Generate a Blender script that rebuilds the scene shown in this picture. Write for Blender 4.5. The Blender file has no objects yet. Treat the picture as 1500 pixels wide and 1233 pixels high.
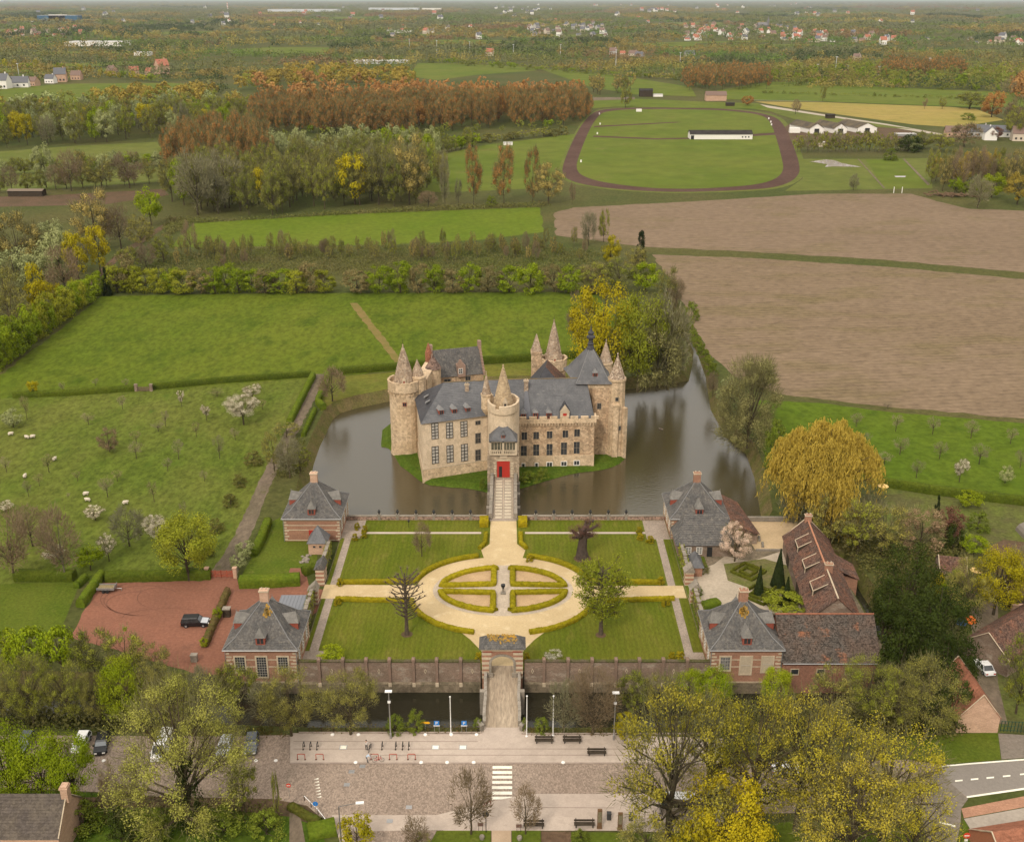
import bpy, bmesh, math, random
import numpy as np
from mathutils import Vector
from mathutils.geometry import tessellate_polygon
SC = bpy.context.scene
COL = SC.collection
R = math.radians
# -- camera
FPX, CX, CY, YH, CAMZ = 1580.0, 750.0, 616.5,-2.0, 100.0
PITCH = math.atan((CY - YH) / FPX)
cam = bpy.data.cameras.new('camera')
cam.sensor_width = 36.0
cam.lens = 36.0 * FPX / 1500.0
cam.clip_start, cam.clip_end = 1.0, 300000.0
co = bpy.data.objects.new('camera', cam)
co.location = (0, 0, CAMZ)
co.rotation_euler = (math.pi / 2 - PITCH, 0, 0)
COL.objects.link(co)
SC.camera = co
# -- sky, sun, exposure
SUN_EL, SUN_AZ = R(42), R(204)          # azimuth clockwise from +Y (the view direction)
w = bpy.data.worlds.new('World')
SC.world = w
w.use_nodes = True
nt = w.node_tree
bg = nt.nodes['Background']
sky = nt.nodes.new('ShaderNodeTexSky')
sky.sky_type = 'NISHITA'
sky.sun_disc = False
sky.sun_elevation = SUN_EL
sky.sun_rotation = SUN_AZ
sky.dust_density = 4.0
sky.air_density = 1.0
sky.ozone_density = 1.0
hs = nt.nodes.new('ShaderNodeHueSaturation')
hs.inputs['Saturation'].default_value = 0.10
mul = nt.nodes.new('ShaderNodeMix')
mul.data_type = 'RGBA'
mul.blend_type = 'MULTIPLY'
mul.inputs[0].default_value = 1.0
mul.inputs[7].default_value = (1.0, 0.955, 0.90, 1)
nt.links.new(sky.outputs[0], hs.inputs['Color'])
nt.links.new(hs.outputs[0], mul.inputs[6])
ov = nt.nodes.new('ShaderNodeMix')          # the even cloud sheet of an overcast day
ov.data_type = 'RGBA'
ov.inputs[0].default_value = 0.85
tc = nt.nodes.new('ShaderNodeTexCoord')      # an overcast sky is three times brighter overhead than at the horizon
sp = nt.nodes.new('ShaderNodeSeparateXYZ')
gr = nt.nodes.new('ShaderNodeMapRange')
gr.inputs[3].default_value, gr.inputs[4].default_value = 0.36, 1.0
vm = nt.nodes.new('ShaderNodeVectorMath')
vm.operation = 'SCALE'
vm.inputs[0].default_value = (10.6, 10.1, 9.4)
nt.links.new(tc.outputs['Generated'], sp.inputs[0])
nt.links.new(sp.outputs['Z'], gr.inputs[0])
nt.links.new(gr.outputs[0], vm.inputs['Scale'])
nt.links.new(vm.outputs[0], ov.inputs[7])
nt.links.new(mul.outputs[2], ov.inputs[6])
nt.links.new(ov.outputs[2], bg.inputs['Color'])
bg.inputs['Strength'].default_value = 0.125
sl = bpy.data.lights.new('sun', 'SUN')
sl.energy = 1.5
sl.angle = R(10)
sl.color = (1.0, 0.91, 0.78)
so = bpy.data.objects.new('sun', sl)
sdir = Vector((math.sin(SUN_AZ) * math.cos(SUN_EL), math.cos(SUN_AZ) * math.cos(SUN_EL), math.sin(SUN_EL)))
so.rotation_euler = sdir.to_track_quat('Z', 'Y').to_euler()
so.location = (0, 0, 90)
COL.objects.link(so)
SC.view_settings.view_transform = 'Standard'
SC.view_settings.look = 'None'
SC.view_settings.gamma = 1.0
SC.view_settings.use_curve_mapping = False
SC.view_settings.exposure = 0.52
SC.render.engine = 'CYCLES'
SC.cycles.max_bounces = 5
SC.cycles.diffuse_bounces = 2
SC.cycles.glossy_bounces = 2
SC.cycles.transmission_bounces = 2
SC.cycles.transparent_max_bounces = 4
SC.cycles.volume_bounces = 0
SC.cycles.use_denoising = True
# -- photo pixel -> place on the ground
GZ, WZ = -0.5,-3.4
CT, ST = math.cos(PITCH), math.sin(PITCH)
def P(px, py, h=GZ):
 xc, yc = (px - CX) / FPX,-(py - CY) / FPX
 dz = -ST + yc * CT
 t = (h - CAMZ) / dz
 return Vector((xc * t,(CT + yc * ST) * t, h))
def ZAT(py, Y):
 yc = -(py - CY) / FPX
 return CAMZ + Y / (CT + yc * ST) * (-ST + yc * CT)
def PPM(pos):                                   # photo pixels per metre at a point
 return FPX / (pos[1] * CT - (pos[2] - CAMZ) * ST)
# -- materials
MATS = {}
def node(nt, t, **kw):
 n = nt.nodes.new(t)
 for k, v in kw.items():
  setattr(n, k, v)
 return n
def rgba(c):
 return (c[0], c[1], c[2], 1.0)
def mixc(nt, fac, a, b, mode='MIX'):
 m = node(nt, 'ShaderNodeMix',data_type='RGBA', blend_type=mode)
 for sock, val in ((0, fac),(6, a),(7, b)):
  if isinstance(val,(int, float)):
   m.inputs[sock].default_value = val
  elif isinstance(val, tuple):
   m.inputs[sock].default_value = rgba(val)
  else:
   nt.links.new(val, m.inputs[sock])
 return m.outputs[2]
def ramp(nt, val, a, b):
 m = node(nt, 'ShaderNodeMapRange')
 m.inputs[1].default_value = a
 m.inputs[2].default_value = b
 nt.links.new(val, m.inputs[0])
 return m.outputs[0]
def coords(nt, world=True, stretch=(1, 1, 1), rot=0.0):
 if world:
  src = node(nt, 'ShaderNodeNewGeometry').outputs['Position']
 else:
  src = node(nt, 'ShaderNodeTexCoord').outputs['Object']
 mp = node(nt, 'ShaderNodeMapping')
 mp.inputs['Scale'].default_value = stretch
 mp.inputs['Rotation'].default_value = (0, 0, rot)
 nt.links.new(src, mp.inputs[0])
 return mp.outputs[0]
def noise(nt, vec, scale,detail=3, rough=.6):
 n = node(nt, 'ShaderNodeTexNoise')
 n.inputs['Scale'].default_value = scale
 n.inputs['Detail'].default_value = detail
 n.inputs['Roughness'].default_value = rough
 nt.links.new(vec, n.inputs['Vector'])
 return n.outputs['Fac']
def mat(name, c1, c2=None, c3=None, s1=.15, s2=1.2, cell=0, cellamt=.5, rough=.9, stretch=(1, 1, 1), rot=0.0, lo=.38, hi=.62,
  lo3=.6, hi3=.75, bump=0, bumps=3.0, fine=.25, fines=6.0, world=True, metal=0, spec=.05, obr=0.0, transl=0.0, wave=None):
 """mottled surface: c1/c2 mixed by large noise, c3 in patches, cells of single pieces, fine grain"""
 if name in MATS:
  return MATS[name]
 m = bpy.data.materials.new(name)
 m.use_nodes = True
 nt = m.node_tree
 b = nt.nodes['Principled BSDF']
 v = coords(nt, world, stretch, rot)
 col = c1
 if c2:
  col = mixc(nt, ramp(nt, noise(nt, v, s1, 4), lo, hi), c1, c2)
 if c3:
  col = mixc(nt, ramp(nt, noise(nt, v, s2, 5), lo3, hi3), col if not isinstance(col, tuple) else col, c3)
 if wave:
  wv = node(nt, 'ShaderNodeTexWave', wave_type='BANDS', bands_direction=wave[2])
  wv.inputs['Scale'].default_value = wave[0]
  wv.inputs['Distortion'].default_value = wave[3]
  wv.inputs['Detail'].default_value = 3
  wv.inputs['Detail Scale'].default_value = wave[4]
  nt.links.new(coords(nt, world,(1, 1, 1), wave[5] if len(wave) > 5 else 0), wv.inputs['Vector'])
  d = tuple(x * wave[1] for x in (1, 1, 1))
  f = mixc(nt, wv.outputs['Fac'],d,(1.0, 1.0, 1.0))
  col = mixc(nt, 1.0, col, f, 'MULTIPLY')
 if cell:
  vo = node(nt, 'ShaderNodeTexVoronoi')
  vo.inputs['Scale'].default_value = cell
  nt.links.new(v, vo.inputs['Vector'])
  sep = node(nt, 'ShaderNodeSeparateColor')
  nt.links.new(vo.outputs['Color'], sep.inputs[0])
  k = mixc(nt, sep.outputs[0],(1 - cellamt,) * 3,(1 + cellamt,) * 3)
  col = mixc(nt, 1.0, col, k, 'MULTIPLY')
 if fine:
  g = mixc(nt, ramp(nt, noise(nt, v, fines, 3,.7),.3,.7),(1 - fine,) * 3,(1 + fine,) * 3)
  col = mixc(nt, 1.0, col, g, 'MULTIPLY')
 if obr:
  oi = node(nt, 'ShaderNodeObjectInfo')
  g = mixc(nt, oi.outputs['Random'],(1 - obr, 1 - obr * .8, 1 - obr),(1 + obr, 1 + obr * .9, 1 + obr * .5))
  col = mixc(nt, 1.0, col, g, 'MULTIPLY')
 if isinstance(col, tuple):
  b.inputs['Base Color'].default_value = rgba(col)
 else:
  nt.links.new(col, b.inputs['Base Color'])
 b.inputs['Roughness'].default_value = rough
 b.inputs['Metallic'].default_value = metal
 b.inputs['Specular IOR Level'].default_value = spec
 if bump:
  bp = node(nt, 'ShaderNodeBump')
  bp.inputs['Strength'].default_value = bump
  bp.inputs['Distance'].default_value = .1
  nt.links.new(noise(nt, v, bumps, 4), bp.inputs['Height'])
  nt.links.new(bp.outputs[0], b.inputs['Normal'])
 if transl:
  tr = node(nt, 'ShaderNodeBsdfTranslucent')
  if isinstance(col, tuple):
   tr.inputs[0].default_value = rgba(col)
  else:
   nt.links.new(col, tr.inputs[0])
  ms = node(nt, 'ShaderNodeMixShader')
  ms.inputs[0].default_value = transl
  out = nt.nodes['Material Output']
  nt.links.new(b.outputs[0], ms.inputs[1])
  nt.links.new(tr.outputs[0], ms.inputs[2])
  nt.links.new(ms.outputs[0], out.inputs[0])
 MATS[name] = m
 return m
def plain(name, c, rough=.7, metal=0, spec=.3):
 return mat(name, c, rough=rough, metal=metal, spec=spec, fine=.1, fines=4)
def leafmat(name, c1, c2, c3=None, obr=.18, s=.35):
 return mat(name, c1, c2, c3, s1=s, s2=s * 2.2, fine=.3, fines=2.0, rough=.8, spec=.03, obr=obr, transl=.20, lo=.35, hi=.65)
G = {}
G['base'] = mat('rough_grass',(.058,.070,.018),(.085,.078,.026),(.048,.060,.014), s1=.012, s2=.06, fine=.3, fines=.8)
G['meadow'] = mat('meadow_grass',(.074,.104,.008),(.100,.120,.012),(.052,.080,.006), s1=.022, s2=.10, lo3=.52, hi3=.72, fine=.30, fines=.7, stretch=(1,.5, 1))
G['orchard'] = mat('orchard_grass',(.078,.105,.013),(.105,.116,.021),(.050,.078,.009), s1=.045, s2=.25, fine=.40, fines=1.0, stretch=(1,.55, 1))
G['right'] = mat('right_grass',(.064,.104,.007),(.082,.115,.010),(.050,.086,.006), s1=.03, s2=.15, fine=.26, fines=.8, stretch=(.7,.7, 1))
G['lawn'] = mat('lawn_grass',(.088,.108,.009),(.120,.124,.015),(.165,.142,.030), s1=.10, s2=.30, lo3=.55, hi3=.8, fine=.24, fines=2.2, stretch=(1.6,.5, 1),
    wave=(.35,.88, 'X', 2.5, 1.5))
G['lawn2'] = mat('lawn_grass_darker',(.070,.098,.010),(.092,.112,.014),(.11,.118,.022), s1=.12, s2=.5, fine=.25, fines=2.0)
G['bankgrass'] = mat('yellow_grass',(.125,.120,.022),(.10,.112,.018),(.14,.105,.035), s1=.08, s2=.3, fine=.25, fines=1.0)
G['island'] = mat('island_grass',(.05,.085,.008),(.07,.10,.012), s1=.3, fine=.35, fines=2.0)
G['far'] = mat('far_meadow',(.088,.118,.014),(.110,.128,.020),(.125,.122,.03), s1=.012, s2=.04, fine=.15, fines=.06)
G['far2'] = mat('far_pasture',(.115,.125,.028),(.095,.115,.022),(.13,.12,.04), s1=.012, s2=.05, fine=.15, fines=.1)
G['wheat'] = mat('straw_field',(.30,.225,.065),(.25,.21,.05),(.19,.18,.04), s1=.008, s2=.03, fine=.12, fines=.1, wave=(.05,.85, 'Y', 3,.5))
G['plough'] = mat('ploughed_soil',(.205,.146,.096),(.172,.122,.079),(.135,.108,.045), s1=.010, s2=.05, lo3=.52, hi3=.85, lo=.3, hi=.7, fine=.22, fines=.6,
     stretch=(.5,.9, 1), wave=(.08,.88, 'Y',.15,.35,.06))
G['plough2'] = mat('ploughed_soil_near',(.205,.146,.094),(.172,.122,.075),(.128,.104,.038), s1=.014, s2=.06, lo3=.5, hi3=.85, lo=.3, hi=.7, fine=.26, fines=.8,
     stretch=(.45,.9, 1), wave=(.12,.87, 'Y',.15,.4,-.10))
G['track'] = mat('track_dirt',(.075,.042,.032),(.095,.056,.042), s1=.03, fine=.2, fines=.5)
G['soil'] = mat('bare_soil',(.115,.072,.045),(.09,.062,.035),(.07,.065,.022), s1=.1, s2=.4, fine=.3, fines=1.5)
G['lane'] = mat('lane_surface',(.165,.125,.09),(.125,.10,.065),(.085,.082,.03), s1=.12, s2=.35, fine=.25, fines=1.2, stretch=(1,.5, 1))
G['redgravel'] = mat('red_gravel',(.225,.100,.064),(.185,.085,.055),(.15,.075,.05), s1=.06, s2=.2, fine=.18, fines=2.0)
G['sand'] = mat('sand_gravel',(.50,.38,.215),(.43,.32,.175),(.56,.45,.28), s1=.12, s2=.5, fine=.10, fines=3.0, lo3=.55, hi3=.75)
G['bedsand'] = mat('bed_sand',(.43,.295,.165),(.36,.245,.135), s1=.4, fine=.15, fines=4)
G['setts'] = mat('grey_setts',(.31,.25,.20),(.26,.21,.165), s1=.3, cell=4.5, cellamt=.16, fine=.15, fines=5)
G['cobble'] = mat('cobbled_road',(.275,.212,.165),(.25,.19,.147),(.22,.172,.132), s1=.08, s2=.2, cell=6.0, cellamt=.26, fine=.14, fines=7, stretch=(1,.6, 1))
G['slab'] = mat('pale_paving',(.44,.36,.295),(.395,.32,.262),(.36,.295,.24), s1=.10, s2=.4, cell=1.1, cellamt=.05, fine=.08, fines=4)
G['asphalt'] = mat('asphalt',(.235,.205,.178),(.21,.185,.158), s1=.05, fine=.10, fines=3)
G['asphalt2'] = mat('old_asphalt',(.20,.165,.135),(.17,.145,.115),(.13,.11,.08), s1=.12, s2=.5, fine=.2, fines=2)
G['brickpave'] = mat('red_paving',(.38,.205,.13),(.33,.18,.115), s1=.3, cell=4, cellamt=.12, fine=.12, fines=5)
G['concrete'] = mat('concrete_paving',(.36,.305,.25),(.31,.265,.215), s1=.15, fine=.12, fines=2)
G['courtgravel'] = mat('court_gravel',(.40,.33,.25),(.33,.275,.205),(.26,.225,.16), s1=.12, s2=.4, fine=.15, fines=2)
G['terrace'] = mat('terrace_sand',(.48,.35,.21),(.42,.31,.18), s1=.2, fine=.12, fines=2)
G['puddle'] = mat('puddle_water',(.35,.30,.27), rough=.1, fine=0, spec=.6)
stone = mat('castle_stone',(.55,.415,.275),(.46,.335,.21),(.32,.235,.15), s1=.22, s2=.7, lo3=.56, hi3=.74, cell=1.9, cellamt=.20, fine=.20, fines=5, bump=.4, bumps=4)
stone2 = mat('castle_stone_warm',(.49,.355,.23),(.40,.27,.165),(.27,.195,.125), s1=.35, s2=1.1, lo3=.52, hi3=.68, cell=2.2, cellamt=.28, fine=.22, fines=5, bump=.3, bumps=4)
ashlar = mat('ashlar_stone',(.60,.475,.335),(.53,.41,.28),(.40,.305,.205), s1=.18, s2=.6, lo3=.58, hi3=.76, cell=1.6, cellamt=.10, fine=.14, fines=4, bump=.25, bumps=4, stretch=(1, 1,.7))
stone3 = mat('spire_stone',(.34,.255,.18),(.27,.195,.135),(.42,.34,.26), s1=.5, s2=1.6, lo3=.5, hi3=.68, cell=2.5, cellamt=.25, fine=.25, fines=6, bump=.4, bumps=5)
stonepale = mat('pale_trim',(.52,.42,.30),(.44,.355,.25), s1=.8, fine=.15, fines=5)
stonegrey = mat('grey_stone',(.27,.23,.185),(.20,.175,.14),(.34,.29,.22), s1=.5, s2=1.2, fine=.25, fines=4, bump=.3)
mossy = mat('wet_plinth',(.185,.145,.10),(.14,.115,.075),(.10,.095,.05), s1=.3, s2=.8, cell=1.6, cellamt=.25, fine=.25, fines=4, bump=.3)
brick = mat('brick',(.34,.185,.12),(.28,.15,.10),(.22,.135,.10), s1=.3, s2=.8, cell=5, cellamt=.14, fine=.18, fines=6, stretch=(1, 1, 2.2))
brickdark = mat('old_brick',(.235,.165,.122),(.185,.135,.10),(.33,.275,.215), s1=.2, s2=.5, lo3=.52, hi3=.74, cell=4, cellamt=.16, fine=.22, fines=5, stretch=(1, 1, 1.8))
brickpale = mat('pale_brick',(.52,.34,.24),(.45,.29,.20), s1=.4, cell=4, cellamt=.12, fine=.15, fines=6, stretch=(1, 1, 2.2))
slate = mat('slate',(.112,.109,.110),(.078,.077,.080),(.165,.155,.145), s1=.35, s2=.8, cell=2.6, cellamt=.10, fine=.14, fines=4, rough=.55, spec=.4)
slatemoss = mat('weathered_slate',(.118,.108,.098),(.086,.082,.078),(.175,.155,.130), s1=.5, s2=.9, lo3=.54, hi3=.74, cell=2.6, cellamt=.2, fine=.22, fines=3, rough=.7, stretch=(1.6, 1.6,.5))
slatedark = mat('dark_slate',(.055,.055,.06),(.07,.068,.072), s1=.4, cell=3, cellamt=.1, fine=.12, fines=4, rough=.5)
lichen = mat('orange_lichen',(.34,.185,.03),(.22,.15,.05), s1=1.5, fine=.35, fines=4)
lead = plain('lead_sheet',(.185,.18,.175),.5)
tiles = mat('roof_tiles',(.100,.070,.054),(.078,.066,.056),(.27,.105,.05), s1=.22, s2=.30, lo3=.60, hi3=.72, cell=4.5, cellamt=.50, fine=.2, fines=5, rough=.8)
tiles2 = mat('roof_tiles_brown',(.135,.070,.048),(.090,.060,.047),(.19,.085,.047), s1=.35, s2=.6, lo3=.56, hi3=.72, cell=4.5, cellamt=.5, fine=.2, fines=5, rough=.8)
tilered = mat('red_tiles',(.30,.125,.075),(.24,.10,.06), s1=.5, cell=3, cellamt=.2, fine=.15, fines=5)
white = plain('white_paint',(.78,.74,.68),.6)
roadpaint = mat('road_paint',(.82,.78,.66),(.72,.68,.56), s1=1.0, fine=.1, fines=5)
redpaint = plain('red_paint',(.36,.028,.018),.5)
redwood = mat('red_woodwork',(.27,.075,.05), fine=.2)
blackm = plain('black_iron',(.02,.02,.02),.5)
darkwood = mat('dark_timber',(.045,.034,.024),(.065,.05,.035), s1=2, fine=.25)
greym = plain('galvanised_steel',(.35,.34,.33),.45,.6)
whitem = plain('white_metal',(.75,.73,.70),.4)
glass = mat('dark_glass',(.028,.030,.032),(.05,.05,.05), s1=1.2, rough=.12, fine=0, spec=.6)
glass2 = mat('leaded_glass',(.11,.105,.10),(.20,.19,.18), s1=2.5, rough=.2, fine=.2, spec=.6)
bluesign = plain('blue_sign',(.02,.17,.50),.5)
yellowsign = plain('yellow_sign',(.75,.38,.01),.5)
bark = mat('bark',(.085,.065,.043),(.06,.047,.03),(.09,.085,.045), s1=.8, s2=1.4, fine=.3, fines=5, obr=.2)
barkpale = mat('pale_bark',(.17,.14,.10),(.12,.10,.07), s1=.8, fine=.3, fines=5, obr=.2)
# -- mesh builder
class MB:
 def __init__(s):
  s.v, s.f, s.m = [],[],[]
 def add(s, vs, fs, m=0):
  o = len(s.v)
  s.v += [tuple(x) for x in vs]
  s.f += [tuple(i + o for i in f) for f in fs]
  s.m += [m] * len(fs)
 def face(s, vs, m=0):
  s.add(vs,[tuple(range(len(vs)))], m)
 def box(s, x0, x1, y0, y1, z0, z1, m=0):
  s.prism([(x0, y0),(x1, y0),(x1, y1),(x0, y1)], z0, z1, m)
 def prism(s, poly, z0, z1, m=0, top=None, cap=True):
  n = len(poly)
  t = top or poly
  vs = [(p[0], p[1], z0) for p in poly] + [(p[0], p[1], z1) for p in t]
  fs = [(i,(i + 1) % n, n + (i + 1) % n, n + i) for i in range(n)]
  if cap:
   fs += [tuple(range(n, 2 * n)), tuple(range(n - 1,-1,-1))]
  s.add(vs, fs, m)
 def obox(s, c, ang, lx, ly, z0, z1, m=0):          # box turned about z, centred at c
  ca, sa = math.cos(ang), math.sin(ang)
  s.prism([(c[0] + a * ca - b * sa, c[1] + a * sa + b * ca) for a, b in ((-lx / 2,-ly / 2),(lx / 2,-ly / 2),(lx / 2, ly / 2),(-lx / 2, ly / 2))], z0, z1, m)
 def lathe(s, c, prof, n=16, m=0, sq=0.0):
  """profile of (radius, z); closed by its own ends"""
  vs, fs = [],[]
  for r, z in prof:
   for k in range(n):
    a = 2 * math.pi * (k + .5) / n
    vs.append((c[0] + r * math.cos(a), c[1] + r * math.sin(a), z))
  for i in range(len(prof) - 1):
   for k in range(n):
    k2 = (k + 1) % n
    fs.append((i * n + k, i * n + k2,(i + 1) * n + k2,(i + 1) * n + k))
  fs.append(tuple(range(n - 1,-1,-1)))
  fs.append(tuple((len(prof) - 1) * n + k for k in range(n)))
  s.add(vs, fs, m)
 def tube(s, pts, rad, n=5, m=0):
  pts = [Vector(p) for p in pts]
  if isinstance(rad,(int, float)):
   rad = [rad] * len(pts)
  vs, fs = [],[]
  for i, p in enumerate(pts):
   d = (pts[min(i + 1, len(pts) - 1)] - pts[max(i - 1, 0)])
   d = d.normalized() if d.length > 1e-6 else Vector((0, 0, 1))
   u = d.cross(Vector((.31,.95,.11))).normalized()
   w_ = d.cross(u)
   for k in range(n):
    a = 2 * math.pi * k / n
    vs.append(p + (u * math.cos(a) + w_ * math.sin(a)) * rad[i])
  for i in range(len(pts) - 1):
   for k in range(n):
    k2 = (k + 1) % n
    fs.append((i * n + k, i * n + k2,(i + 1) * n + k2,(i + 1) * n + k))
  fs.append(tuple(range(n - 1,-1,-1)))
  fs.append(tuple((len(pts) - 1) * n + k for k in range(n)))
  s.add(vs, fs, m)
 def slope(s, a, b, c,d, rows, m=0, lift=.05, jit=0.0, rng=None):
  """roof plane a-b (eave) c-d (top, c over b,d over a) laid in overlapping courses"""
  a, b, c,d = (Vector(x) for x in (a, b, c,d))
  nrm = (b - a).cross(d - a)
  if nrm.length < 1e-6:
   nrm = (b - a).cross(c - a)
  nrm.normalize()
  if nrm.z < 0:
   nrm = -nrm
  for i in range(rows):
   t0, t1 = i / rows,(i + 1) / rows
   l0, r0, l1, r1 = a.lerp(d, t0), b.lerp(c, t0), a.lerp(d, t1), b.lerp(c, t1)
   s.face([l0 + nrm * lift, r0 + nrm * lift, r1, l1], m)
   s.face([l0, r0, r0 + nrm * lift, l0 + nrm * lift], m)
 def build(s, name, mats, parent=None, kind=None, label=None, smooth=False, loc=None):
  me = bpy.data.meshes.new(name)
  off = np.array(loc if loc is not None else (parent.location if parent is not None else (0, 0, 0)),dtype=float)
  if parent is not None and parent.parent is not None and loc is None:
   off = np.array(parent.parent.location) + np.array(parent.location)
  vs = (np.array(s.v,dtype=float) - off)
  me.from_pydata(vs.tolist(),[], s.f)
  for mm in (mats if isinstance(mats,(list, tuple)) else [mats]):
   me.materials.append(mm)
  me.polygons.foreach_set('material_index', s.m)
  if smooth:
   me.polygons.foreach_set('use_smooth',[True] * len(s.f))
  me.update()
  o = bpy.data.objects.new(name, me)
  COL.objects.link(o)
  if parent is not None:
   o.parent = parent
  elif loc is not None:
   o.location = loc
  if kind:
   o['kind'] = kind
  if label:
   o['label'] = label
  return o
def thing(name, label, cat, loc, group=None, rz=0.0):
 o = bpy.data.objects.new(name, None)
 o.empty_display_size = .5
 o.location = loc
 o.rotation_euler = (0, 0, rz)
 COL.objects.link(o)
 return tag(o, label, cat, group)
def tag(o, label, cat, group=None):
 o['label'] = label
 o['category'] = cat
 if group:
  o['group'] = group
 return o
def link(name, me, parent, loc=(0, 0, 0), rz=0.0, scale=None, mats=None):
 o = bpy.data.objects.new(name, me)
 o.parent = parent
 o.location = loc
 o.rotation_euler = (0, 0, rz)
 if scale is not None:
  o.scale = scale
 COL.objects.link(o)
 if mats:
  for i, mm in enumerate(mats):
   o.material_slots[i].link = 'OBJECT'
   o.material_slots[i].material = mm
 return o
def copy_thing(src, loc, rz=0.0, label=None, scale=None):
 r = src.copy()
 COL.objects.link(r)
 r.location = loc
 r.rotation_euler = (0, 0, rz)
 if label:
  r['label'] = label
 if scale:
  r.scale = scale
 for ch in list(src.children):
  c = ch.copy()
  COL.objects.link(c)
  c.parent = r
  for g in list(ch.children):
   d = g.copy()
   COL.objects.link(d)
   d.parent = c
 return r
def sheet(name, pts, m, z=None, kind='structure', parent=None, uneven=0.0, seed=1):
 """flat ground sheet; pts are places (x,y); edges made a little uneven"""
 pts = [Vector((p[0], p[1])) for p in pts]
 if uneven:
  rg = random.Random(seed)
  out = []
  for i, p in enumerate(pts):
   q = pts[(i + 1) % len(pts)]
   n = max(1, min(40, int((q - p).length / (uneven * 6))))
   for k in range(n):
    t = k / n
    o = p.lerp(q, t)
    if k:
     o = o + Vector((rg.uniform(-1, 1), rg.uniform(-1, 1))) * uneven
    out.append(o)
  pts = out
 vs = [(p.x, p.y, z) for p in pts]
 tri = tessellate_polygon([[Vector(v) for v in vs]])
 b = MB()
 fs = []
 for t in tri:
  a, bb, c = (Vector(vs[i]) for i in t)
  fs.append(tuple(t) if (bb - a).cross(c - a).z > 0 else tuple(reversed(t)))
 b.add(vs, fs)
 o = b.build(name, m, parent)
 if kind and parent is None:
  o['kind'] = kind
 return o
def PX(pts, h=GZ):
 return [P(x, y, h).xy for x, y in pts]
def smooth_closed(pts, it=2):
 for _ in range(it):
  out = []
  for i, p in enumerate(pts):
   q = pts[(i + 1) % len(pts)]
   out += [(p[0] * .75 + q[0] * .25, p[1] * .75 + q[1] * .25),(p[0] * .25 + q[0] * .75, p[1] * .25 + q[1] * .75)]
  pts = out
 return pts
def smooth_open(pts, it=2):
 for _ in range(it):
  out = [pts[0]]
  for i in range(len(pts) - 1):
   p, q = pts[i], pts[i + 1]
   out += [(p[0] * .75 + q[0] * .25, p[1] * .75 + q[1] * .25),(p[0] * .25 + q[0] * .75, p[1] * .25 + q[1] * .75)]
  out.append(pts[-1])
  pts = out
 return pts
# -- ground, water, paths
PAVL, PAVR = -39.6, 37.0
lake = [(-34, 199.75),(-46, 199.75)] + PX([(441, 705),(447, 680),(456, 655),(466, 635),(476, 614),(490, 603),(520, 594),(570, 584)], WZ)
lake += [(-18, 291),(0, 292),(18, 293)] + PX([(880, 569),(920, 566),(960, 562),(1000, 556),(1004, 535),(1006, 515),(998, 495),(985, 470),(970, 440),(982, 437),(1000, 466),(1015, 488),
  (1032, 520),(1044, 553),(1052, 600),(1075, 640),(1105, 665),(1118, 700),(1126, 740),(1130, 765)], WZ) + [(52.4, 199.75),(43, 199.75)]
lake = [tuple(p) for p in lake]
moat = [(-95, 146.3),(-80, 146.8),(-60, 146.4),(-46.5, 145.9),(-33, 145.9),(-5, 145.9),(2, 145.9),(31, 145.9),(44, 145.9),(61.8, 145.9),(62.4, 160),(62, 175),(63, 190),(66.5, 190),(66.5, 175),(67, 160),(67.5, 146),(75, 143),(86, 142),
  (86, 134),(70, 132.6),(45, 132.4),(20, 132.3),(2, 132.2),(-5, 132.2),(-30, 132.3),(-50, 133.4),(-75, 134.5),(-95, 135)]
def inset(poly,d):
 n, out = len(poly),[]
 area = sum(poly[i][0] * poly[(i + 1) % n][1] - poly[(i + 1) % n][0] * poly[i][1] for i in range(n))
 sg = 1 if area > 0 else -1
 for i in range(n):
  p0, p, p1 = Vector(poly[i - 1]), Vector(poly[i]), Vector(poly[(i + 1) % n])
  a, b = (p - p0).normalized(),(p1 - p).normalized()
  nn = Vector((-(a.y + b.y), a.x + b.x))
  nn = nn.normalized() if nn.length > 1e-6 else Vector((-a.y, a.x))
  dd = .02 if abs(p.y - 199.75) < .01 or abs(p.y - 145.9) < .01 else d
  out.append(tuple(p + nn * sg * dd))
 return out
gb = MB()
inner = [(-900, 40),(900, 40),(900, 1600),(-900, 1600)]
loops = [[Vector((x, y, 0)) for x, y in L] for L in (inner, lake, moat)]
flat = [p for L in loops for p in L]
fs = []
for t in tessellate_polygon(loops):
 a, b_, c = (flat[i] for i in t)
 fs.append(tuple(t) if (b_ - a).cross(c - a).z > 0 else tuple(reversed(t)))
gb.add([(p.x, p.y, GZ) for p in flat], fs)
rings = [inner,[(-2600,-600),(2600,-600),(2600, 3600),(-2600, 3600)],[(-14000,-6000),(14000,-6000),(14000, 16000),(-14000, 16000)],
   [(-90000,-60000),(90000,-60000),(90000, 90000),(-90000, 90000)]]
for i in range(3):
 A, B = rings[i], rings[i + 1]
 for k in range(4):
  k2 = (k + 1) % 4
  gb.add([(*B[k], GZ),(*B[k2], GZ),(*A[k2], GZ),(*A[k], GZ)],[(0, 1, 2, 3)])
ground = gb.build('ground', G['base'], kind='structure')
for nm, L in (('lake_bank', lake),('moat_bank', moat)):
 b = MB()
 I = inset(L, 2.4 if nm == 'lake_bank' else 1.5)
 for i in range(len(L)):
  k = (i + 1) % len(L)
  b.face([(*L[i], GZ),(*L[k], GZ),(*I[k], WZ - .5),(*I[i], WZ - .5)])
 b.build(nm, mat('bank_soil',(.135,.105,.045),(.095,.095,.026),(.15,.12,.065), s1=.3, s2=.7, fine=.35, fines=2), kind='structure')
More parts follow.
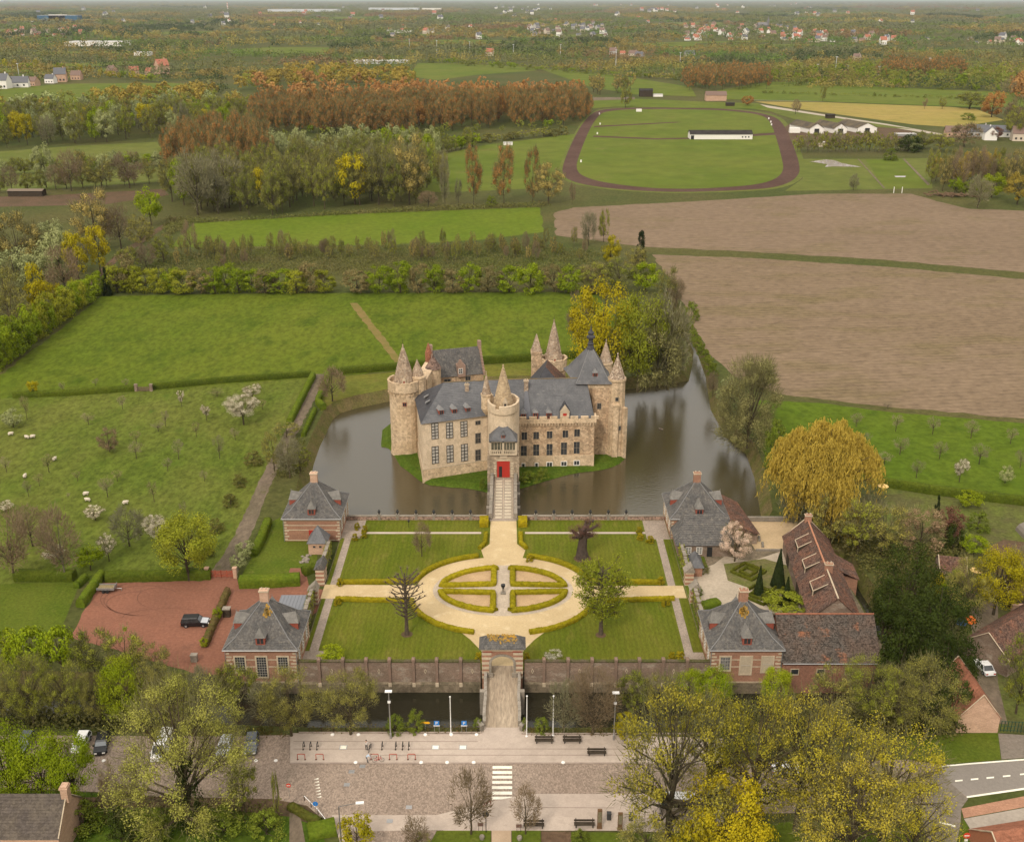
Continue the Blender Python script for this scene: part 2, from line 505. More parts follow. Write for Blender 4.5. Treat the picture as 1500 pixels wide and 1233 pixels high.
wm = bpy.data.materials.new('lake_water')
wm.use_nodes = True
nt = wm.node_tree
b = nt.nodes['Principled BSDF']
b.inputs['Base Color'].default_value = (.050,.040,.018, 1)
b.inputs['Roughness'].default_value = .15
b.inputs['IOR'].default_value = 1.72
b.inputs['Specular IOR Level'].default_value = .5
bp = node(nt, 'ShaderNodeBump')
bp.inputs['Strength'].default_value = .75
bp.inputs['Distance'].default_value = .05
v1 = noise(nt, coords(nt, True,(.55, 1.5, 1),.3), 1.5, 3,.6)
nt.links.new(v1, bp.inputs['Height'])
nt.links.new(bp.outputs[0], b.inputs['Normal'])
MATS['lake_water'] = wm
moatm = mat('moat_water',(.022,.020,.011), rough=.10, fine=0, spec=.35, bump=.05, bumps=2)
sheet('lake_water', inset(lake,.2), wm, WZ)
sheet('moat_water', inset(moat,.2), moatm, WZ)
isl = PX([(565, 656),(571, 668),(588, 688),(608, 703),(622, 711),(650, 715),(682, 716),(712, 723),(726, 724),(752, 723),(764, 717),(800, 706),(842, 695),(882, 690),(906, 684),(922, 668),(917, 650)], WZ)
isl = [tuple(p) for p in isl] + [(31, 262),(24, 276),(0, 278),(-22, 276),(-34, 262),(-33.4, 246)]
isl = smooth_closed(isl, 1)
rg = random.Random(5)
isl = [(x + rg.uniform(-.25,.25), y + rg.uniform(-.25,.25)) for x, y in isl]
b = MB()
I1, I2 = inset(isl, 1.1), inset(isl, 2.4)
n = len(isl)
zz = [WZ - .6, WZ + .35, WZ + .8]
for A, B, za, zb in ((isl, I1, zz[0], zz[1]),(I1, I2, zz[1], zz[2])):
 for i in range(n):
  k = (i + 1) % n
  b.face([(*A[i], za),(*A[k], za),(*B[k], zb),(*B[i], zb)])
b.face([(*p, zz[2]) for p in I2])
b.build('castle_island', G['island'], kind='structure')
IZ = zz[2]
b = MB()
b.prism([(-34.2, 145.75),(31.6, 145.75),(31.6, 199.9),(-34.2, 199.9)],-4.2,-.005)
b.prism([(31.605, 146.2),(61.6, 146.2),(61.8, 199.9),(31.605, 199.9)],-4.2,-.01)
b.build('forecourt_platform', mossy, kind='structure')
sheet('forecourt_lawn',[(-34.1, 146.1),(31.5, 146.1),(31.5, 199.5),(-34.1, 199.5)], G['lawn'],.004)
sheet('side_border',[(31.6, 146.4),(37, 146.4),(37, 199),(31.6, 199)], G['lawn2'],.003)
sheet('garden_path',[(-33.4, 146.3),(-31.9, 146.3),(-32.0, 199.4),(-33.3, 199.4)], G['setts'],.012)
sheet('garden_path',[(28.3, 146.3),(29.7, 146.3),(30.1, 199.4),(28.7, 199.4)], G['setts'],.012)
sheet('garden_path',[(-34.1, 146.3),(-30.5, 146.3),(-30.8, 151.6),(-34.1, 151.6)], G['setts'],.016)
sheet('garden_path',[(27.2, 146.3),(31.4, 146.3),(31.4, 151.2),(27.5, 151.2)], G['setts'],.016)
sheet('garden_path',[(-34.1, 191.5),(-30.0, 191.5),(-30.0, 199.4),(-34.1, 199.4)], G['setts'],.016)
sheet('garden_path',[(26.8, 191.0),(31.4, 191.0),(31.4, 199.4),(26.8, 199.4)], G['setts'],.016)
for xa, xb in ((-30.0,-6.2),(2.6, 26.8)):
 sheet('narrow_path',[(xa, 193.35),(xb, 193.35),(xb, 194.15),(xa, 194.15)], G['slab'],.020)
def ell(cx, cy, a, b_, n=72, p=2.0):
 out = []
 for k in range(n):
  t = 2 * math.pi * k / n
  c, s = math.cos(t), math.sin(t)
  out.append((cx + a * math.copysign(abs(c) ** (2 / p), c), cy + b_ * math.copysign(abs(s) ** (2 / p), s)))
 return out
OC = (-1.75, 170.3)
sheet('sand_drive', ell(OC[0], OC[1], 15.9, 13.3, 80, 2.15), G['sand'],.024)
sheet('sand_drive',[(-4.8, 180),(1.5, 180),(2.6, 186.5),(1.0, 189),(.9, 199.6),(-4.4, 199.6),(-4.4, 189),(-6.0, 186.5)], G['sand'],.028)
sheet('sand_drive',[(-3.6, 146.0),(.5, 146.0),(.9, 150),(3.8, 155),(6.5, 158.5),(-9.6, 158.5),(-7.0, 155),(-4.1, 150)], G['sand'],.028)
sheet('sand_drive',[(-34.3, 168.2),(-15, 168.6),(-15, 172.9),(-34.3, 173.2)], G['sand'],.032)
sheet('sand_drive',[(12, 168.7),(31.3, 168.4),(31.3, 172.8),(12, 172.7)], G['sand'],.032)
EA, EB, EC = 12.0, 8.25,(-1.62, 171.4)
sheet('parterre_path', ell(EC[0], EC[1], EA + .75, EB + .75), mat('parterre_paving',(.44,.36,.27),(.38,.31,.235), s1=.4, cell=4, cellamt=.1, fine=.12),.040)
sheet('red_gravel_court', PX([(148, 854),(250, 851),(345, 850),(350, 862),(440, 856),(462, 862),(478, 864),(478, 884),(452, 905),(335, 965),(330, 990),(280, 985),(180, 955),(104, 934),(118, 905)]), G['redgravel'], GZ + .02, uneven=.25)
sheet('red_gravel_court', PX([(300, 838),(345, 838),(352, 868),(292, 868)]), G['redgravel'], GZ + .026)
sheet('red_gravel_court', PX([(425, 832),(447, 832),(455, 870),(415, 870)]), G['redgravel'], GZ + .03)
sheet('farm_lane', smooth_open([tuple(p) for p in PX([(462, 548),(440, 590),(414, 640),(386, 690),(362, 745),(336, 800),(306, 842)])], 1) + smooth_open([tuple(p) for p in PX([(347, 842),(360, 800),(382, 748),(400, 700),(432, 640),(458, 592),(480, 548)])], 1), G['lane'], GZ + .02, uneven=.2)
sheet('west_lawn', PX([(385, 770),(410, 758),(432, 752),(470, 770),(462, 838),(350, 850),(372, 810)]), G['lawn2'], GZ + .012)
sheet('small_lawn', PX([(-70, 856),(118, 852),(88, 925),(-70, 940)]), G['lawn2'], GZ + .012)
for cx_, cy_, rx, ry, a0, a1 in ((215, 880, 62, 22, 100, 300),(205, 884, 48, 17, 80, 280),(222, 878, 74, 26, 130, 250),(232, 876, 30, 15, 110, 330),(250, 905, 70, 14, 180, 300)):
 q = [(cx_ + (rx + k) * math.cos(R(a)), cy_ + (ry + k * .4) * math.sin(R(a))) for k, rng_ in ((0, range(a0, a1, 12)),(1.7, range(a1 - (a1 - a0) % 12, a0 - 1,-12))) for a in rng_]
 sheet('tyre_track', PX(q), mat('packed_gravel',(.155,.072,.048), fine=.25), GZ + .034)
sheet('big_meadow', PX([(-90, 610),(-20, 566),(150, 434),(300, 431),(500, 429),(870, 428),(905, 470),(890, 524),(700, 534),(480, 552),(200, 573),(0, 584)]), G['meadow'], GZ + .012, uneven=.5)
sheet('mown_track', PX([(512, 444),(524, 444),(590, 530),(578, 531)]), mat('worn_track',(.19,.135,.05),(.15,.125,.035), s1=.3, fine=.25), GZ + .03, uneven=.3)
sheet('orchard_meadow', PX([(-90, 604),(0, 584),(200, 573),(455, 553),(420, 632),(352, 775),(322, 848),(120, 852),(-90, 856)]), G['orchard'], GZ + .016, uneven=.3)
sheet('back_bank', PX([(470, 603),(478, 553),(700, 535),(890, 524)]) + [lake[13], lake[12], lake[11], lake[10], lake[9], lake[8], lake[7], lake[6]], G['bankgrass'], GZ + .016)
sheet('ploughed_field', PX([(812, 312),(840, 304),(1000, 296),(1200, 284),(1335, 284),(1372, 295),(1420, 306),(1500, 309),(1640, 309),(1640, 408),(1500, 399),(1300, 381),(1100, 369),(950, 362),(900, 356),(815, 345)]), G['plough'], GZ + .02, uneven=.8)
sheet('ploughed_field', PX([(955, 373),(1100, 378),(1300, 391),(1500, 409),(1640, 420),(1640, 632),(1500, 613),(1300, 596),(1140, 577),(1075, 552),(1040, 520),(1016, 478),(990, 420)]), G['plough2'], GZ + .02, uneven=.6)
sheet('east_meadow', PX([(1110, 586),(1200, 590),(1300, 603),(1500, 620),(1650, 636),(1650, 745),(1500, 726),(1290, 704),(1150, 700),(1115, 660)]), G['right'], GZ + .014, uneven=.3)
sheet('garden_lawn', PX([(1290, 712),(1420, 722),(1520, 735),(1540, 860),(1420, 850),(1300, 800)]), mat('rough_garden',(.10,.115,.025),(.085,.08,.03),(.06,.085,.018), s1=.15, s2=.4, fine=.3, fines=1.5), GZ + .012)
sheet('garden_bed', PX([(1450, 800),(1470, 790),(1510, 795),(1510, 838),(1458, 842)]), G['soil'], GZ + .03)
sheet('mid_meadow', PX([(248, 362),(285, 327),(420, 319),(500, 314),(640, 309),(790, 304),(797, 340),(700, 352),(560, 359),(300, 362)]), mat('bright_meadow',(.088,.128,.010),(.108,.138,.014),(.075,.108,.012), s1=.02, s2=.07, fine=.2, fines=.35), GZ + .02, uneven=.8)
sheet('west_pasture', PX([(-90, 228),(0, 222),(110, 214),(275, 206),(292, 210),(262, 226),(180, 236),(0, 243),(-90, 246)]), G['far2'], GZ + .02)
sheet('west_pasture', PX([(-90, 256),(0, 251),(220, 243),(250, 248),(240, 266),(60, 278),(-90, 280)]), G['far2'], GZ + .02)
sheet('mud_yard', PX([(-90, 290),(60, 287),(240, 277),(248, 286),(150, 300),(-90, 305)]), G['soil'], GZ + .02)
sheet('centre_meadow', PX([(600, 238),(700, 214),(845, 196),(836, 235),(824, 262),(795, 276),(650, 282),(605, 280)]), G['far'], GZ + .02)
ro = PX([(868, 165),(852, 182),(836, 212),(825, 240),(823, 254),(832, 264),(860, 272),(920, 279),(990, 282),(1060, 280),(1120, 277),(1150, 271),(1168, 260),(1173, 246),(1162, 212),(1150, 185),(1136, 171),(1100, 163),(1050, 159),(980, 158),(920, 158),(885, 160)])
ri = PX([(879, 167),(866, 185),(855, 210),(846, 235),(844, 248),(852, 258),(880, 267),(940, 275),(1000, 277.5),(1060, 275),(1112, 270.5),(1138, 262),(1148, 250),(1146, 235),(1138, 205),(1130, 182),(1120, 170),(1088, 164.5),(1050, 161.5),(980, 160),(920, 160.5),(892, 163)])
sheet('racetrack_margin', smooth_closed([(p[0] + (p[0] - 95) * .035, p[1] + (p[1] - 800) * .02) for p in ro], 2), G['far2'], GZ + .03)
sheet('dirt_racetrack', smooth_closed([tuple(p) for p in ro], 2), G['track'], GZ + .06)
sheet('racetrack_infield', smooth_closed([tuple(p) for p in ri], 2), G['far'], GZ + .09)
for a in ([(1160, 196),(1190, 199),(1190, 201),(1161, 199)],[(1035, 201),(1145, 194),(1146, 197.5),(1040, 203.5)],[(870, 185),(990, 179),(1000, 179.6),(870, 187)],[(870, 199),(960, 203),(1010, 202),(1010, 204),(960, 205),(868, 201)]):
 sheet('dirt_track', PX(a), G['track'], GZ + .13)
sheet('paddock', PX([(1174, 233),(1290, 233),(1362, 232),(1366, 276),(1150, 280),(1176, 262)]), G['far2'], GZ + .02)
sheet('paddock', PX([(1268, 234),(1322, 233),(1352, 262),(1362, 275),(1296, 277)]), G['far'], GZ + .05)
sheet('puddle', PX([(1186, 237),(1210, 234),(1222, 235),(1232, 239),(1262, 245),(1225, 244),(1208, 245),(1212, 241)]), G['puddle'], GZ + .1)
sheet('puddle', PX([(1310, 258),(1327, 258),(1326, 260),(1312, 260)]), G['puddle'], GZ + .1)
for a in ([(1256, 233),(1258, 233),(1297, 276),(1294, 276)],[(1322, 233),(1325, 233),(1362, 270),(1359, 272)]):
 sheet('paddock_path', PX(a), G['lane'], GZ + .1)
sheet('barn_yard', PX([(1150, 186),(1165, 176),(1330, 190),(1345, 198),(1300, 206),(1190, 215),(1160, 206)]), G['soil'], GZ + .05)
sheet('straw_field', PX([(1105, 149),(1200, 150),(1390, 157),(1430, 160),(1470, 176),(1400, 187),(1340, 183),(1250, 171),(1150, 157)]), G['wheat'], GZ + .1)
sheet('farm_road', PX([(1090, 152),(1106, 152),(1200, 167),(1300, 182),(1400, 200),(1400, 202.5),(1290, 184.5),(1190, 169.5)]), mat('pale_gravel',(.36,.31,.24), fine=.1), GZ + .12)
sheet('farm_road', PX([(1100, 146),(1300, 150),(1420, 156),(1420, 157.2),(1300, 151.2),(1100, 147.2)]), mat('pale_gravel',(.36,.31,.24)), GZ + .15)
for a in ([(598, 112),(612, 93),(660, 93),(780, 99),(786, 104),(700, 110),(640, 118)],[(790, 101),(900, 110),(1012, 128),(1020, 142),(930, 139),(865, 128)],[(-60, 134),(0, 129),(110, 123),(250, 122),(330, 127),(230, 138),(120, 148),(-60, 150)],
   [(1050, 133),(1130, 120),(1300, 128),(1440, 134),(1560, 140),(1560, 156),(1430, 158),(1200, 149),(1060, 146)],[(340, 73),(400, 69.5),(482, 70),(482, 77),(400, 80),(345, 80)],
   [(860, 148),(930, 145),(1040, 150),(1110, 152),(1140, 165),(1100, 160),(900, 157),(862, 160)]):
 sheet('far_meadow', PX(a), G['far'], GZ + .2)
sheet('far_meadow', PX([(1110, 156),(1190, 168),(1340, 190),(1180, 180),(1140, 168)]), G['far2'], GZ + .16)
sheet('bare_strip', PX([(865, 143),(930, 143),(930, 146),(866, 148)]), G['lane'], GZ + .25)
sheet('plaza_paving', PX([(425, 1074),(900, 1077),(1060, 1082),(1060, 1117),(425, 1117)]), G['slab'], GZ + .12)
b = MB()
k0, k1 = P(425, 1117), P(1060, 1117)
b.box(k0.x, k1.x, k0.y - .25, k0.y, GZ + .001, GZ + .124)
kb = P(425, 1074.5)
b.box(k0.x,-4.4, kb.y, kb.y + .25, GZ - .3, GZ + .22)
b.box(1.4, k1.x, kb.y - .25, kb.y, GZ - .3, GZ + .22)
b.build('kerb', mat('kerb_stone',(.33,.265,.215),(.28,.22,.18), s1=1, fine=.15), kind='structure')
sheet('cobbled_road', PX([(-80, 1076),(330, 1078),(425, 1076),(425, 1118),(1060, 1118),(1340, 1112),(1392, 1120),(1420, 1168),(1250, 1190),(900, 1192),(480, 1200),(380, 1178),(150, 1160),(-80, 1150)]), G['cobble'], GZ + .02)
sheet('plaza_paving', PX([(705, 1064),(769, 1064),(772, 1080),(702, 1080)]), G['slab'], GZ + .116)
for ya, xa, xb in ((1097, 430, 1050),(1106, 560, 1050),(1086, 430, 700)):
 sheet('paving_joint', PX([(xa, ya),(xb, ya),(xb, ya + .9),(xa, ya + .9)]), mat('joint',(.27,.21,.17), fine=.2), GZ + .126)
sheet('lower_paving', PX([(486, 1194),(640, 1194),(715, 1175),(775, 1163),(900, 1163),(1060, 1165),(1060, 1222),(900, 1217),(640, 1217),(600, 1240),(500, 1240)]), G['slab'], GZ + .11)
sheet('lower_paving_edge', PX([(745, 1182),(900, 1183),(900, 1184.2),(745, 1183.2)]), mat('kerb_stone',(.2,.16,.13)), GZ + .125)
sheet('cobbled_road', PX([(505, 1218),(650, 1216),(600, 1260),(505, 1260)]), G['cobble'], GZ + .115)
sheet('front_path', PX([(720, 1217),(749, 1217),(749, 1290),(720, 1290)]), mat('path_gravel',(.42,.31,.21),(.37,.27,.18), s1=.5, fine=.1), GZ + .13)
for a in ([(640, 1217),(719, 1217),(719, 1290),(600, 1290)],[(750, 1217),(792, 1217),(792, 1290),(750, 1290)]):
 sheet('verge', PX(a), G['lawn2'], GZ + .126)
sheet('flower_bed', PX([(793, 1218),(836, 1218),(840, 1290),(793, 1290)]), G['soil'], GZ + .126)
sheet('verge', PX([(837, 1218),(1010, 1220),(1250, 1192),(1330, 1195),(1360, 1290),(838, 1290)]), G['lawn2'], GZ + .02)
sheet('verge', PX([(-80, 1152),(150, 1162),(385, 1180),(430, 1186),(470, 1208),(490, 1290),(-80, 1290)]), G['island'], GZ + .03)
sheet('brown_path', PX([(-80, 1172),(200, 1166),(400, 1170),(450, 1180),(480, 1206),(470, 1212),(425, 1196),(300, 1182),(-80, 1186)]), G['soil'], GZ + .05)
sheet('brown_path', PX([(424, 1190),(440, 1195),(458, 1290),(424, 1290)]), G['lane'], GZ + .056)
sheet('east_road', PX([(1376, 1122),(1420, 1118),(1500, 1112),(2200, 1035),(2200, 1087),(1500, 1155),(1418, 1168),(1395, 1150)]), G['asphalt'], GZ + .03)
for a, nm in (([(1378, 1121.3),(1420, 1117.4),(1500, 1111.2),(1600, 1101),(1600, 1103),(1500, 1113.4),(1420, 1119.5),(1378, 1123.2)], 'edge_line'),([(1416, 1166),(1500, 1153.6),(1600, 1143),(1600, 1146),(1500, 1156.6),(1416, 1168.5)], 'edge_line')):
 sheet(nm, PX(a), roadpaint, GZ + .05)
for px, py in ((1399, 1142.6),(1422, 1140.4),(1445, 1138.2),(1469, 1135.8),(1494, 1133)):
 sheet('lane_dash', PX([(px, py),(px + 11, py - 1),(px + 11, py + 1.2),(px, py + 2.2)]), roadpaint, GZ + .05)
sheet('red_pavement', PX([(1408, 1184),(1500, 1166),(1600, 1150),(1600, 1168),(1500, 1182),(1412, 1198)]), G['brickpave'], GZ + .05)
sheet('concrete_yard', PX([(1412, 1199),(1500, 1183),(1600, 1169),(1600, 1290),(1440, 1290),(1428, 1225)]), G['concrete'], GZ + .045)
sheet('pale_pavement', PX([(1376, 1124),(1394, 1148),(1418, 1170),(1408, 1184),(1407, 1206),(1400, 1240),(1360, 1240),(1345, 1180)]), G['asphalt2'], GZ + .06)
sheet('verge', PX([(1327, 1078),(1462, 1072),(1466, 1112),(1420, 1116),(1378, 1120),(1330, 1112)]), G['lawn2'], GZ + .02)
sheet('gate_apron', PX([(1462, 1074),(1530, 1078),(1530, 1108),(1467, 1112)]), G['asphalt2'], GZ + .04)
sheet('farm_track', PX([(1418, 880),(1462, 880),(1462, 905),(1458, 940),(1462, 1000),(1476, 1060),(1448, 1060),(1432, 1000),(1428, 940),(1420, 910)]), G['lane'], GZ + .02)
sheet('farm_verge', PX([(1378, 905),(1500, 860),(1540, 1010),(1530, 1075),(1400, 1070)]), mat('rough_garden',(.10,.115,.025)), GZ + .012)
zb = thing('zebra_crossing', 'white striped zebra crossing on the cobbled road in front of the bridge', 'crossing',(-1.35, 120.7, GZ + .03))
for py0, py1 in ((1121.6, 1125.6),(1129, 1133),(1136, 1140),(1143.5, 1147.5),(1151, 1155.2),(1159, 1163.5),(1166.5, 1170.5)):
 a, c = P(721, py1), P(749.5, py0)
 s_ = MB()
 s_.box(-2.72,.02, a.y, c.y, GZ + .028, GZ + .036)
 s_.build('stripe', roadpaint, zb)
ys = [P(735, y).y for y in (1117, 1193)]
for px, lab in ((503, 'white parking panel near the left end of the plaza'),(638, 'white parking panel left of the yellow and blue signs'),(678, 'white parking panel nearest the bridge')):
 p = P(px, 1095)
 t = MB()
 t.box(p.x - .55, p.x + .55, p.y - .5, p.y + .5, GZ + .121, GZ + .130, 0)
 t.box(p.x - .44, p.x + .44, p.y - .38, p.y + .38, GZ + .130, GZ + .136, 1)
 o = t.build('parking_marking',[greym, roadpaint], loc=(p.x, p.y, GZ + .12))
 tag(o, lab, 'marking', 'white panels in the plaza paving')
for i in range(7):
 px, py = 459.5 + i * .7, 1139 + i * 4.4
 sheet('yield_mark', PX([(px, py + 2.5),(px + 7, py),(px + 7, py + 2)]), roadpaint, GZ + .035)
sheet('stop_line', PX([(1376, 1203),(1400, 1209),(1399, 1211.5),(1375, 1205)]), roadpaint, GZ + .08)
for px, py in ((531, 1122),(515, 1130),(508, 1149),(599, 1182),(571, 1203)):
 p = P(px, py)
 sheet('manhole_cover',[(p.x - .4, p.y - .35),(p.x + .4, p.y - .35),(p.x + .4, p.y + .35),(p.x - .4, p.y + .35)], greym, GZ + .14 if py > 1195 else GZ + .04)
# -- building helpers
WCACHE = {}
def window(parent, pos, ang, w, h, nx=2, ny=3, frame=None, pane=None, barm=None, fw=.16, name='window'):
 """stone or wood frame with bars standing proud of the wall and a pane behind; outward is local -Y"""
 frame, pane = frame or stonepale, pane or glass
 barm = barm or frame
 key = (round(w, 2), round(h, 2), nx, ny, frame.name, pane.name, barm.name, fw)
 if key not in WCACHE:
  f = MB()
  f.box(-w / 2 - fw, w / 2 + fw,-.10,.04,-fw, 0)
  f.box(-w / 2 - fw, w / 2 + fw,-.10,.04, h, h + fw)
  f.box(-w / 2 - fw,-w / 2,-.10,.04, 0, h)
  f.box(w / 2, w / 2 + fw,-.10,.04, 0, h)
  bw = .17 if barm.name == 'dark_bars' else (.045 if nx * ny > 8 else .07)
  for i in range(1, nx):
   x = -w / 2 + w * i / nx
   f.box(x - bw / 2, x + bw / 2,-.07,.0, 0, h, 1)
  for i in range(1, ny):
   z = h * i / ny
   f.box(-w / 2, w / 2,-.065,.0, z - bw / 2, z + bw / 2, 1)
  fo = f.build('window',[frame, barm])
  p = MB()
  p.box(-w / 2, w / 2,-.03,.03, 0, h)
  po = p.build('pane', pane)
  WCACHE[key] = (fo.data, po.data)
  bpy.data.objects.remove(fo)
  bpy.data.objects.remove(po)
 fm, pm = WCACHE[key]
 loc = Vector(pos) - parent.location
 wo = link(name, fm, parent, loc, ang)
 link('pane', pm, wo)
 return wo
def wall_pt(px, py, A, B, out=0.0):
 """where the ray through a photo pixel meets the vertical wall plane A-B"""
 xc, yc = (px - CX) / FPX,-(py - CY) / FPX
 d = Vector((xc, CT + yc * ST,-ST + yc * CT))
 A, B = Vector(A), Vector(B)
 n = Vector((B.y - A.y,-(B.x - A.x)))
 t = (A.x * n.x + A.y * n.y) / (d.x * n.x + d.y * n.y)
 return Vector((d.x * t,d.y * t, CAMZ + d.z * t))
def dormer(parent, c, ang, w, h,dep, rh, wallm=None, roofm=None, name='dormer', pane=None):
 """small roof dormer: local -Y is outward; pyramid roof"""
 key = ('dormer', w, h,dep, rh,(wallm or redwood).name,(roofm or slate).name)
 if key not in WCACHE:
  b = MB()
  b.box(-w / 2, w / 2, 0,dep, 0, h, 0)
  o = .14
  b.add([(-w / 2 - o,-o, h),(w / 2 + o,-o, h),(w / 2 + o,dep, h),(-w / 2 - o,dep, h),(0,.25 * w, h + rh),(0,dep + rh * .6, h + rh * .75)],
    [(0, 1, 4),(1, 2, 5, 4),(3, 0, 4, 5),(2, 3, 5),(3, 2, 1, 0)], 1)
  b.tube([(0,.25 * w, h + rh - .05),(0,.25 * w, h + rh + .3)],.05, 4, 1)
  b.box(-w * .34,-w * .04,-.04,.02, h * .16, h * .88, 2)
  b.box(w * .04, w * .34,-.04,.02, h * .16, h * .88, 2)
  o_ = b.build('dormer',[wallm or redwood, roofm or slate, glass])
  WCACHE[key] = o_.data
  bpy.data.objects.remove(o_)
 return link(name, WCACHE[key], parent, Vector(c) - parent.location, ang)
def chimney(parent, x, y, z0, z1, w=1.0,d=.8, m=None, name='chimney', ang=0.0):
 b = MB()
 b.obox((x, y), ang, w,d, z0, z1 - .25, 0)
 b.obox((x, y), ang, w + .22,d + .22, z1 - .25, z1 - .08, 1)
 b.obox((x, y), ang, w,d, z1 - .08, z1, 0)
 for k in (-.25,.25):
  b.lathe((x + k * w * math.cos(ang), y + k * w * math.sin(ang)),[(.13, z1),(.11, z1 + .3)], 8, 1)
 return b.build(name,[m or brick, stonepale], parent)
def gable_roof(mb, A, B, C, D, eave, ridge, rows=14, over=.35, m=0):
 """A-B front eave, C-D back eave (C beyond B); ridge parallel to A-B"""
 A, B, C, D = (Vector((p[0], p[1], 0)) for p in (A, B, C, D))
 ax, ay = (B - A).normalized(),(D - A).normalized()
 A, B, C, D = A - ax * over - ay * over, B + ax * over - ay * over, C + ax * over + ay * over, D - ax * over + ay * over
 r0, r1 = (A + D) / 2,(B + C) / 2
 z = Vector((0, 0, 1))
 mb.slope(A + z * eave, B + z * eave, r1 + z * ridge, r0 + z * ridge, rows, m)
 mb.slope(C + z * eave, D + z * eave, r0 + z * ridge, r1 + z * ridge, rows, m)
 for P0, P1, r in ((A, D, r0),(B, C, r1)):
  mb.add([P0 + z * (eave - .12), P1 + z * (eave - .12), r + z * (ridge - .12), P0 + z * eave, P1 + z * eave, r + z * ridge],[(0, 2, 5, 3),(2, 1, 4, 5)], m)
 return r0 + z * ridge, r1 + z * ridge
def gable_walls(mb, A, B, C, D, z0, eave, ridge, m=0):
 mb.prism([A, B, C, D], z0, eave, m, cap=False)
 for P0, P1 in ((B, C),(D, A)):
  M_ = ((P0[0] + P1[0]) / 2,(P0[1] + P1[1]) / 2)
  mb.face([(*P0, eave),(*P1, eave),(*M_, ridge)], m)
# -- the four corner pavilions
def pavilion(label, cx, y0, eave, apex, zb, plinth, front, inner, roofm, size=11.0, bands=()):
 h = size / 2
 t = thing('corner_pavilion', label, 'pavilion',(cx, y0 + h, zb), 'brick pavilions at the corners of the forecourt')
 x0, x1, y1 = cx - h, cx + h, y0 + size
 b = MB()
 b.box(x0, x1, y0, y1, plinth, eave - .1)
 b.build('wall', brick, t)
 b = MB()
 b.box(x0 - .25, x1 + .25, y0 - .25, y1 + .25, zb, plinth)
 b.build('plinth', mossy, t)
 b = MB()
 zs = [plinth + .05, 1.4, 2.7, eave - .45] if not bands else bands
 for z in zs:
  b.box(x0 - .03, x1 + .03, y0 - .03, y1 + .03, z, z + .17)
 for x in (x0, x1):
  for y in (y0, y1):
   z = plinth + .3
   k = 0
   while z < eave - .6:
    L = .85 if k % 2 else .5
    xa, xb = (x - .04, x + L) if x == x0 else (x - L, x + .04)
    ya, yb = (y - .04, y + L) if y == y0 else (y - L, y + .04)
    b.box(xa, xb, ya, yb, z, z + .3)
    z += .62
    k += 1
 b.build('stone_trim', stonepale, t)
 o, fl, fz = .42, 1.3, eave + .95
 E = [(x0 - o, y0 - o, eave),(x1 + o, y0 - o, eave),(x1 + o, y1 + o, eave),(x0 - o, y1 + o, eave)]
 F = [(x0 + fl, y0 + fl, fz + .2),(x1 - fl, y0 + fl, fz + .2),(x1 - fl, y1 - fl, fz + .2),(x0 + fl, y1 - fl, fz + .2)]
 T = [(cx - .45, y0 + h - .45, apex),(cx + .45, y0 + h - .45, apex),(cx + .45, y0 + h + .45, apex),(cx - .45, y0 + h + .45, apex)]
 b = MB()
 for i in range(4):
  k = (i + 1) % 4
  b.slope(E[i], E[k], F[k], F[i], 5, 0,.04)
  b.slope(F[i], F[k], T[k], T[i], 16, 0,.04)
 b.face(T, 0)
 b.face([E[3], E[2], E[1], E[0]], 1)
 ro = b.build('roof',[roofm,darkwood], t)
 b = MB()
 for i in range(4):
  up = Vector((0, 0,.07))
  b.tube([Vector(E[i]) + up, Vector(F[i]) + up, Vector(T[i]) + up],[.08,.08,.07], 5)
 b.build('hip_ridge', lead, t)
 b = MB()
 for i in range(4):
  k = (i + 1) % 4
  b.tube([Vector(E[i]) + Vector((0, 0,-.06)), Vector(E[k]) + Vector((0, 0,-.06))],.09, 5)
 for x in (x0 - .1, x1 + .1):
  b.tube([(x, y0 - .12, eave - .1),(x, y0 - .12, plinth)],.06, 5)
 b.build('gutter', greym, t)
 rise = (fz + .2 - eave) / (fl + o)
 for ang,(dx,dy) in ((0,(0,-1)),(math.pi / 2,(1, 0)),(math.pi,(0, 1)),(-math.pi / 2,(-1, 0))):
  dd = h - .35
  dormer(t,(cx + dx * dd, y0 + h + dy * dd, eave + .55), ang, 1.45, 1.25, 1.7, 1.75, None, mat('dormer_lead',(.215,.20,.18),(.16,.15,.135), s1=1.2, fine=.2, spec=.2))
 chimney(t, cx, y0 + h, apex - .4, apex + 2.0, 1.35, 1.0, brickpale if inner > 0 else brick)
 for px_off, w_, z0_, z1_, nx, ny, pn in front:
  window(t,(cx + px_off, y0 - .01, z0_), 0, w_, z1_ - z0_, nx, ny, stonepale, pn, mat('pale_bars',(.36,.33,.28), fine=0),.24)
 sx, ang = (x1 + .01, math.pi / 2) if inner > 0 else (x0 - .01,-math.pi / 2)
 for k in (-3.2, 0, 3.2):
  window(t,(sx, y0 + h + k, 1.2), ang, 1.3, 2.2, 2, 4, stonepale, glass2, white,.26)
 return t
wl = plain('bricked_panel',(.43,.35,.25))
FW = [(-3.4, 1.5,.55, 3.3, 4, 6, glass),(0, 1.5,-.35, 3.3, 4, 8, glass),(3.4, 1.5,.55, 3.3, 4, 6, glass),(-3.4,.6,-2.1,-1.5, 1, 1, glass),(0,.6,-2.1,-1.5, 1, 1, glass),(3.4,.6,-2.1,-1.5, 1, 1, glass)]
FW2 = [(-3.3, 1.5,.9, 3.3, 4, 4, glass2),(0, 1.6,.2, 3.3, 1, 2, wl),(3.4, 1.6,.6, 3.3, 1, 2, wl)]
YF = 144.95
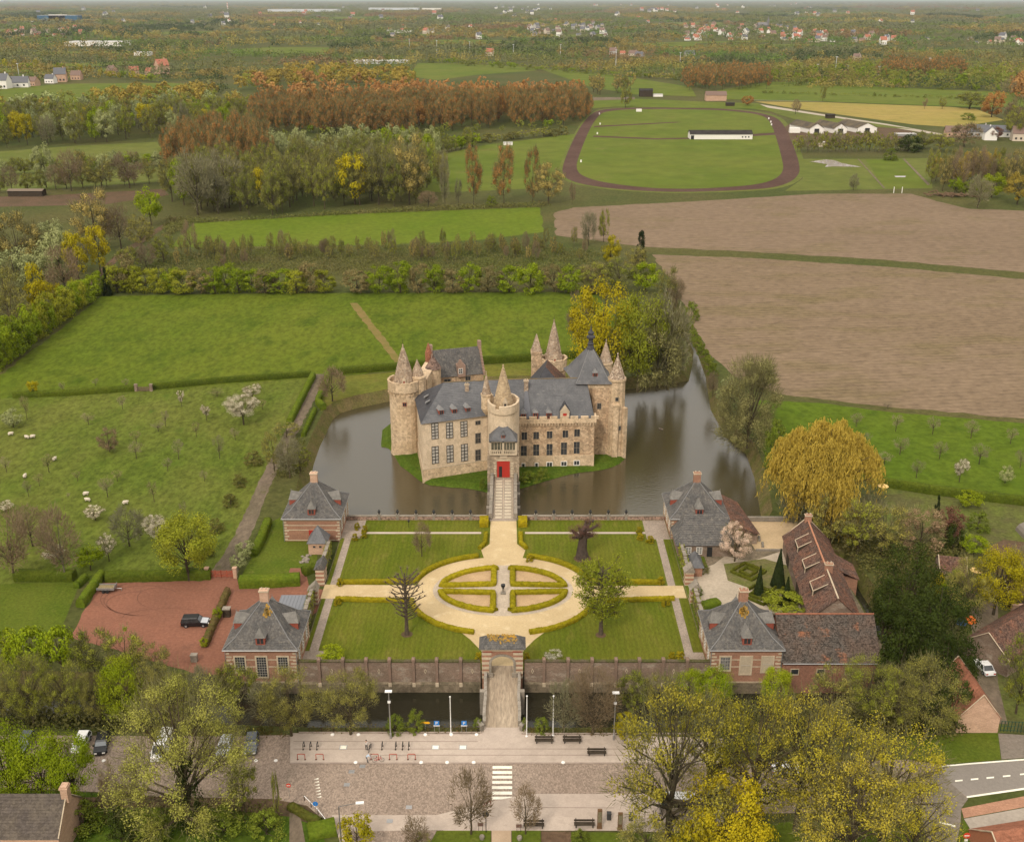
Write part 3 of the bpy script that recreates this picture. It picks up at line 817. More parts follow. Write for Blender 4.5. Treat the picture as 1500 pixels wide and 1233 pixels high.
pav1 = pavilion('front left brick pavilion with yellow lichen below its chimney, beside the red gravel court', PAVL, YF, 4.75, 10.3,-4.0,-1.5, FW, 1, slatemoss)
pav2 = pavilion('front right brick pavilion with a yellow lichen spot, joined to the tiled barn', PAVR, YF, 4.75, 10.3,-4.0,-1.5, FW2,-1, slatemoss)
pav3 = pavilion('rear left brick pavilion on the lakeshore with a red door behind a small slate shed', PAVL, 191.2, 4.55, 10.0,-4.0,-.5,[], 1, slatemoss, bands=(-.35, 1.9, 2.9, 4.0))
pav4 = pavilion('rear right brick pavilion by the lake above the low annex and pink tree', PAVR, 191.2, 4.55, 10.0,-4.0,-.5,[],-1, slatemoss)
for t, x, y, zt, m in ((pav1, PAVL + .6, YF + 3.9, 8.4, lichen),(pav2, PAVR - .1, YF + 4.1, 8.6, lichen)):
 sl_ = (10.3 - 5.9) / (5.5 - 1.3 - .45)
 b = MB()
 rgl = random.Random(int(x * 10))
 for _ in range(46):
  dx,dz = rgl.gauss(0,.30), min(.7, max(-.7, rgl.gauss(0,.34)))
  zz_ = 9.1 + dz
  yy_ = YF + 5.05 - (10.3 - zz_) / sl_ + .0
  if zz_ > 10.1:
   continue
  s_ = rgl.uniform(.08,.2)
  b.add([(x + dx - s_, yy_ - s_ / sl_ - .03, zz_ - s_ + .11),(x + dx + s_, yy_ - s_ / sl_ - .03, zz_ - s_ + .11),(x + dx + s_ * .7, yy_ + s_ / sl_ - .03, zz_ + s_ + .11),(x + dx - s_ * .7, yy_ + s_ / sl_ - .03, zz_ + s_ + .11)],[(0, 1, 2, 3)])
 b.build('lichen_patch', m, t)
b = MB()
x = P(454, 800, 0).x
b.box(x - .65, x + .65, 191.2 - .09, 191.2,-.5, 2.0)
b.build('door', redpaint, pav3)
xs = (P(468.5, 800, 0).x)
t = thing('garden_shed', 'small brick shed with a steep slate pyramid roof in front of the rear left pavilion', 'shed',(xs, 187.3,-.5))
b = MB()
b.box(xs - 1.75, xs + 1.75, 185.6, 189.0,-.5, 2.0)
b.build('wall', brickpale, t)
b = MB()
E = [(xs - 2.0, 185.35, 1.95),(xs + 2.0, 185.35, 1.95),(xs + 2.0, 189.25, 1.95),(xs - 2.0, 189.25, 1.95)]
for i in range(4):
 b.slope(E[i], E[(i + 1) % 4],(xs, 187.3, 5.0),(xs, 187.3, 5.0), 12, 0,.04)
b.face(E[::-1], 0)
b.build('roof', slate, t)
for k in (-.6,.6):
 window(t,(xs + k, 185.59, 1.0), 0,.5,.45, 1, 1, brickpale, glass, brickpale,.08)
t = thing('lean_to', 'low lean-to with a flat grey metal roof against the garden wall', 'lean-to',(-37.6, 162.6,-.5))
b = MB()
b.box(-40.2,-35.6, 160.3, 165.0,-.5, 2.3)
b.build('wall', brickdark, t)
b = MB()
b.box(-40.5,-35.45, 160.0, 165.3, 2.3, 2.5)
for k in range(9):
 b.box(-40.45 + k * .62,-40.40 + k * .62, 160.05, 165.25, 2.5, 2.55)
b.build('roof', plain('blue_grey_metal',(.17,.175,.19),.5), t)
t = thing('annex', 'low brick annex with a grey hipped roof in front of the rear right pavilion', 'annex',(36.5, 187,-.5))
b = MB()
b.box(31.9, 42.2, 184.0, 191.1,-.5, 2.6)
b.build('wall', brickdark, t)
b = MB()
b.slope((31.4, 183.5, 2.5),(42.7, 183.5, 2.5),(42.5, 191.0, 5.6),(34.0, 191.0, 5.6), 14, 0)
b.slope((31.4, 191.1, 2.5),(31.4, 183.5, 2.5),(34.0, 191.0, 5.6),(34.0, 191.0, 5.6), 12, 0)
b.build('roof', slatemoss, t)
ad = P(1040, 818, 0).x
b = MB()
b.box(ad - .5, ad + .5, 183.9, 184.0,-.2, 2.0)
b.build('door', blackm, t)
for k in (-4.6,-2.5):
 window(t,(ad + k + .5, 183.99,.6), 0,.95, 1.3, 2, 3, white, glass2, white,.1)
t = thing('side_wing', 'narrow side wing with a brown pent roof between the rear right pavilion and the terrace', 'wing',(45, 196,-.5))
b = MB()
b.prism([(42.6, 189),(48.2, 189),(46.6, 203),(42.6, 203)],-4, 2.4)
b.build('wall', brickdark, t)
b = MB()
b.slope((48.6, 188.6, 2.3),(46.9, 203.4, 2.3),(42.62, 203.0, 4.6),(42.62, 188.6, 4.6), 12, 0)
b.add([(42.62, 188.6, 4.6),(48.6, 188.6, 2.3),(42.62, 188.6, 2.3)],[(0, 1, 2)])
b.build('roof', tiles2, t)
# -- barns on the right
t = thing('front_barn', 'long red brick barn with a mottled brown tiled roof along the front moat', 'barn',(50.5, 150.5,-4.0))
A, B, C, D = (42.75, 144.85),(58.0, 144.85),(58.0, 156.2),(42.75, 156.2)
b = MB()
gable_walls(b, A, B, C, D,-4.0, 2.45, 7.7)
b.build('wall', mat('barn_brick',(.30,.145,.098),(.245,.125,.085),(.20,.12,.085), s1=.3, s2=.7, cell=4, cellamt=.14, fine=.18, fines=5), t)
b = MB()
gable_roof(b, A, B, C, D, 2.4, 7.7, 26,.3)
b.build('roof', tiles, t)
b = MB()
b.tube([(42.4, 150.52, 7.74),(58.3, 150.52, 7.74)],.15, 6)
b.build('ridge_tiles', tilered, t)
b = MB()
b.tube([(42.75, 144.4, 2.36),(58.3, 144.4, 2.36)],.09, 5)
b.build('gutter', greym, t)
for px in (1163, 1201, 1242):
 p = wall_pt(px, 992, A, B)
 window(t,(p.x, 144.84,.15), 0, 1.15,.95, 1, 1, stonepale, glass if px < 1240 else mat('green_shutter',(.18,.15,.05)), stonepale,.1)
t = thing('long_barn', 'long narrow barn with red brown tiles and three raised roof flaps beside the topiary court', 'barn',(55.5, 171,-.5))
ca = R(-4.6)
def LB(x, y):
 return (55.5 + x * math.cos(ca) - y * math.sin(ca), 171 + x * math.sin(ca) + y * math.cos(ca))
A, B, C, D = LB(-4.1, 15), LB(-4.1,-14.4), LB(4.1,-14.4), LB(4.1, 15)
b = MB()
gable_walls(b, A, B, C, D,-3.8, 3.0, 7.1)
b.build('wall', brickdark, t)
b = MB()
r0, r1 = gable_roof(b, A, B, C, D, 2.95, 7.1, 20,.3)
b.build('roof', tiles2, t)
b = MB()
b.tube([r0, r0.lerp(r1,.6)],.16, 6)
b.tube([r0.lerp(r1,.6), r1],.14, 6, 1)
b.build('ridge_tiles',[mat('orange_ridge',(.42,.20,.12), fine=.2), stonepale], t)
b = MB()
up = Vector((0, 0,.1))
for q in (A, D):
 b.tube([Vector((*q, 3.0)) + up, r0 + up],.12, 5)
b.build('verge_board', stonepale, t)
for f_ in (-7.6,.3, 8.1):                         # raised roof flaps with pale edges
 b = MB()
 x0, x1 = -3.0,-.6
 z = lambda x: 2.95 + (x + 4.1) / 4.1 * 4.15
 q = [LB(x0, f_ + 1.6), LB(x0, f_ - 1.6), LB(x1, f_ - 1.6), LB(x1, f_ + 1.6)]
 zz_ = [z(x0) + 1.1, z(x0) + 1.1, z(x1) + .1, z(x1) + .1]
 b.face([(*q[i], zz_[i]) for i in range(4)], 0)
 b.face([(*q[0], z(x0) - .1),(*q[1], z(x0) - .1),(*q[1], zz_[1]),(*q[0], zz_[0])], 2)
 b.face([(*q[1], z(x0) - .1),(*q[2], z(x1)),(*q[1], zz_[1])], 2)
 b.face([(*q[0], z(x0) - .1),(*q[3], z(x1)),(*q[0], zz_[0])], 2)
 for i, j in ((0, 1),(1, 2),(3, 0)):
  b.tube([(*q[i], zz_[i] + .04),(*q[j], zz_[j] + .04)],.08, 4, 1)
 b.tube([(*q[1], z(x0)),(*q[1], zz_[1])],.08, 4, 1)
 b.build('roof_flap',[tiles2, stonepale,darkwood], t)
chimney(t, *LB(0, 14.4), 6.6, 8.3, 1.2,.8, brick, ang=ca)
chimney(t, *LB(.3,-4.5), 6.3, 8.2, 1.3,.8, brick, ang=ca)
b = MB()
q = [LB(4.1, 8), LB(7.2, 7), LB(7.2, 1.5), LB(4.1, 1.5)]
b.prism(q,-3.8, 1.8, 0)
b.slope((*LB(7.5, 1.2), 1.8),(*LB(7.5, 7.3), 1.8),(*LB(4.0, 8.3), 3.4),(*LB(4.0, 1.2), 3.4), 8, 1)
b.build('outshot',[brick, tiles2], t)
for x_, y_ in ((-4.12,-2),(-4.12, 9)):
 b = MB()
 b.prism([LB(x_ - .05, y_ - 1.3), LB(x_ - .05, y_ + 1.3), LB(x_ + .1, y_ + 1.3), LB(x_ + .1, y_ - 1.3)],-.4, 2.2)
 b.build('door',darkwood, t)
# -- retaining wall in front, with pilasters
def front_wall(xa, xb, label, xs,dia):
 t = thing('moat_wall', label, 'wall',((xa + xb) / 2, 145.5,-4.0))
 b = MB()
 b.box(xa, xb, 145.28, 145.74,-1.85, 2.1)
 b.build('brick_face', brickdark, t)
 b = MB()
 b.box(xa, xb, 145.0, 145.74,-4.2,-1.86)
 b.add([(xa, 145.0,-1.86),(xb, 145.0,-1.86),(xb, 145.28,-1.6),(xa, 145.28,-1.6)],[(0, 1, 2, 3)])
 b.build('plinth', mossy, t)
 b = MB()
 n = int((xb - xa) / .5)
 rg = random.Random(int(xa))
 for i in range(n):
  x0 = xa + (xb - xa) * i / n
  x1 = xa + (xb - xa) * (i + 1) / n
  b.box(x0, x1 - .02, 145.18, 145.84, 2.1, 2.26 + rg.uniform(0,.05))
 c_ = b.build('coping', mat('mossy_coping',(.11,.085,.055),(.07,.075,.02), s1=.5, fine=.3), t)
 c_['kind'] = 'stuff'
 for x in xs:
  b = MB()
  b.box(x - .22, x + .22, 145.02, 145.275,-1.6, 2.3)
  b.box(x - .28, x + .28, 144.98, 145.86, 2.3, 2.7)
  b.add([(x - .28, 144.98, 2.7),(x + .28, 144.98, 2.7),(x + .28, 145.86, 2.7),(x - .28, 145.86, 2.7),(x, 145.4, 3.0)],[(0, 1, 4),(1, 2, 4),(2, 3, 4),(3, 0, 4)])
  b.box(x - .26, x + .26, 144.9, 145.0,-2.3,-1.55, 1)
  b.build('pilaster',[mat('pilaster_brick',(.235,.155,.115),(.19,.135,.10), s1=.8, fine=.2), stonepale], t)
 for x in dia:
  b = MB()
  o = [(x,-.0 + .95),(x + .22,.45),(x,-.05),(x - .22,.45)]
  i_ = [(x,.78),(x + .12,.45),(x,.12),(x - .12,.45)]
  for k in range(4):
   k2 = (k + 1) % 4
   b.add([(o[k][0], 145.20, o[k][1]),(o[k2][0], 145.20, o[k2][1]),(i_[k2][0], 145.20, i_[k2][1]),(i_[k][0], 145.20, i_[k][1]),
     (o[k][0], 145.28, o[k][1]),(o[k2][0], 145.28, o[k2][1]),(i_[k2][0], 145.28, i_[k2][1]),(i_[k][0], 145.28, i_[k][1])],[(0, 1, 2, 3),(0, 4, 5, 1),(2, 6, 7, 3)])
  b.build('stone_lozenge', stonepale, t)
 return t
XL = [wall_pt(p, 990,(0, 145),(1, 145)).x for p in (468, 503, 537, 571, 606, 640, 675)]
XR = [wall_pt(p, 990,(0, 145),(1, 145)).x for p in (797, 832, 867, 902, 936, 971, 1006)]
front_wall(-34.0,-5.0, 'long brick moat wall with pilasters left of the gatehouse', XL,[wall_pt(p, 988,(0, 145),(1, 145)).x for p in (486, 555, 623, 692)])
front_wall(1.95, 31.5, 'long brick moat wall with pilasters right of the gatehouse', XR,[wall_pt(p, 988,(0, 145),(1, 145)).x for p in (780, 849, 918, 987)])
# -- gatehouse
GX = -1.52
t = thing('gatehouse', 'gatehouse arch banded in red brick and white stone with a slate roof', 'gatehouse',(GX, 146,-4.0))
b = MB()
b.box(GX - 3.2, GX - 1.75, 144.6, 147.2,-4.2, 5.0)
b.box(GX + 1.75, GX + 3.2, 144.6, 147.2,-4.2, 5.0)
N = 12
zs, zr = 2.45, 1.75
arc = [(GX - 1.75 * math.cos(math.pi * k / N), zs + 1.25 * math.sin(math.pi * k / N)) for k in range(N + 1)]
for k in range(N):
 (xa, za),(xb, zb_) = arc[k], arc[k + 1]
 for y in (144.6, 147.2):
  b.face([(xa, y, za),(xb, y, zb_),(xb, y, 5.0),(xa, y, 5.0)])
 b.face([(xa, 144.6, za),(xb, 144.6, zb_),(xb, 147.2, zb_),(xa, 147.2, za)])
b.build('wall', brick, t)
for s in (-1, 1):
 for k in range(6):
  b = MB()
  z = -.4 + k * .86
  xa, xb = (GX + s * 3.24, GX + s * 1.72)
  b.box(min(xa, xb), max(xa, xb), 144.54, 147.26, z, z + .44)
  b.build('stone_band', stonepale, t)
b = MB()
ou = [(GX - 2.12 * math.cos(math.pi * k / N), zs + 1.62 * math.sin(math.pi * k / N)) for k in range(N + 1)]
for k in range(N):
 b.add([(arc[k][0], 144.45, arc[k][1]),(arc[k + 1][0], 144.45, arc[k + 1][1]),(ou[k + 1][0], 144.45, ou[k + 1][1]),(ou[k][0], 144.45, ou[k][1]),
   (arc[k][0], 144.62, arc[k][1]),(arc[k + 1][0], 144.62, arc[k + 1][1]),(ou[k + 1][0], 144.62, ou[k + 1][1]),(ou[k][0], 144.62, ou[k][1])],
   [(0, 1, 2, 3),(0, 4, 5, 1),(2, 6, 7, 3)])
for s in (-1, 1):
 xa, xb = sorted((GX + s * 1.75, GX + s * 2.12))
 b.box(xa, xb, 144.44, 147.3,-.05, zs)
 xa, xb = sorted((GX + s * 1.5, GX + s * 2.3))
 b.box(xa, xb, 144.1, 144.44,-.05,.7)
b.build('arch_ring', stonegrey, t)
b = MB()
b.box(GX - 3.35, GX + 3.35, 144.4, 147.4, 4.72, 5.02)
b.box(GX - 3.45, GX + 3.45, 144.3, 147.5, 5.02, 5.2, 1)
for k in (-2.3, 2.3):
 b.box(GX + k - .7, GX + k + .7, 144.34, 144.4, 4.55, 4.75, 2)
b.build('cornice',[stonepale, stonegrey, redwood], t)
b = MB()
E = [(GX - 3.65, 144.1, 5.2),(GX + 3.65, 144.1, 5.2),(GX + 3.65, 147.7, 5.2),(GX - 3.65, 147.7, 5.2)]
T0, T1 = (GX - 2.15, 145.9, 6.75),(GX + 2.15, 145.9, 6.75)
b.slope(E[0], E[1], T1, T0, 8, 0,.04)
b.slope(E[2], E[3], T0, T1, 8, 0,.04)
b.slope(E[1], E[2], T1, T1, 8, 0,.04)
b.slope(E[3], E[0], T0, T0, 8, 0,.04)
b.face(E[::-1], 0)
b.build('roof', slatemoss, t)
b = MB()
rgl = random.Random(3)
for _ in range(120):
 u, v = rgl.uniform(-2.3, 2.3), min(.98, abs(rgl.gauss(.78,.16)))
 s_ = rgl.uniform(.05,.16)
 y, z = 144.1 + 1.8 * v, 5.2 + 1.55 * v
 b.add([(GX + u - s_, y - s_ - .04, z - s_ * .86 + .09),(GX + u + s_, y - s_ - .04, z - s_ * .86 + .09),(GX + u + s_ * .8, y + s_ * .8 - .04, z + s_ * .7 + .09),(GX + u - s_ * .8, y + s_ * .8 - .04, z + s_ * .7 + .09)],[(0, 1, 2, 3)])
b.build('lichen_patch', lichen, t)
t = thing('front_bridge', 'cobbled bridge with stone parapets leading over the moat to the gatehouse', 'bridge',(GX, 138.5,-4.0))
b = MB()
yb = P(737, 1066).y
nb = 12
for i in range(nb):
 ya, yc = yb + (144.5 - yb) * i / nb, yb + (144.5 - yb) * (i + 1) / nb
 za, zc = GZ + .13 + .4 * i / nb, GZ + .13 + .4 * (i + 1) / nb
 b.add([(GX - 2.42, ya, za),(GX + 2.42, ya, za),(GX + 2.42, yc, zc),(GX - 2.42, yc, zc)],[(0, 1, 2, 3)])
b.add([(GX - 2.42, 144.5,.03),(GX + 2.42, 144.5,.03),(GX + 1.75, 147.4,.04),(GX - 1.75, 147.4,.04)],[(0, 1, 2, 3)])
b.build('deck', mat('bridge_cobbles',(.36,.285,.205),(.31,.24,.17),(.25,.20,.145), s1=.35, s2=1.1, cell=3.5, cellamt=.18, fine=.15, fines=4, stretch=(1.6,.25, 1)), t)
b = MB()
b.prism([(GX - 2.4, yb - .5),(GX + 2.4, yb - .5),(GX + 2.4, 144.6),(GX - 2.4, 144.6)],-4.2, GZ + .1)
b.build('pier', mossy, t)
for s in (-1, 1):
 b = MB()
 rg = random.Random(9 + s)
 for i in range(10):
  ya, yc = yb + .3 + (144.4 - yb - .3) * i / 10, yb + .3 + (144.4 - yb - .3) * (i + 1) / 10
  x = GX + s * (2.42 + .05 * math.sin(i))
  za = GZ + .9 + .4 * i / 10
  b.box(min(x, x + s * .36), max(x, x + s * .36), ya, yc - .02,-2.5, za, 0)
  b.box(min(x - s * .05, x + s * .41), max(x - s * .05, x + s * .41), ya, yc - .02, za, za + .16 + rg.uniform(-.02,.03), 1)
 x = GX + s * 2.75
 b.obox((x + s * .45, yb - .25), s * R(-35),.5, 1.4,-1.5, GZ + 1.0, 0)
 b.obox((x + s * .45, yb - .25), s * R(-35),.66, 1.5, GZ + 1.0, GZ + 1.18, 1)
 b.obox((x + s * .3, 139.6), 0,.8,.8,-4, GZ + 1.3, 0)
 b.build('parapet',[stonegrey, mat('parapet_cap',(.31,.27,.225),(.24,.21,.17), s1=1, fine=.2)], t)
# -- rear terrace walls with posts and urns
def urn_wall(xa, xb, label, xs):
 t = thing('terrace_wall', label, 'wall',((xa + xb) / 2, 199.7,-.005))
 b = MB()
 b.box(xa, xb, 199.5, 199.9,-.005,.85)
 b.build('brick_face', mat('terrace_brick',(.30,.20,.155),(.25,.17,.13), s1=.4, cell=4, fine=.2), t)
 b = MB()
 b.box(xa, xb, 199.42, 199.98,.85,.98)
 b.build('coping', stonegrey, t)
 for x in xs:
  b = MB()
  b.box(x - .26, x + .26, 199.40, 200.0,-.005, 1.15)
  b.box(x - .34, x + .34, 199.34, 200.06, 1.15, 1.27)
  po = b.build('post', stonegrey, t)
  b = MB()
  b.lathe((x, 199.7),[(.18, 1.27),(.11, 1.4),(.27, 1.65),(.33, 1.9),(.18, 2.05),(.07, 2.35)], 8)
  b.build('urn', blackm, po)
 return t
zx = lambda x: (540 + x / 3.75)
urn_wall(-34.0,-5.2, 'low brick lakeside wall with dark urns left of the castle bridge',[P(zx(v), 763, 0).x for v in (57, 158, 260, 358, 459, 560)])
urn_wall(2.0, 31.4, 'low brick lakeside wall with dark urns right of the castle bridge',[P(zx(v), 763, 0).x for v in (918, 1018, 1118, 1218, 1317, 1415)])
# -- castle bridge
BX = -1.85
t = thing('castle_bridge', 'stone bridge with rows of pale slabs leading to the red castle door', 'bridge',(BX, 210,-4.0))
b = MB()
b.box(BX - 2.75, BX + 2.75, 199.0, 220.4,-.35,.05)
b.build('deck', G['setts'], t)
b = MB()
for y0, y1 in ((199.4, 203),(206.5, 208.6),(213.2, 215.4),(218.5, 221)):
 b.box(BX - 2.9, BX + 2.9, y0, y1,-4.6,-.35)
 b.box(BX - 3.6, BX + 3.6, y0 + .4, y1 - .4,-4.6,-.9)
b.build('pier', stonegrey, t)
sm = None
for j in range(13):
 for i in (-1, 1):
  y = 200.6 + j * 1.5
  if sm is None:
   b = MB()
   b.box(-.72,.72,-.46,.46, 0,.07)
   o = b.build('slab', mat('bridge_slab',(.50,.42,.32),(.43,.36,.27), s1=1.5, fine=.15, obr=.08), t, loc=(0, 0, 0))
   sm = o.data
   bpy.data.objects.remove(o)
  link('slab', sm, t, Vector((BX + i * .98, y,.05)) - t.location)
b = MB()
for x in (-1.95,-.06, 1.83):
 b.box(BX + x, BX + x + .12, 199.9, 220.2,.05,.11)
b.build('slab_edging', stonepale, t)
for s in (-1, 1):
 b = MB()
 x0, x1 = sorted((BX + s * 2.35, BX + s * 2.85))
 b.box(x0, x1, 200.0, 220.3,.05,.95)
 b.box(x0 - .08, x1 + .08, 199.9, 220.4,.95, 1.1)
 for y in (200.2, 207.5, 214.3, 219.8):
  b.box(x0 - .1, x1 + .1, y - .35, y + .35,.05, 1.35)
 b.build('parapet', stonegrey, t)
# -- the castle
castle = thing('castle', 'moated stone castle with slate roofs, round towers and stone spires on the island', 'castle',(0, 240, IZ))
ZB = IZ - 1.2
def round_tower(c, rad, z0, zcorb, ztop, rsp, zap, n=20, m=stone, spire=True, name='tower', merl=9, zfloor=None, mm=None):
 zf = zfloor or ztop - 1.2
 b = MB()
 b.lathe(c,[(rad + .25, z0),(rad, z0 + 2.5),(rad, zcorb),(rad + .28, zcorb + .4),(rad + .28, ztop),(rad - .2, ztop),(rad - .2, zf)], n)
 for k in range(int(rad * 6)):
  a = 2 * math.pi * k / int(rad * 6)
  b.obox((c[0] + (rad + .16) * math.cos(a), c[1] + (rad + .16) * math.sin(a)), a,.34,.22, zcorb - .35, zcorb + .05)
 for k in range(merl):
  a = 2 * math.pi * (k + .5) / merl
  b.obox((c[0] + (rad + .05) * math.cos(a), c[1] + (rad + .05) * math.sin(a)), a,.46, 2 * rad * math.sin(math.pi / merl) * .80, ztop, ztop + .22)
 tw = b.build(name, m, castle)
 if spire:
  b = MB()
  pr = [(rsp, zf),(rsp * .93, zf + .5)]
  for k in range(1, 12):
   f = k / 12
   rr_ = rsp * .97 * (1 - f) ** .86 + .10 * f
   pr += [(rr_, zf + .5 + (zap - zf - .5) * f),(rr_ - .06, zf + .5 + (zap - zf - .5) * f + .03)]
  pr += [(.12, zap),(.2, zap + .15),(.04, zap + .45)]
  b.lathe(c, pr, 10)
  b.tube([(c[0], c[1], zap + .4),(c[0], c[1], zap + 1.5)],.03, 4, 1)
  b.build('spire',[mm or stone3, blackm], castle)
  b = MB()
  x, y = c[0] + .25, c[1] - rsp * .78
  b.box(x - .45, x + .45, y - .35, y + .8, zf + .1, zf + 1.5)
  b.add([(x - .5, y - .4, zf + 1.5),(x + .5, y - .4, zf + 1.5),(x, y - .4, zf + 2.5),(x - .5, y + 1.2, zf + 1.5),(x + .5, y + 1.2, zf + 1.5),(x, y + 1.2, zf + 2.5)],
    [(0, 1, 2),(1, 4, 5, 2),(3, 0, 2, 5)])
  b.box(x - .2, x + .2, y - .42, y - .36, zf + .5, zf + 1.35, 1)
  b.build('spire_dormer',[stonepale, redwood], castle)
 return tw
A, B = (-20.2, 225.3),(-5.6, 230.9)
C, D = (-4.5, 247),(-23.1, 243.4)
b = MB()
b.prism([A, B, C, D], ZB, 11.2)
b.build('west_wing', ashlar, castle)
b = MB()
b.prism([(A[0] - .28, A[1] - .25),(B[0], B[1] - .2),(B[0], B[1] + 2),(D[0] + 2, D[1]),(D[0] - .25, D[1])], ZB,-.2, 0,
  top=[(A[0] - .1, A[1] - .1),(B[0], B[1] - .1),(B[0], B[1] + 2),(D[0] + 2, D[1]),(D[0] - .1, D[1])])
b.build('plinth', stone, castle)
b = MB()
b.prism([(A[0] - .16, A[1] - .16),(B[0], B[1] - .17),(B[0], B[1] + 1),(D[0] + 1, D[1]),(D[0] - .16, D[1])],-.2,.02)
b.build('string_course', stonepale, castle)
A2, B2, C2, D2 = (1.6, 232.7),(19.2, 233.4),(19.2, 246.6),(1.6, 247)
b = MB()
b.prism([A2, B2, C2, D2], ZB, 8.5)
b.add([(19.2, 233.4, 8.5),(19.2, 246.6, 8.5),(18.4, 241.1, 16.2)],[(0, 1, 2)])
b.build('east_wing', stone2, castle)
b = MB()
b.prism([(1.6, 232.58),(19.3, 233.28),(19.3, 234),(1.6, 234)], ZB,.15)
b.build('plinth', stone, castle)
pd = Vector((17.6,.7)).normalized()
pa = math.atan2(.7, 17.6)
b = MB()
for k in range(26):
 q = Vector((1.9, 232.72)) + pd * (k * .68)
 b.obox((q.x + .02, q.y - .2), pa,.28,.5, 7.75, 8.3)
b.prism([(1.6, 232.35),(19.6, 233.05),(19.6, 233.5),(1.6, 232.8)], 8.3, 9.25)
k = 0
x = 0.0
while x < 17.3:
 q = Vector((1.6, 232.575)) + pd * (x + .85)
 b.obox(q, pa, 1.75,.42, 9.25, 9.95)
 x += 2.4
b.prism([(19.2, 233.5),(19.65, 233.5),(19.65, 236),(19.2, 236)], 7.6, 9.7)
b.build('parapet', stone, castle)
R1, RM, R2 = Vector((-16.0, 239.3, 16.0)), Vector((-2, 240.6, 16.3)), Vector((17.4, 241.1, 16.5))
b = MB()
ov = .35
Ae, Be, De = Vector((A[0] - .25, A[1] - .45, 11.15)), Vector((B[0] + 1.5, B[1] - .1, 11.15)), Vector((D[0] - .5, D[1] + .4, 11.15))
b.slope(Ae, Be, RM, R1, 22, 0,.04)
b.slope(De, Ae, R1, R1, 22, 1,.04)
b.slope(Vector((-4, 248, 11.1)), De, R1, RM, 20, 0,.04)
b.face([Ae, De, Vector((-4, 248, 11.12)), Be], 0)
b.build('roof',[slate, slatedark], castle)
b = MB()
b.slope(Vector((1.0, 233.2, 8.8)), Vector((19.1, 233.9, 8.8)), R2, RM + Vector((0, 0,.02)), 26, 0,.04)
b.slope(Vector((19.1, 247, 8.8)), Vector((-3, 248, 9.0)), RM, R2, 20, 0,.04)
b.build('roof', slate, castle)
b = MB()
b.tube([R1 + Vector((0, 0,.05)), RM + Vector((0, 0,.05)), R2 + Vector((0, 0,.05))],.13, 5)
b.tube([R1, Ae],.07, 4, 1)
b.tube([R1, De],.07, 4, 1)
b.tube([R2 + Vector((0, 0,.04)), Vector((19.15, 233.9, 8.9))],.12, 4, 1)
b.build('ridge',[mat('ridge_moss',(.20,.14,.065),(.15,.13,.10), s1=.6, fine=.3), slate], castle)
def roof_at(px, py, E0, E1, Rd0):            # point on roof plane through eave E0-E1 and ridge point
 E0, E1, Rd0 = Vector(E0), Vector(E1), Vector(Rd0)
 n = (E1 - E0).cross(Rd0 - E0)
 xc, yc = (px - CX) / FPX,-(py - CY) / FPX
 d = Vector((xc, CT + yc * ST,-ST + yc * CT))
 o = Vector((0, 0, CAMZ))
 return o + d * ((E0 - o).dot(n) / d.dot(n))
zp = lambda x, y: (540 + x / 3.75, 460 + y / 3.75)
LWA = math.atan2(B[1] - A[1], B[0] - A[0])
for x, y in ((400, 548),(473, 542),(547, 535)):
 p = roof_at(*zp(x, y), Ae, Be, R1)
 dormer(castle, p + Vector((0,-.25,-.35)), LWA, 1.15, 1.35, 1.8,.8, redwood, lead)
E0r, E1r = Vector((1.0, 233.2, 8.8)), Vector((19.1, 233.9, 8.8))
for x, y in ((851, 575),(917, 570),(990, 570)):
 p = roof_at(*zp(x, y), E0r, E1r, R2)
 dormer(castle, p + Vector((0,-.25,-.1)), pa, 1.15, 1.45, 1.6,.8, redwood, lead)
p = roof_at(*zp(1077, 580), E0r, E1r, R2)
b = MB()
x, y, z = p
b.box(x - 1.05, x + 1.05, y - .3, y + 3.2, z - .4, z + 2.0)
b.add([(x - 1.15, y - .35, z + 2),(x + 1.15, y - .35, z + 2),(x, y - .35, z + 3.7),(x - 1.15, y + .15, z + 2),(x + 1.15, y + .15, z + 2),(x, y + .15, z + 3.7)],[(0, 1, 2),(1, 4, 5, 2),(3, 0, 2, 5)])
b.add([(x - 1.2, y + .1, z + 1.9),(x + 1.2, y + .1, z + 1.9),(x, y + .1, z + 3.5),(x - 1.2, y + 3.6, z + 1.9),(x + 1.2, y + 3.6, z + 1.9),(x, y + 4.6, z + 3.5)],[(1, 4, 5, 2),(3, 0, 2, 5)], 1)
b.build('gable_dormer',[stonepale, slatedark], castle)
b = MB()
b.box(x - .42, x + .42, y - .38, y - .29, z - .2, z + 1.7)
b.build('dormer_door', redpaint, castle)
for x, y in ((322, 460),(330, 490)):
 p = roof_at(*zp(x, y), De, Ae, R1)
 b = MB()
 q = [Vector((-.6,-.4,-.1)), Vector((.5,-.4,.55)), Vector((.5,.4,.6)), Vector((-.6,.4,.0))]
 b.face([p + v + Vector((-.2, 0,.25)) for v in q])
 b.face([p + v + Vector((-.2, 0,.1)) for v in q])
 b.build('skylight', lead, castle)
p = roof_at(*zp(540, 440), Ae, Be, R1)
chimney(castle, p.x, p.y + .4, p.z - .5, p.z + 2.4,.9,.7, stone3)
p = roof_at(*zp(865, 425), E0r, E1r, R2)
chimney(castle, p.x, p.y + .4, p.z - .6, p.z + 2.7, 1.0,.8, stone3)
b = MB()
e = Vector((p.x + .2, 233.5, 9.2))
nrm = Vector((0,-.09,.10))
b.face([e + nrm + Vector((-.75, 0, 0)), e + nrm + Vector((.95, 0, 0)), p + nrm + Vector((.42,.1,.05)), p + nrm + Vector((-.42,.1,.05))])
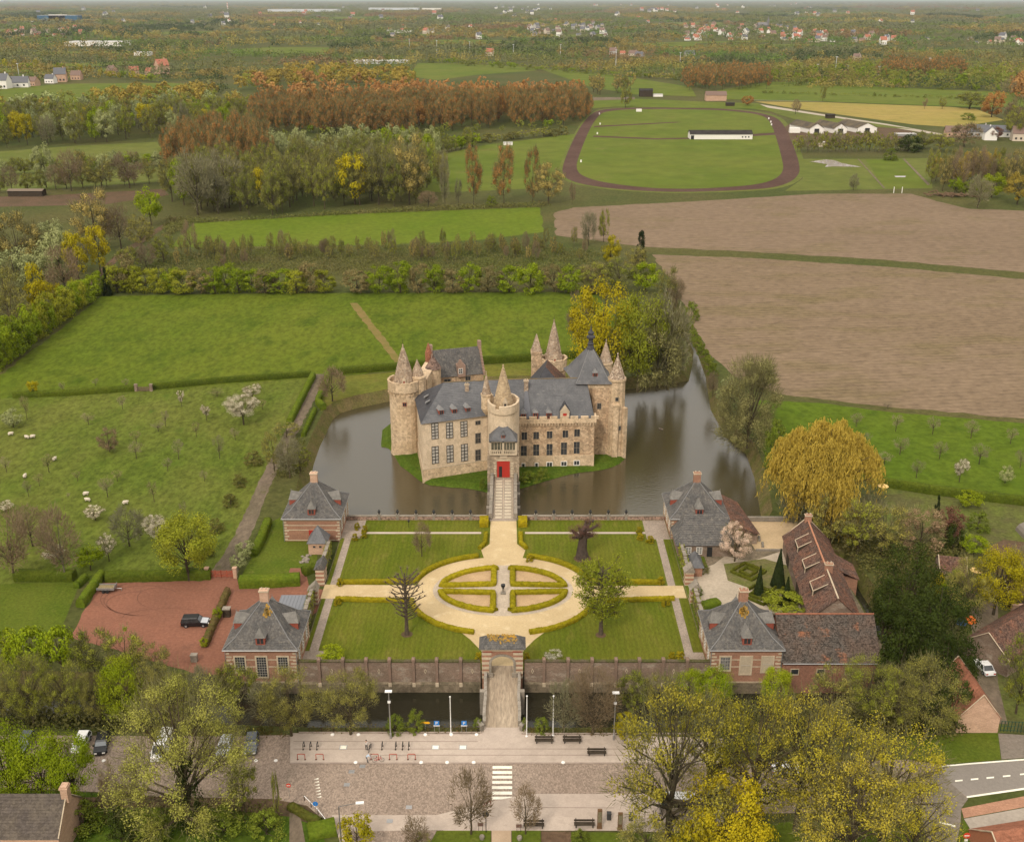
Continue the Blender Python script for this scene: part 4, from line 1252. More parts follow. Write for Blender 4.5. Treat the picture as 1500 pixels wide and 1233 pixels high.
b.build('lead_valley', mat('blue_slate',(.135,.135,.145), fine=.15), castle)
for (cx_, cy_), E_, n_ in ((zp(543, 490),(Ae, Be, R1), 26),(zp(440, 408),(Ae, Be, R1), 10)):
 b = MB()
 rgl = random.Random(int(cx_))
 for _ in range(n_):
  p = roof_at(cx_ + rgl.gauss(0, 2.2), cy_ + rgl.gauss(0, 4), *E_)
  s_ = rgl.uniform(.08,.28)
  b.add([p + Vector((-s_,-s_ * .9 - .05,-s_ * .4 + .07)), p + Vector((s_,-s_ * .9 - .05,-s_ * .4 + .07)), p + Vector((s_, s_ * .9 - .05, s_ * .4 + .07)), p + Vector((-s_, s_ * .9 - .05, s_ * .4 + .07))],[(0, 1, 2, 3)])
 b.build('lichen_patch', lichen, castle)
def wins(rows, A, B, ang, w, out=.02, nx=2, ny=3, frame=None, pane=None, barm=None, fw=.14):
 for (x, y0, y1) in rows:
  p0, p1 = wall_pt(*zp(x, y1), A, B), wall_pt(*zp(x, y0), A, B)
  nrm = Vector((math.sin(ang),-math.cos(ang), 0)) * out
  window(castle, p0 + nrm, ang, w, p1.z - p0.z, nx, ny, frame, pane, barm, fw)
shut = mat('white_shutters',(.47,.43,.37),(.36,.33,.29), s1=1.5, fine=.15, fines=3)
for rows in ([(365, 600, 684),(445, 597, 679),(524, 590, 671)],[(367, 728, 818),(448, 722, 812),(527, 715, 805)]):
 wins(rows, A, B, LWA, 1.45,.0, 2, 5, mat('dark_bars',(.05,.045,.04), fine=0), shut, mat('dark_bars',(0, 0, 0)),.10)
wins([(601, 655, 707),(601, 745, 802)], A, B, LWA, 1.15, 0, 2, 2, stonegrey, glass)
wins([(600, 586, 606)], A, B, LWA, 1.1, 0, 2, 1, stonegrey, glass, None,.08)
for f, z0, z1 in ((.25, 5.6, 8.8),(.55, 5.6, 8.8),(.25,.9, 4.4),(.55,.9, 4.4)):
 q = Vector(A).lerp(Vector(D), f)
 window(castle,(q.x - .01, q.y, z0), math.atan2(A[1] - D[1], A[0] - D[0]), 1.1, z1 - z0, 2, 4, stonepale, glass, stonepale,.12)
darkframe = mat('stone_mullion',(.26,.21,.155), fine=.1)
wins([(855, 648, 690),(920, 646, 687),(994, 642, 682),(1080, 638, 678),(1144, 632, 672)], A2, B2, pa, 1.3, 0, 2, 1, stone, glass,darkframe,.10)
wins([(852, 722, 788),(920, 715, 782),(993, 712, 777),(1072, 704, 772),(1142, 700, 766)], A2, B2, pa, 1.4, 0, 2, 2, stone, glass,darkframe,.10)
wins([(922, 817, 838),(850, 820, 840)], A2, B2, pa,.6,.12, 1, 1, white, glass)
wins([(993, 813, 836),(1072, 809, 831),(1142, 804, 827)], A2, B2, pa, 1.2,.12, 2, 1, white, glass)
GC = (-1.95, 226.2)
fr = [(GC[0] + 3.5 * math.cos(a), GC[1] + 4.7 * math.sin(a)) for a in [math.pi + math.pi * k / 14 for k in range(15)]]
b = MB()
b.prism(fr + [(1.7, 232.5),(-5.6, 232.5)], ZB, 14.7)
tw = [(GC[0] + 3.45 * math.cos(2 * math.pi * k / 24), GC[1] + 4.7 * math.sin(2 * math.pi * k / 24)) for k in range(24)]
tw2 = [(GC[0] + 3.58 * math.cos(2 * math.pi * k / 24), GC[1] + 4.95 * math.sin(2 * math.pi * k / 24)) for k in range(24)]
tw3 = [(GC[0] + 3.12 * math.cos(2 * math.pi * k / 24), GC[1] + 4.4 * math.sin(2 * math.pi * k / 24)) for k in range(24)]
b.prism(tw, 14.3, 14.75, 0, tw2)
n = 24
for i in range(n):
 k = (i + 1) % n
 zt = 16.6 if i % 8 else 15.8
 b.add([(*tw2[i], 14.75),(*tw2[k], 14.75),(*tw2[k], zt),(*tw2[i], zt),(*tw3[i], 14.75),(*tw3[k], 14.75),(*tw3[k], zt),(*tw3[i], zt)],
   [(0, 1, 2, 3),(5, 4, 7, 6),(3, 2, 6, 7),(1, 5, 6, 2),(4, 0, 3, 7)])
b.build('gate_tower', ashlar, castle)
b = MB()
zf, zap, rsp = 14.75, 24.4, 2.3
pr = [(rsp, zf),(rsp * .95, zf + 1.4)]
for k in range(1, 14):
 f = k / 14
 rr_ = rsp * .96 * (1 - f) ** .88 + .14 * f
 pr += [(rr_, zf + 1.4 + (zap - zf - 1.4) * f),(rr_ - .05, zf + 1.42 + (zap - zf - 1.4) * f)]
pr += [(.14, zap),(.24, zap + .15),(.05, zap + .5)]
b.lathe(GC, pr, 12)
b.build('spire', mat('spire_stone_warm',(.42,.315,.20),(.34,.25,.155),(.26,.20,.14), s1=.5, s2=1.4, cell=2.5, cellamt=.2, fine=.2, fines=5), castle)
b = MB()
x, y = GC[0] + .45, GC[1] - 2.1
b.box(x - .5, x + .5, y - .3, y + .9, zf + .2, zf + 1.9)
b.add([(x - .55, y - .35, zf + 1.9),(x + .55, y - .35, zf + 1.9),(x, y - .35, zf + 3.1),(x - .55, y + 1.3, zf + 1.9),(x + .55, y + 1.3, zf + 1.9),(x, y + 1.3, zf + 3.1)],[(0, 1, 2),(1, 4, 5, 2),(3, 0, 2, 5)])
b.box(x - .25, x + .25, y - .36, y - .31, zf + .6, zf + 1.7, 1)
b.build('spire_dormer',[stonepale, blackm], castle)
b = MB()
c = (-5.75, 227.6)
b.lathe(c,[(.25, 12.4),(.8, 13.2),(1.2, 14.0),(1.2, 17.0),(1.32, 17.2),(1.32, 17.5)], 12)
b.build('turret', stone, castle)
b = MB()
b.lathe(c,[(1.1, 17.5),(.05, 22.4),(.12, 22.6),(.03, 22.9)], 10)
b.build('turret_spire', stone3, castle)
PY = 220.3
b = MB()
b.box(-5.2, 1.3, PY, 224, ZB, 6.0)
b.box(-5.5,-4.75, PY - .18, 224, ZB, 5.2)
b.box(.85, 1.6, PY - .18, 224, ZB, 5.2)
b.build('porch', mat('porch_stone',(.36,.28,.195),(.29,.225,.16),(.22,.18,.135), s1=.5, s2=1.3, cell=2.2, cellamt=.25, fine=.2, bump=.4), castle)
b = MB()
for s, x0 in ((0,-3.95),(1,-.15)):
 for k in range(6):
  L = .5 if k % 2 else .34
  xa, xb = (x0 - L + .55 - .2, x0 + .35) if s == 0 else (x0 - .15, x0 + L)
  b.box(xa, xb, PY - .07, PY + .1,.35 + k * .62,.35 + k * .62 + .42)
b.box(-3.5,-.35, PY - .08, PY + .1, 4.2, 4.6)
b.box(-2.7,-1.1, PY - .1, PY + .1, 4.9, 5.7)
b.build('door_surround', stonepale, castle)
b = MB()
b.box(-3.35,-.5, PY - .06, PY + .05,.25, 4.15)
dr = b.build('door', redpaint, castle)
b = MB()
b.box(-2.9,-2.2, PY - .085, PY - .05,.3, 2.9)
b.build('wicket', blackm,dr)
b = MB()
b.box(-5.0, 1.1, PY - .45, 224, 5.75, 6.05)
for k in range(12):
 x = -4.6 + k * .46
 b.box(x - .09, x + .09, PY - .38, PY - .22, 6.05, 6.75)
b.box(-5.0, 1.1, PY - .42, PY - .18, 6.75, 6.92)
for x in (-4.9,-2.05,.8):
 b.box(x - .14, x + .34 if x > 0 else x + .34, PY - .35, PY - .05, 6.05, 9.1)
b.box(-5.0, 1.15, PY - .35, PY + .1, 8.75, 9.15)
b.build('loggia', stonepale, castle)
b = MB()
b.box(-4.7,.9, PY + .0, PY + .1, 6.9, 8.75)
b.build('loggia_glazing', mat('greenish_glass',(.075,.072,.05),(.12,.11,.08), s1=1.5, rough=.25), castle)
b = MB()
for x in (-3.95,-3.25,-2.55,-1.25,-.55,.15):
 b.box(x - .05, x + .05, PY - .06, PY - .01, 6.95, 8.75)
b.build('loggia_mullion', stonepale, castle)
b = MB()
cx_, y0_, y1_ = -1.95, PY - .75, 224.5
lv = [(1.0, 9.15),(.93, 9.45),(.78, 10.2),(.56, 11.1),(.32, 11.9),(.14, 12.7),(.02, 13.9)]
ymid = 222.6
for i in range(len(lv) - 1):
 (f0, z0),(f1, z1) = lv[i], lv[i + 1]
 def ring(f, z):
  return [(cx_ - 3.15 * f, ymid + (y0_ - ymid) * f, z),(cx_ + 3.15 * f, ymid + (y0_ - ymid) * f, z),(cx_ + 3.15 * f, ymid + (y1_ - ymid) * f, z),(cx_ - 3.15 * f, ymid + (y1_ - ymid) * f, z)]
 r0_, r1_ = ring(f0, z0), ring(f1, z1)
 for k in range(4):
  k2 = (k + 1) % 4
  b.slope(r0_[k], r0_[k2], r1_[k2], r1_[k], 4, 0,.03)
b.face([(cx_ - 3.15, y0_, 9.15),(cx_ - 3.15, y1_, 9.15),(cx_ + 3.15, y1_, 9.15),(cx_ + 3.15, y0_, 9.15)])
b.tube([(cx_, ymid, 13.4),(cx_, ymid, 14.4)],[.1,.02], 5)
b.build('porch_roof', slate, castle)
dormer(castle,(cx_, PY - .35, 9.85), 0,.8,.75, 1.0,.8, redwood, slate)
round_tower((-25.8, 243.6), 3.65, ZB, 12.6, 15.3, 2.75, 23.7, merl=11, zfloor=14.3)
p = wall_pt(*zp(198, 502),(-29, 240.1),(-22, 240.1))
window(castle,(p.x, 239.98, p.z - .1), 0,.8,.8, 2, 1, redwood, glass, redwood,.08)
b = MB()
b.lathe((-22.3, 243.8),[(1.7, ZB),(1.7, 15.6),(1.85, 15.8),(1.85, 16.2)], 12)
b.build('turret', stone, castle)
b = MB()
b.lathe((-22.6, 244.2),[(1.5, 16.2),(1.2, 17.4),(.5, 19),(.05, 20.2)], 10)
b.build('turret_spire', stone3, castle)
b = MB()
b.prism([(-23.5, 246),(-20.5, 246),(-19.2, 258),(-22, 259)], ZB, 14.6)
b.build('curtain_wall', stone, castle)
b = MB()
b.lathe((-19.6, 254.6),[(1.9, ZB),(1.9, 14.3),(2.05, 14.5)], 14)
b.build('turret', stone, castle)
b = MB()
b.lathe((-19.6, 254.6),[(2.1, 14.5),(1.2, 15.9),(.05, 17.8)], 12)
b.build('turret_cap', mat('brown_cap',(.17,.11,.085),(.13,.095,.08), s1=1, cell=3, fine=.2), castle)
ra = R(17)
def RR(x, y):
 return (-14.6 + x * math.cos(ra) - y * math.sin(ra), 263.5 + x * math.sin(ra) + y * math.cos(ra))
A3, B3, C3, D3 = RR(-6.2,-4.3), RR(6.3,-4.3), RR(6.3, 4.3), RR(-6.2, 4.3)
b = MB()
gable_walls(b, A3, B3, C3, D3, ZB, 10.9, 17.0)
b.build('rear_range', stone2, castle)
b = MB()
gable_roof(b, A3, B3, C3, D3, 10.8, 16.8, 20,.25)
b.build('roof', slatemoss, castle)
b = MB()
for sx in (-6.35, 6.45):
 for k in range(9):
  f = k / 9
  for s in (-1, 1):
   y = s * 4.4 * (1 - f)
   b.obox(RR(sx, y * .95 + (0)), ra,.55,.75, 10.9 + 6.0 * f - .6, 11.2 + 6.0 * f + .35)
 b.obox(RR(sx, 0), ra,.8, 1.1, 16.2, 18.3)
b.build('stepped_gable', mat('gable_brick',(.33,.22,.165),(.27,.185,.14), s1=.6, fine=.2), castle)
p = RR(.2,-4.5)
b = MB()
b.obox((p[0], p[1] + 1.0), ra, 2.0, 2.6, 10.6, 13.6)
for k in range(4):
 b.obox((p[0], p[1] - .2), ra, 2.0 - k * .48,.35, 13.5 + k * .42, 13.95 + k * .42)
b.build('gable_dormer', mat('gable_brick',(.33,.22,.165)), castle)
window(castle,(p[0] + .09, p[1] - .32, 11.6), ra,.9, 1.2, 2, 2, white, glass, white,.1)
q = RR(2.2,-4.35)
window(castle,(q[0], q[1], 8.2), ra, 1.2, 2.2, 2, 2, stonegrey, glass, stonegrey,.12)
q = RR(-3.2,-4.35)
window(castle,(q[0], q[1], 8.6), ra, 1.6, 1.6, 2, 1, stonegrey, glass, stonegrey,.12)
b = MB()
b.lathe((-21.2, 261),[(.9, 9),(.9, 16.5),(.1, 19)], 8)
b.build('red_turret', tilered, castle)
round_tower((10.6, 261.5), 3.15, ZB, 11.8, 14.9, 2.5, 24.6, merl=8, zfloor=13.9)
b = MB()
b.obox((6.2, 261.2), 0, 2.6, 2.6, ZB, 16.4)
b.obox((6.2, 261.2), 0, 2.9, 2.9, 16.4, 16.9)
b.build('square_turret', stone2, castle)
b = MB()
b.prism([(4.9, 259.9),(7.5, 259.9),(7.5, 262.5),(4.9, 262.5)], 16.9, 21.3, 0,[(6.1, 261.1),(6.3, 261.1),(6.3, 261.3),(6.1, 261.3)])
b.build('turret_spire', stone3, castle)
b = MB()
b.prism([(5, 247),(13.5, 247),(13.5, 258),(5, 258)], ZB, 10.6)
b.build('link_range', stone2, castle)
b = MB()
E = [(4.6, 246.6, 10.5),(13.9, 246.6, 10.5),(13.9, 258.4, 10.5),(4.6, 258.4, 10.5)]
T0, T1 = (8.2, 250.4, 16.2),(8.8, 256, 16.2)
b.slope(E[0], E[1], T0, T0, 14, 0)
b.slope(E[1], E[2], T1, T0, 14, 1)
b.slope(E[2], E[3], T1, T1, 14, 0)
b.slope(E[3], E[0], T0, T1, 14, 0)
b.build('roof',[slatedark, tiles2], castle)
dx0,dx1,dy0,dy1,de = 15.2, 23.0, 240.0, 250.2, 15.7
b = MB()
b.box(dx0,dx1,dy0,dy1, ZB,de)
b.build('donjon', stone2, castle)
b = MB()
b.box(dx0,dx1 + .06,dy0 - .06,dy0 + .6,de - 1.3,de - .05)
b.build('string_course', stone, castle)
b = MB()
E = [(dx0 - .2,dy0 - .75,de - .1),(dx1 + .5,dy0 - .75,de - .1),(dx1 + .5,dy1 + .5,de - .1),(dx0 - 2.6,dy1 + .5,de - .1)]
ap = Vector((18.7, 245.4, 23.4))
fr_ = [Vector(e).lerp(ap,.2) - Vector((0, 0,.45)) for e in E]
for i in range(4):
 k = (i + 1) % 4
 b.slope(E[i], E[k], fr_[k], fr_[i], 5, 0,.04)
 b.slope(fr_[i], fr_[k], ap, ap, 18, 0,.04)
b.face(E[::-1])
b.build('roof', slate, castle)
b = MB()
for i in range(4):
 b.tube([Vector(E[i]) + Vector((0, 0,.08)), fr_[i] + Vector((0, 0,.08)), ap],.09, 5)
b.build('hip_ridge', lead, castle)
b = MB()
b.lathe((ap.x, ap.y),[(1.0, 22.4),(.62, 23.4),(.8, 23.7),(.5, 23.9),(.55, 24.8),(1.0, 25.1),(1.05, 25.5),(.5, 25.9),(.8, 26.3),(.4, 26.8),(.16, 27.4),(.04, 28.4)], 10)
b.build('finial', slatedark, castle)
dormer(castle,(19.6, 240.7,de + 1.0), 0, 1.1, 1.2, 1.6, 1.1, redwood, lead)
window(castle,(19.7 + 1.0,dy0 - .01, 9.2), 0,.8, 1.3, 2, 1, stonegrey, glass, stonegrey,.14)
b = MB()
c = (24.8, 240.9)
b.lathe(c,[(2.25, ZB),(2.1, IZ + 2),(2.05, 15.9),(2.25, 16.2),(2.25, 16.7)], 10)
b.obox((24.6, 238.75), 0, 1.3,.9, ZB, 10.4)
b.obox((24.6, 238.65), 0, 1.6, 1.1, 10.4, 10.8)
b.obox((26.6, 239.8), R(40), 1.0, 1.6, ZB, 9.6)
b.build('stair_turret', stone, castle)
window(castle,(24.75, 238.83, 11.6), 0,.6,.8, 1, 1, stonegrey, glass, stonegrey,.1)
window(castle,(25.65, 238.75, 4.2), R(25),.5, 1.0, 1, 1, stonegrey, glass, stonegrey,.08)
b = MB()
pr = [(2.1, 16.7)]
for k in range(1, 9):
 f = k / 9
 pr += [(2.0 * (1 - f) + .08 * f, 16.7 + 5.6 * f),(2.0 * (1 - f) + .05 * f - .04, 16.72 + 5.6 * f)]
pr += [(.1, 22.3),(.2, 22.5),(.04, 22.9)]
b.lathe(c, pr, 10)
b.build('turret_spire', mat('spire_stone_mottled',(.30,.22,.155),(.22,.16,.115),(.46,.37,.28), s1=.7, s2=2.0, lo3=.5, hi3=.6, cell=2.8, cellamt=.3, fine=.25, fines=6), castle)
b = MB()
c = (22.8, 250.0)
b.lathe(c,[(1.7, ZB),(1.7, 17.0),(1.85, 17.2),(1.85, 17.6)], 10)
b.build('turret', stone, castle)
b = MB()
b.lathe(c,[(1.7, 17.6),(.08, 22.8),(.18, 23),(.03, 23.4)], 10)
b.build('turret_spire', stone3, castle)
# -- vegetation
def np_mesh(name, V, quads=None, tris=None):
 me = bpy.data.meshes.new(name)
 V = np.asarray(V,dtype=np.float32)
 nq = 0 if quads is None else len(quads)
 ntri = 0 if tris is None else len(tris)
 me.vertices.add(len(V))
 me.vertices.foreach_set('co', V.ravel())
 idx = np.concatenate(([np.asarray(quads,dtype=np.int32).ravel()] if nq else []) + ([np.asarray(tris,dtype=np.int32).ravel()] if ntri else []))
 me.loops.add(len(idx))
 me.loops.foreach_set('vertex_index', idx)
 me.polygons.add(nq + ntri)
 st = np.concatenate([np.arange(nq) * 4, nq * 4 + np.arange(ntri) * 3]).astype(np.int32)
 tot = np.concatenate([np.full(nq, 4), np.full(ntri, 3)]).astype(np.int32)
 me.polygons.foreach_set('loop_start', st)
 me.polygons.foreach_set('loop_total', tot)
 me.update(calc_edges=True)
 return me
def unit(a):
 return a / np.maximum(np.linalg.norm(a, axis=1, keepdims=True), 1e-6)
def leaf_quads(C, N, S, rng, asp=.6):
 n = len(C)
 rv = unit(rng.normal(size=(n, 3)))
 T = unit(np.cross(N, rv))
 B = np.cross(N, T)
 S = S[:, None]
 V = np.stack([C - T * S * .5, C - B * S * asp * .5, C + T * S * .5, C + B * S * asp * .5], axis=1).reshape(-1, 3)
 return V, np.arange(4 * n).reshape(-1, 4)
def rad_prof(shape, t):
 t = np.clip(t, 0, 1)
 if shape == 'round':
  return np.sqrt(np.maximum(0, 1 - (2 * t - 1) ** 2)) ** .9
 if shape == 'broad':
  return np.sqrt(np.maximum(0, 1 - np.abs(2 * t - .85) ** 2.2 / 1.3))
 if shape == 'poplar':
  return np.minimum(1,(t * 3.2 + .25)) * np.sqrt(np.maximum(0, 1 - t ** 3)) * np.where(t < .05,.8, 1)
 if shape == 'column':
  return np.minimum(1, t * 6 + .6) * np.sqrt(np.maximum(0, 1 - t ** 4))
 if shape == 'dome':
  return np.sqrt(np.maximum(0, 1 - t ** 2.2))
 if shape == 'cone':
  return np.maximum(0, 1 - t) ** .85
 if shape == 'vase':
  return (.35 + .65 * np.minimum(1, t * 1.6)) * np.sqrt(np.maximum(0, 1 - np.maximum(0,(t - .55) / .45) ** 2.2))
 return np.ones_like(t)
def clump_centres(shape, z0, K, rng, inner=.55):
 t = rng.random(K * 6)
 keep = rng.random(K * 6) < (rad_prof(shape, t) ** 1.3 + .05)
 t = t[keep][:K]
 a = rng.random(len(t)) * 2 * np.pi
 rf = inner + (1 - inner) * rng.random(len(t)) ** .6
 r = rad_prof(shape, t) * .5 * rf * .88
 return np.stack([r * np.cos(a), r * np.sin(a), z0 + (1 - z0) * (.04 + .9 * t)], axis=1)
def branches(rng, z0, targets, tr, fork=.35, thick=1.0, sub=4, lean=0.0):
 """trunk and limbs reaching to the clump centres; unit tree"""
 b = MB()
 top = .55 if z0 < .3 else z0 + .25
 pts = [(0, 0,-.01),(rng.normal() * .006, rng.normal() * .006, z0 * .6),(rng.normal() * .015, rng.normal() * .015, z0 + .06),(rng.normal() * .02, rng.normal() * .02, top),(rng.normal() * .03, rng.normal() * .03,.88)]
 b.tube(pts,[tr * 1.25, tr, tr * .85, tr * .45, tr * .12], 6)
 for c in targets:
  h = max(.08, min(.8, z0 * .8 + (c[2] - z0) * fork * (.6 + .6 * rng.random())))
  f = h / .88
  s = np.array([0, 0, h])
  m = s + (c - s) * .5 + np.array([0, 0,(-.02 if c[2] < h + .1 else .02)]) + rng.normal(size=3) * .015
  r0 = tr * (.42 - .25 * f) * thick
  b.tube([s, m, c],[r0, r0 * .6, r0 * .22], 4)
  for _ in range(sub):
   q = s + (c - s) * (.45 + .5 * rng.random())
   e = q + unit((c - s)[None] + rng.normal(size=(1, 3)) * np.linalg.norm(c - s) * .55)[0] * (.08 + .08 * rng.random())
   b.tube([q, e],[r0 * .28, r0 * .10], 3)
 return b
PROTO = {}
def proto(kind, lod, var):
 """(trunk mesh, crown mesh) of a unit tree: height 1, width 1"""
 key = (kind, lod, var)
 if key in PROTO:
  return PROTO[key]
 K = KIND[kind]
 rng = np.random.default_rng(abs(hash(K['style'] + K['shape'])) % 1000 * 0 + (len(K['style']) * 31 + len(K['shape']) * 7 + int(K['z0'] * 100)) * 10 + var * 3 + lod)
 z0, shape, style = K['z0'], K['shape'], K['style']
 gk = (style, shape, z0, lod, var, K.get('size', 1), K.get('dens', 1), K.get('twigs', 1))
 if gk in PROTO:
  trm, crm = PROTO[gk]
 else:
  nc = [22, 38, 66][lod]
  nl = [520, 3000, 13000][lod]
  ls = [.105,.048,.023][lod] * K.get('size', 1)
  nl = int(nl * K.get('dens', 1))
  C = clump_centres(shape, z0, nc, rng,.5)
  nb = [7, 16, 34][lod]
  bb = branches(rng, z0, C[:nb], K.get('tr',.022), K.get('fork',.4), K.get('thick', 1.0),[0, 2, 5][lod])
  bo = bb.build('trunk', bark)
  trm = bo.data
  bpy.data.objects.remove(bo)
  if style == 'leaf':
   k = rng.integers(0, len(C), nl)
   rc = (.08 + .10 * rng.random(len(C)))[k] * (1.0 if lod else 1.15)
   d = unit(rng.normal(size=(nl, 3)))
   P_ = C[k] + d * (rc * rng.random(nl) ** .4)[:, None] * np.array([1, 1,.8])
   N = unit(d + .5 * unit(C[k] * np.array([1, 1,.3]) + 1e-4) + rng.normal(size=(nl, 3)) * .5)
   V, Q = leaf_quads(P_, N, ls * (.6 + .8 * rng.random(nl)), rng,.65)
   crm = np_mesh('crown', V, Q)
  elif style in ('twig', 'tip', 'blossom'):
   nt_ = [300, 1500, 4200][lod] if style != 'twig' else [420, 2000, 7000][lod]
   nt_ = int(nt_ * K.get('dens', 1) * K.get('twigs', 1))
   k = rng.integers(0, len(C), nt_)
   d = unit(rng.normal(size=(nt_, 3)))
   P_ = C[k] + d * (.13 * rng.random(nt_) ** .5)[:, None]
   out = unit(unit(C[k] - np.array([0, 0, z0 * .6 + .05])) + d * .7 + rng.normal(size=(nt_, 3)) * .35)
   L = (.05 + .06 * rng.random(nt_)) * [1.3, 1.1,.9][lod]
   wv = unit(np.cross(out, rng.normal(size=(nt_, 3)))) * (np.array([.016,.0065,.0026])[lod] * K.get('size', 1) * (.6 + .8 * rng.random(nt_)))[:, None]
   V = np.stack([P_ - wv, P_ + wv, P_ + out * L[:, None]], axis=1).reshape(-1, 3)
   T = np.arange(3 * nt_).reshape(-1, 3)
   if style == 'twig':
    crm = np_mesh('crown', V, None, T)
   else:
    n2 = int([720, 4600, 15000][lod] * K.get('dens', 1) * (1.0 if style == 'tip' else .8))
    k = rng.integers(0, len(C), n2)
    d = unit(rng.normal(size=(n2, 3)))
    rc = (.055 + .085 * rng.random(len(C)))[k]
    P2 = C[k] * np.array([1.05, 1.05, 1.02]) + d * (rc * rng.random(n2) ** .45)[:, None] * np.array([1, 1,.75])
    l2 = [.062,.026,.0145][lod] * K.get('size', 1) * (1.15 if style == 'blossom' else 1)
    V2, Q2 = leaf_quads(P2, unit(d + rng.normal(size=(n2, 3)) * .6 + np.array([0, 0,.3])), l2 * (.5 + .9 * rng.random(n2)), rng,.7)
    me = np_mesh('crown', np.concatenate([V2, V]), Q2, T + len(V2))
    mi = np.concatenate([np.zeros(len(Q2)), np.ones(len(T))]).astype(np.int32)
    me.polygons.foreach_set('material_index', mi)
    crm = me
  elif style == 'weep':
   nc = [30, 80, 115][lod]
   t = rng.random(nc)
   a = rng.random(nc) * 2 * np.pi
   rf = .46 * np.sqrt(rng.random(nc)) * (1 + .10 * np.sin(3 * a + 1) + .06 * np.sin(5 * a))
   top = (.50 + .46 * np.sqrt(np.maximum(0, 1 - (rf / .52) ** 2))) * (.80 + .2 * rng.random(nc))
   top = np.where(rng.random(nc) < .25, top * (.5 + .3 * rng.random(nc)), top)
   ns, per = [8, 16, 42][lod],[4, 8, 13][lod]
   n0 = nc * ns
   cx_, cy_ = np.repeat(rf * np.cos(a), ns), np.repeat(rf * np.sin(a), ns)
   ox = rng.normal(size=n0) * .045
   oy = rng.normal(size=n0) * .045
   zt = np.repeat(top, ns) - (ox ** 2 + oy ** 2) * 9 + rng.normal(size=n0) * .012
   ln = .10 + .16 * rng.random(n0)
   u = rng.random((n0, per))
   x = (cx_ + ox)[:, None] * (1 + .10 * u) + rng.normal(size=(n0, per)) * .006
   y = (cy_ + oy)[:, None] * (1 + .10 * u) + rng.normal(size=(n0, per)) * .006
   z = np.maximum(.03, zt[:, None] - ln[:, None] * u ** 1.2)
   P_ = np.stack([x, y, z], axis=2).reshape(-1, 3)
   n2 = len(P_)
   L = [.10,.05,.028][lod] * (.6 + .8 * rng.random(n2))
   dn = unit(np.stack([rng.normal(size=n2) * .35, rng.normal(size=n2) * .35,-np.ones(n2)], axis=1))
   wv = unit(np.cross(dn, rng.normal(size=(n2, 3)))) * ([.02,.009,.0042][lod])
   V = np.stack([P_ - wv, P_ + wv, P_ + dn * L[:, None] + wv * .3, P_ + dn * L[:, None] - wv * .3], axis=1).reshape(-1, 3)
   crm = np_mesh('crown', V, np.arange(4 * n2).reshape(-1, 4))
  PROTO[gk] = (trm, crm)
 PROTO[key] = (trm, crm)
 return PROTO[key]
L_ = lambda *a, **k: leafmat(*a, **k)
twigm = mat('twig_bark',(.175,.16,.07),(.14,.125,.055), s1=.4, fine=.25, obr=.2)
